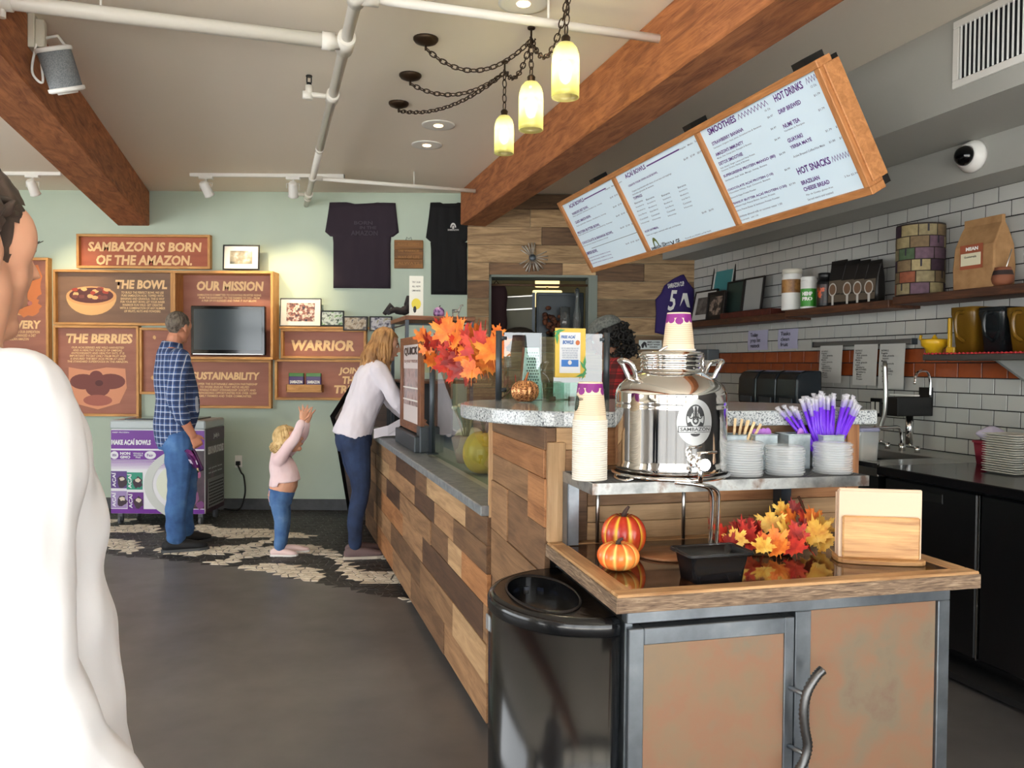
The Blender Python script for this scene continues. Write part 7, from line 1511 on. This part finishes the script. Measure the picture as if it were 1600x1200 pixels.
def locks(B, M, s, n, length, seed, az=(-2.6, 2.6), wave=.008, rad=.010, th0=.1, out=.02, curl=0, back=(0, 0, 0)):
    """tapered strands over the skull and down; az 0 is the back of the head"""
    r = random.Random(seed); c = Vector((0, -.012, .032)); R = Vector((.080, .101, .092)); R3 = M.to_3x3()
    for k in range(n):
        a = az[0]+(az[1]-az[0])*(k+r.uniform(-.4, .4))/n; L = length*r.uniform(.82, 1.08); pts = []; dirx = Vector((sin(a), -cos(a), 0)); ph = r.uniform(0, 6); g = r.uniform(1.0, 1.1)
        for i in range(6):
            th = th0+(1.75-th0)*i/5; d = Vector((sin(th)*dirx.x, sin(th)*dirx.y, cos(th))); pts.append(R3 @ (Vector([(c[q]+R[q]*d[q]*g) for q in range(3)])*s)+M.translation)
        p = pts[-1].copy(); dw = R3 @ dirx
        for i in range(1, 9):
            t = i/8; q = p+Vector((0, 0, -L*t))+dw*(out*sin(pi*t*.8)-.012*t)+Vector(back)*t
            q += Vector((cos(ph+t*(6+curl)), sin(ph+t*(6+curl)), 0))*wave*(.4+t); pts.append(q)
        w = r.uniform(.8, 1.25)*rad*s; B.tube(pts, [w*.5, w, w, w, w, w]+[w*(1.05-.09*i) for i in range(8)], 6)
    return B
def plaid_mat(nm, base, stripe, dark, f=26, v=(.7, .7)):
    m, N, L, P = newmat(nm); tc = N.new('ShaderNodeTexCoord'); sp = N.new('ShaderNodeSeparateXYZ'); L.new(tc.outputs['Object'], sp.inputs[0])
    def band(src_a, wa, src_b, wb, fr, lo, hi):
        x = N.new('ShaderNodeMath'); x.operation = 'MULTIPLY'; x.inputs[1].default_value = wa*fr; L.new(src_a, x.inputs[0])
        y = N.new('ShaderNodeMath'); y.operation = 'MULTIPLY_ADD'; y.inputs[1].default_value = wb*fr; L.new(src_b, y.inputs[0]); L.new(x.outputs[0], y.inputs[2])
        z = N.new('ShaderNodeMath'); z.operation = 'FRACT'; L.new(y.outputs[0], z.inputs[0])
        q = N.new('ShaderNodeMath'); q.operation = 'COMPARE'; q.inputs[1].default_value = (lo+hi)/2; q.inputs[2].default_value = (hi-lo)/2; L.new(z.outputs[0], q.inputs[0]); return q.outputs[0]
    X, Y, Z = sp.outputs; col = None
    cur = srgb(*base); last = None
    for (a, wa, b, wb, lo, hi, c, k) in ((X, v[0], Y, v[1], .5, .95, dark, .6), (X, 0, Z, 1, .5, .95, dark, .6), (X, v[0], Y, v[1], .1, .2, stripe, .75), (X, 0, Z, 1, .1, .2, stripe, .75)):
        bn = band(a, wa, b, wb, f, lo, hi); ml = N.new('ShaderNodeMath'); ml.operation = 'MULTIPLY'; ml.inputs[1].default_value = k; L.new(bn, ml.inputs[0])
        mx = N.new('ShaderNodeMix'); mx.data_type = 'RGBA'; L.new(ml.outputs[0], mx.inputs[0])
        if last is None: mx.inputs[6].default_value = cur
        else: L.new(last, mx.inputs[6])
        mx.inputs[7].default_value = srgb(*c); last = mx.outputs[2]
    L.new(last, P.inputs['Base Color']); P.inputs['Roughness'].default_value = .9; return m
m_skin = mat('fair skin', (214, 160, 130), .5, sss=.08); m_skin2 = mat('tanned skin', (190, 130, 102), .5, sss=.08); m_skin3 = mat('brown skin', (140, 92, 68), .5, sss=.06)
m_denim = ramp_mat('blue denim', [(.35, (44, 78, 126)), (.6, (66, 106, 158)), (.8, (92, 132, 178))], 7, 5, .85); m_denim2 = ramp_mat('dark denim', [(.35, (24, 38, 66)), (.6, (36, 54, 88)), (.8, (48, 70, 108))], 8, 5, .85); m_denim3 = ramp_mat('light denim', [(.35, (56, 92, 142)), (.6, (84, 122, 170)), (.8, (122, 152, 190))], 9, 5, .85)
def rings_torso(B, rows, n=24):   # rows (center, half width, half depth)
    P = spline([tuple(c)+(a, b) for c, a, b in rows], 4); B.tube([p[:3] for p in P], [(p[3], p[4]) for p in P], n, up=(1, 0, 0))
def wrinkle(me, amp, sc, zs=.5, z0=None):
    n = len(me.vertices); co = [0.0]*3*n; no = [0.0]*3*n
    me.vertices.foreach_get('co', co); me.vertex_normals.foreach_get('vector', no)
    for i in range(0, 3*n, 3):
        x, y, z = co[i:i+3]
        k = amp*(mnoise.noise((x*sc, y*sc, z*sc*zs))+.5*mnoise.noise((x*sc*2.3+7, y*sc*2.3, z*sc*1.2)))
        co[i] += no[i]*k; co[i+1] += no[i+1]*k; co[i+2] += no[i+2]*k
    me.vertices.foreach_set('co', co); me.update()
def shoe(B, ank, fwd, s=1.0, lift=0):
    a = Vector(ank); f = Vector(fwd).normalized(); z = Vector((0, 0, 1)); g = lambda y, h: Vector((a.x, a.y, 0))+f*y*s+z*h*s
    chain(B, [g(-.075, .045), g(-.03, .05), g(.05, .045), g(.13, .036), g(.175, .03)], [(.036*s, .04*s), (.04*s, .046*s), (.044*s, .04*s), (.046*s, .03*s), (.034*s, .022*s)], up=f.cross(z))
def sole(B, ank, fwd, s=1.0):
    a = Vector(ank); f = Vector(fwd).normalized(); w = f.cross(Vector((0, 0, 1))); o = [(-.11, 0), (-.1, .03), (-.04, .038), (.06, .044), (.14, .046), (.19, .03), (.205, 0)]; pts = o+[(y, -x) for y, x in o[-2:0:-1]]
    P = [Vector((a.x, a.y, 0))+f*y*s+w*x*s for y, x in pts]; B.rings([[(p.x, p.y, .001) for p in P], [(p.x, p.y, .022*s) for p in P]], sm=False)
# ---------------------------------------------------------------- man in the plaid shirt
def man():
    T = thing('person', 'man in blue plaid shirt and jeans with purple packets in one hand', 'person', (-2.56, 6.08, 0), radians(-52))
    S = [((0, 0, .80), .165, .13), ((0, -.01, .92), .18, .14), ((0, .015, 1.05), .185, .155), ((0, .02, 1.15), .185, .155), ((0, .0, 1.28), .195, .145), ((0, -.015, 1.40), .205, .125), ((0, -.03, 1.48), .175, .10), ((0, -.03, 1.53), .1, .08), ((0, -.02, 1.56), .062, .066)]
    HM = Matrix.Translation((0, .025, 1.69)) @ Matrix.Rotation(radians(34), 4, 'Z') @ Matrix.Rotation(radians(-4), 4, 'X')
    aR = [(.19, -.02, 1.455), (.245, -.05, 1.30), (.262, -.07, 1.15), (.262, -.02, 1.02), (.25, .055, .885)]; rR = [.062, .053, .046, .043, .031]
    aL = [(-.19, -.02, 1.455), (-.25, -.02, 1.15), (-.24, .1, .9)]; rL = [.06, .047, .032]
    lg = lambda x, y: [(x*.09, 0, .9), (x*.1, .03+y, .52), (x*.105, y-.01, .1)]
    B = MB(); rings_torso(B, [(c, a*.86, b*.86) for c, a, b in S]); chain(B, [(0, -.02, 1.5), (0, .0, 1.62)], [.06, .055]); head(B, HM, .98)
    chain(B, aR, [r*.9 for r in rR]); chain(B, aL, [r*.9 for r in rL])
    hd = (Vector(aR[-1])-Vector(aR[-2])).normalized(); hand(B, Vector(aR[-1]), hd+Vector((0, .1, -.2)), (-1, 0, 0), 1, .75); hand(B, Vector(aL[-1]), (Vector(aL[-1])-Vector(aL[-2])), (1, 0, 0), -1, .5)
    for x, y in ((1, -.03), (-1, .09)): chain(B, lg(x, y), [.085, .06, .04])
    link('body', remesh(B, .0055, 3), m_skin2, T); face_parts(T, HM, .98)
    B = MB(); rings_torso(B, S[:-1]); chain(B, aR[:4], [r*1.16+.006 for r in rR[:4]]); chain(B, aL[:2]+[Vector(aL[1]).lerp(Vector(aL[2]), .6)], [.075, .06, .05]); me = remesh(B, .009, 5); wrinkle(me, .007, 9, .7); link('shirt', me, plaid_mat('blue plaid cotton', (66, 92, 142), (206, 214, 228), (30, 44, 78), 21, (.75, .75)), T)
    B = MB()
    c0, c1 = Vector(aR[2]).lerp(Vector(aR[3]), .55), Vector(aR[3])
    chain(B, [c0, c1+(c1-c0)*.1], [.058, .058]); link('cuff', remesh(B, .007, 3), plaid_mat('blue plaid cuff', (66, 92, 138), (206, 214, 226), (30, 44, 78), 21, (.75, .75)), T)
    B = MB().tube([(0, -.03, 1.515), (0, -.02, 1.575)], [(.085, .088), (.068, .074)], 20, up=(1, 0, 0)); link('collar', B.mesh('collar'), plaid_mat('blue plaid collar', (60, 86, 132), (200, 208, 222), (30, 44, 78), 21, (.75, .75)), T)
    B = MB(); rings_torso(B, [((0, 0, .78), .15, .12), ((0, -.01, .88), .165, .13), ((0, 0, .98), .165, .13)])
    for x, y in ((1, -.03), (-1, .09)): chain(B, [(x*.085, 0, .88), (x*.1, .012+y*.5, .7), (x*.105, .025+y, .5), (x*.108, y, .28), (x*.108, y+.005, .115)], [.108, .1, .08, .073, .07])
    me = remesh(B, .008, 3); wrinkle(me, .009, 9, 1.6); link('jeans', me, m_denim, T)
    for x, y in ((1, -.03), (-1, .09)):
        B = MB(); shoe(B, (x*.105, y+.02, 0), (x*.25, 1, 0), 1.08); o = link('shoe', remesh(B, .006, 3), mat('black trainer mesh', (24, 25, 28), .7), T)
        B = MB(); sole(B, (x*.105, y+.02, 0), (x*.25, 1, 0), 1.08); B.build('sole', mat('dark grey sole', (70, 72, 74), .6), o)
    link('hair', hair_cap(HM, .98, lambda v: v.z > .085 or (v.y < .035 and v.z > .0) or (v.y < -.05 and v.z > -.05), .003, 90, 1.05).mesh('hair'), ramp_mat('greying brown hair', [(.35, (64, 54, 46)), (.6, (120, 110, 98))], 60, 4, .8, vec=(1, 1, .4)), T)
    hp_ = Vector(aR[-1])+hd*.09+Vector((-.01, .0, -.03)); wm = T.matrix_basis.copy()
    P = thing('frozen_packet', 'crumpled purple fruit packets held in the man\'s hand', 'packet', M=Matrix.Translation(Matrix.LocRotScale((-2.56, 6.08, 0), Matrix.Rotation(radians(-52), 3, 'Z').to_quaternion(), None) @ (hp_+Vector((0, -.05, -.055)))) @ Matrix.Rotation(radians(-50), 4, 'Z') @ Matrix.Rotation(radians(28), 4, 'X'))
    for k, (rx, rz, c) in enumerate(((0, 0, (84, 30, 84)), (.3, .35, (104, 44, 100)), (-.3, -.3, (60, 20, 60)))):
        g = MB(); n = 8
        rg = [[(x*.05, (.012+.006*sin(3*x+k))*q, z*.075*(1+.1*sin(5*x+k))-.02) for x, z in ((-1, -1), (0, -1.05), (1, -1), (1.04, 0), (1, 1), (0, 1.05), (-1, 1), (-1.04, 0))] for q in (-1, 0, 1)]
        g.rings(rg, sm=False); o = g.build('pouch', mat('purple foil %d' % k, c, .25), P, bevel=.004); o.rotation_euler = (rx*.5, rz, 0); o.location = (.02*k-.02, .012*k, -.01*k)
        MB().box(-.03, -.016, -.05, .03, -.0145, -.015).build('label_strip', mat('packet print', (206, 190, 206), .5), o)
man()
# ---------------------------------------------------------------- toddler reaching up
def toddler():
    T = thing('person', 'small blonde child in pale pink top stretching both arms up', 'person', (-1.70, 5.93, 0), radians(-82))
    HM = Matrix.Translation((0, .045, .855)) @ Matrix.Rotation(radians(14), 4, 'X'); s = .86
    S = [((0, -.02, .40), .09, .085), ((0, -.02, .46), .098, .092), ((0, .02, .53), .098, .098), ((0, .012, .60), .096, .088), ((0, -.01, .68), .098, .078), ((0, -.02, .735), .085, .06), ((0, -.01, .765), .045, .045)]
    aR = [(.085, -.015, .715), (.11, .045, .80), (.1, .105, .885), (.075, .15, 1.0)]; aL = [(-.085, -.015, .715), (-.11, .06, .79), (-.09, .13, .87), (-.05, .17, .985)]; ra = [.042, .034, .03, .021]
    B = MB(); rings_torso(B, [(c, a*.93, b*.93) for c, a, b in S]); chain(B, [(0, -.005, .74), (0, .02, .80)], [.038, .036]); head(B, HM, s, .96)
    for a in (aR, aL): chain(B, a, [r*.9 for r in ra])
    hand(B, aR[-1], (-.05, .15, 1), (.9, .35, 0), 1, .06, .78, .55); hand(B, aL[-1], (.05, .2, 1), (.9, .2, 0), -1, .06, .78, .55)
    for x in (-1, 1): chain(B, [(x*.045, -.02, .42), (x*.05, .0, .25), (x*.052, -.01, .06)], [.055, .04, .028])
    link('body', remesh(B, .0036, 2), m_skin, T); face_parts(T, HM, s)
    B = MB(); rings_torso(B, [((0, .018, .545), .108, .116), ((0, .012, .60), .106, .105), ((0, -.01, .68), .105, .09), ((0, -.02, .735), .09, .068), ((0, -.012, .76), .055, .052)])
    for a in (aR, aL): chain(B, a[:3]+[Vector(a[2]).lerp(Vector(a[3]), .85)], [.05, .043, .038, .032])
    me = remesh(B, .007, 4); wrinkle(me, .004, 16, .8)
    for v in me.vertices:
        if v.co.z < .58 and v.co.y < -.02: v.co.z -= .03*smoothstep(.58, .53, v.co.z)
    link('top', me, ramp_mat('pale pink cotton', [(.35, (236, 206, 208)), (.65, (244, 222, 224))], 6, 3, .9), T)
    B = MB(); rings_torso(B, [((0, -.014, .37), .095, .078), ((0, -.014, .43), .102, .09), ((0, -.004, .485), .102, .098)])
    for x in (-1, 1): chain(B, [(x*.048, -.02, .41), (x*.054, -.0, .26), (x*.056, -.012, .075)], [.067, .054, .043])
    me = remesh(B, .006, 4); wrinkle(me, .004, 14, 1); link('jeans', me, m_denim3, T)
    for x, y in ((1, -.012), (-1, .06)):
        B = MB(); shoe(B, (x*.055, y, 0), (x*.1, 1, 0), .66); o = link('shoe', remesh(B, .004, 3), mat('pale pink shoe', (234, 206, 202), .6), T); B = MB(); sole(B, (x*.055, y, 0), (x*.1, 1, 0), .66); B.build('sole', m_white, o)
    hm = ramp_mat('blonde hair', [(.3, (150, 116, 70)), (.5, (206, 174, 118)), (.75, (232, 208, 158))], 22, 4, .6)
    B = hair_cap(HM, s, lambda v: v.z > .07 or (v.y < .03 and v.z > -.06), .004, 40, 1.06); locks(B, HM, s, 46, .085, 3, (-1.9, 1.9), .011, .012, .1, .035, 14); link('hair', B.mesh('hair'), hm, T)
toddler()
# ---------------------------------------------------------------- woman leaning on the counter
def woman():
    T = thing('person', 'woman with long fair hair and white blouse leaning on the counter', 'person', (-1.115, 5.9, 0), radians(-70))
    S = [((0, -.045, .84), .165, .125), ((0, -.045, .92), .172, .13), ((0, -.01, 1.03), .15, .115), ((0, .035, 1.15), .145, .115), ((0, .08, 1.27), .165, .125), ((0, .11, 1.36), .17, .11), ((0, .12, 1.42), .14, .085), ((0, .13, 1.465), .055, .055)]
    HM = Matrix.Translation((0, .19, 1.565)) @ Matrix.Rotation(radians(-12), 4, 'Z') @ Matrix.Rotation(radians(-14), 4, 'X'); s = .93
    aR = [(.16, .10, 1.385), (.205, .17, 1.25), (.21, .235, 1.135), (.16, .33, 1.06), (.10, .42, .99)]; aL = [(-.16, .10, 1.385), (-.2, .2, 1.24), (-.2, .27, 1.12), (-.12, .37, 1.02), (-.05, .44, .975)]; ra = [.055, .047, .041, .035, .026]
    B = MB(); rings_torso(B, [(c, a*.86, b*.86) for c, a, b in S]); chain(B, [(0, .125, 1.42), (0, .165, 1.51)], [.05, .047]); head(B, HM, s)
    for a, t, n in ((aR, 1, (-1, 0, -.3)), (aL, -1, (1, 0, -.3))): chain(B, a, [r*.88 for r in ra]); hand(B, a[-1], Vector(a[-1])-Vector(a[-2]), n, t, .45, .92)
    for x, y in ((1, 0), (-1, .03)): chain(B, [(x*.085, -.05, .86), (x*.086, -.012+y, .5), (x*.083, -.05+y, .3), (x*.08, -.045+y, .06)], [.07, .045, .04, .03])
    link('body', remesh(B, .0055, 3), m_skin, T); face_parts(T, HM, s)
    B = MB(); rings_torso(B, [((0, -.07, .885), .178, .14), ((0, -.05, .95), .17, .138), ((0, -.012, 1.04), .157, .132), ((0, .03, 1.15), .157, .13), ((0, .075, 1.27), .175, .135), ((0, .105, 1.36), .178, .118), ((0, .12, 1.42), .145, .09), ((0, .125, 1.455), .07, .068)])
    for a in (aR, aL): chain(B, a[:4]+[Vector(a[3]).lerp(Vector(a[4]), .7)], [.066, .058, .053, .045, .037])
    me = remesh(B, .008, 4); wrinkle(me, .010, 12, .6); link('blouse', me, mat('white cotton blouse', (226, 220, 228), .9), T)
    B = MB(); rings_torso(B, [((0, -.04, .80), .15, .125), ((0, -.05, .87), .168, .135), ((0, -.045, .94), .158, .125)])
    for x, y in ((1, 0), (-1, .03)): chain(B, [(x*.085, -.05, .86), (x*.088, -.03, .7), (x*.086, -.012+y, .5), (x*.083, -.05+y, .3), (x*.08, -.05+y, .1)], [.104, .09, .068, .06, .047])
    me = remesh(B, .008, 4); wrinkle(me, .004, 11, 1); link('jeans', me, m_denim2, T)
    for x, y in ((1, 0), (-1, .03)):
        B = MB(); shoe(B, (x*.08, -.03+y, 0), (x*.1, 1, 0), .96); o = link('shoe', remesh(B, .0055, 3), mat('taupe canvas shoe', (112, 92, 92), .8), T); B = MB(); sole(B, (x*.08, -.03+y, 0), (x*.1, 1, 0), .96); B.build('sole', mat('pale rubber sole', (190, 180, 166), .7), o)
    hm = ramp_mat('honey brown hair', [(.3, (104, 70, 40)), (.5, (164, 120, 72)), (.75, (204, 162, 106))], 26, 4, .55, vec=(1, 1, .3))
    B = hair_cap(HM, s, lambda v: v.z > .075 or (v.y < .04 and v.z > -.06), .003, 40, 1.07); locks(B, HM, s, 70, .25, 5, (-2.05, 2.05), .010, .0125, .08, .03, 3, (0, -.035, 0)); locks(B, HM, s, 40, .29, 8, (-1.3, 1.3), .012, .012, .08, .05, 3, (0, -.05, 0)); link('hair', B.mesh('hair'), hm, T)
    q = atY(606, 668, 5.8); P = thing('folded_paper', 'white folded paper held beside the woman\'s hip at the counter', 'paper', M=Matrix.Translation(q) @ Matrix.Rotation(radians(14), 4, 'Z') @ Matrix.Rotation(radians(16), 4, 'X'))
    MB().add([(-.1, 0, -.085), (.0, -.012, -.055), (.1, 0, .02), (.1, .0, .075), (.0, -.012, .02), (-.1, 0, -.01)], [(0, 1, 4, 5), (1, 2, 3, 4)]).build('sheet', mat('folded sheet', (222, 216, 222), .8), P); MB().add([(-.04, .004, -.07), (.06, -.006, -.06), (.1, .004, -.01), (.04, .004, .0)], [(0, 1, 2, 3)]).build('inner_leaf', mat('folded sheet', (222, 216, 222), .8), P)
woman()
# ---------------------------------------------------------------- woman in the foreground, seen from behind
def front_woman():
    T = thing('person', 'woman in loose white blouse with dark gathered hair standing closest', 'person', (-.672, .98, 0), radians(-34))
    S = [((0, 0, .82), .17, .13), ((0, 0, .92), .175, .13), ((0, .0, 1.03), .15, .115), ((0, 0, 1.15), .145, .115), ((0, 0, 1.27), .165, .12), ((0, -.01, 1.36), .175, .105), ((0, -.02, 1.41), .14, .08), ((0, -.015, 1.455), .055, .055)]
    HM = Matrix.Translation((-.035, .0, 1.562)) @ Matrix.Rotation(radians(15), 4, 'Z'); s = 1.0
    aR = [(.165, -.01, 1.375), (.205, -.03, 1.24), (.225, -.05, 1.10), (.235, -.02, .98), (.235, .04, .87)]; aL = [(-p[0], p[1], p[2]) for p in aR]; ra = [.052, .045, .04, .034, .026]
    B = MB(); rings_torso(B, [(c, a*.88, b*.88) for c, a, b in S]); chain(B, [(0, -.015, 1.41), (-.005, .01, 1.52)], [.05, .048]); head(B, HM, s)
    for a, t in ((aR, 1), (aL, -1)): chain(B, a, [r*.88 for r in ra]); hand(B, a[-1], (0, .2, -1), (-t, 0, 0), t, .3, .92)
    for x in (-1, 1): chain(B, [(x*.085, 0, .88), (x*.085, .01, .5), (x*.08, -.02, .09)], [.085, .055, .034]); 
    link('body', remesh(B, .005, 16), m_skin, T); face_parts(T, HM, s)
    B = MB()
    for k in range(7):
        p = HM @ Vector((.036+.003*(k-3), .064, .012)); B.tube([p, p+HM.to_3x3() @ Vector((.002*(k-3)+.004, .010, .0)), p+HM.to_3x3() @ Vector((.003*(k-3)+.006, .017, .005))], [.0012, .001, .0005], 5)
    B.build('eyelashes', mat('dark lash', (24, 18, 16), .7), T)
    B = MB(); rings_torso(B, [((0, 0, .78), .23, .19), ((0, 0, .90), .22, .18), ((0, .0, 1.03), .20, .16), ((0, 0, 1.15), .185, .145), ((0, 0, 1.27), .185, .135), ((0, -.01, 1.36), .186, .115), ((0, -.02, 1.41), .15, .09), ((0, -.015, 1.44), .075, .07)])
    for a in (aR, aL): chain(B, [a[0], Vector(a[1])+Vector((0, -.005, 0)), Vector(a[2])+Vector((.008*(1 if a is aR else -1), -.01, 0)), Vector(a[3]), Vector(a[3]).lerp(Vector(a[4]), .8)], [.062, .064, .068, .078, .076])
    me = remesh(B, .007, 4); wrinkle(me, .011, 10, 1.2); link('blouse', me, mat('bright white cotton', (246, 246, 248), .85), T)
    B = MB()
    c = Vector(aR[3]).lerp(Vector(aR[4]), .82); cl = Vector(aL[3]).lerp(Vector(aL[4]), .82)
    for q in (c, cl): B.tube([q+Vector((0, .0, .02)), q+Vector((0, .01, 0)), q+Vector((0, .02, -.035))], [.07, .08, .09], 18, caps=False)
    o = B.build('cuff_frill', mat('bright white cotton', (246, 246, 248), .85), T); wrinkle(o.data, .008, 30, 1)
    B = MB(); rings_torso(B, [((0, 0, .78), .15, .12), ((0, 0, .88), .165, .13), ((0, 0, .95), .16, .125)])
    for x in (-1, 1): chain(B, [(x*.085, 0, .86), (x*.088, .01, .5), (x*.082, -.02, .1)], [.1, .066, .046])
    link('trousers', remesh(B, .009, 4), mat('slate trousers', (46, 52, 70), .9), T)
    for x in (-1, 1):
        B = MB(); shoe(B, (x*.08, 0, 0), (x*.1, 1, 0), .95); o = link('shoe', remesh(B, .006, 3), m_black, T); B = MB(); sole(B, (x*.08, 0, 0), (x*.1, 1, 0), .95); B.build('sole', m_dgrey, o)
    hm = ramp_mat('dark brown hair', [(.3, (28, 22, 19)), (.55, (66, 52, 44)), (.8, (108, 92, 80))], 30, 5, .5, vec=(1, 1, .25))
    B = hair_cap(HM, s, lambda v: v.z > .085 or (v.y < .055 and v.z > .03) or (v.y < .028 and v.z > -.055), .003, 40, 1.07, 64, 44)
    r = random.Random(4); R3 = HM.to_3x3()
    for k in range(64):       # strands swept back to a knot
        a = r.uniform(-2.3, 2.3); th = r.uniform(.15, 1.5); pts = []
        p0 = Vector((sin(th)*sin(a), -sin(th)*cos(a)*-1 if False else sin(th)*cos(a), cos(th)))
        for i in range(8):
            t = i/7; d = (p0*(1-t)+Vector((0, -1, -.15))*t).normalized(); pts.append(HM @ Vector((.0802*d.x, -.012+.1015*d.y, .032+.0935*d.z)))
        if p0.y > .62 and p0.z < .75: continue
        B.tube(pts, [.003]+[.0062]*6+[.004], 6)
    for k in range(26):      # loose waves over the ears
        sx = -1 if k % 2 else 1; x0 = .0+.012*r.random(); pts = []
        for i in range(8):
            t = i/7; pts.append(HM @ Vector((sx*(.079+.012*sin(pi*t)+.004*sin(9*t+k)), x0-.085*t+.010*sin(6*t+k)-.007*(k//2 % 5), .055-.085*t-.006*(k % 5))))
        B.tube(pts, [.004]+[.0075]*6+[.003], 6)
    kn = HM @ Vector((0, -.125, .01))
    for k in range(26):
        ax = Vector((r.gauss(0, 1), r.gauss(0, 1), r.gauss(0, 1))).normalized(); u = ax.orthogonal().normalized(); w = ax.cross(u); q = r.uniform(.022, .042)
        B.tube([kn+(u*cos(t)+w*sin(t))*q for t in [5.2*i/12 for i in range(13)]], [.004]+[.0075]*11+[.004], 6)
    link('hair', B.mesh('hair'), hm, T)
front_woman()
# ---------------------------------------------------------------- kitchen worker in a grey cap
def worker():
    T = thing('person', 'kitchen worker in grey cap and red plaid shirt behind the counter', 'person', (.70, 5.0, 0), radians(75))
    S = [((0, 0, .84), .16, .12), ((0, 0, .95), .168, .125), ((0, 0, 1.08), .15, .115), ((0, .02, 1.2), .16, .12), ((0, .03, 1.32), .18, .12), ((0, .03, 1.4), .175, .1), ((0, .035, 1.46), .12, .08), ((0, .045, 1.5), .055, .055)]
    HM = Matrix.Translation((0, .11, 1.60)) @ Matrix.Rotation(radians(-26), 4, 'X'); s = 1.03
    aR = [(.17, .03, 1.41), (.21, .08, 1.2), (.16, .27, 1.08)]; aL = [(-p[0], p[1], p[2]) for p in aR]
    B = MB(); rings_torso(B, [(c, a*.88, b*.88) for c, a, b in S]); chain(B, [(0, .035, 1.44), (0, .08, 1.55)], [.052, .05]); head(B, HM, s)
    for a, t in ((aR, 1), (aL, -1)): chain(B, a, [.05, .04, .026]); hand(B, a[-1], Vector(a[2])-Vector(a[1]), (0, 0, -1), -t, .4, .95)
    for x in (-1, 1): chain(B, [(x*.085, 0, .88), (x*.085, .01, .5), (x*.085, -.02, .09)], [.085, .058, .038])
    link('body', remesh(B, .007, 3), m_skin3, T); face_parts(T, HM, s)
    B = MB(); rings_torso(B, S[:-1]); chain(B, aR[:2]+[Vector(aR[1]).lerp(Vector(aR[2]), .7)], [.068, .056, .045]); chain(B, aL[:2]+[Vector(aL[1]).lerp(Vector(aL[2]), .7)], [.068, .056, .045]); me = remesh(B, .01, 4); wrinkle(me, .005, 10); link('shirt', me, plaid_mat('red plaid flannel', (150, 30, 34), (60, 16, 18), (26, 14, 16), 16), T)
    B = MB(); rings_torso(B, [((0, 0, .8), .15, .12), ((0, 0, .95), .165, .125)])
    for x in (-1, 1): chain(B, [(x*.085, 0, .86), (x*.088, .01, .5), (x*.088, -.02, .09)], [.1, .07, .055])
    link('trousers', remesh(B, .012, 4), mat('black trousers', (26, 26, 28), .9), T)
    for x in (-1, 1): B = MB(); shoe(B, (x*.088, 0, 0), (0, 1, 0), 1.0); link('shoe', remesh(B, .008, 3), m_black, T)
    B = hair_cap(HM, s, lambda v: v.y < .03 and v.z > -.08, .004, 40, 1.06); r = random.Random(2)
    for k in range(150):
        a = r.uniform(-1.7, 1.7); h = r.uniform(-.17, .03); R = r.uniform(.085, .125); p = HM @ Vector((R*sin(a)*.9, -.02-R*cos(a), h)); u = Vector((r.gauss(0, 1), r.gauss(0, 1), r.gauss(0, 1))).normalized(); w = u.orthogonal().normalized(); z = u.cross(w)
        B.tube([p+(w*cos(t)+z*sin(t))*.016+u*.006*t for t in [.9*i for i in range(9)]], [.003]+[.006]*7+[.002], 5)
    link('hair', B.mesh('hair'), mat('black curly hair', (20, 17, 16), .6), T)
    B = MB(); n = 28; rg = []
    for i in range(9):
        t = i/8; th = pi/2*t; rg.append([HM @ (Vector(((.088*cos(th)**.8)*cos(2*pi*j/n), -.01+(.112*cos(th)**.8)*sin(2*pi*j/n), .045+.085*sin(th)))*s) for j in range(n)])
    B.rings(rg); C = B.build('cap', ramp_mat('grey tweed', [(.35, (74, 78, 76)), (.65, (110, 112, 108))], 60, 4, .9), T); B = MB()
    o = [(x, y) for x, y in ((-.075, .07), (-.07, .12), (-.045, .16), (0, .172), (.045, .16), (.07, .12), (.075, .07))]; B.rings([[HM @ Vector((x, y, .05-.12*(y-.07)*abs(1)-.4*x*x+dz)) for x, y in o] for dz in (0, .005)], sm=False); B.build('brim', ramp_mat('grey tweed', [(.35, (74, 78, 76)), (.65, (110, 112, 108))], 60, 4, .9), C)
worker()
bpy.data.scenes.remove(TS)
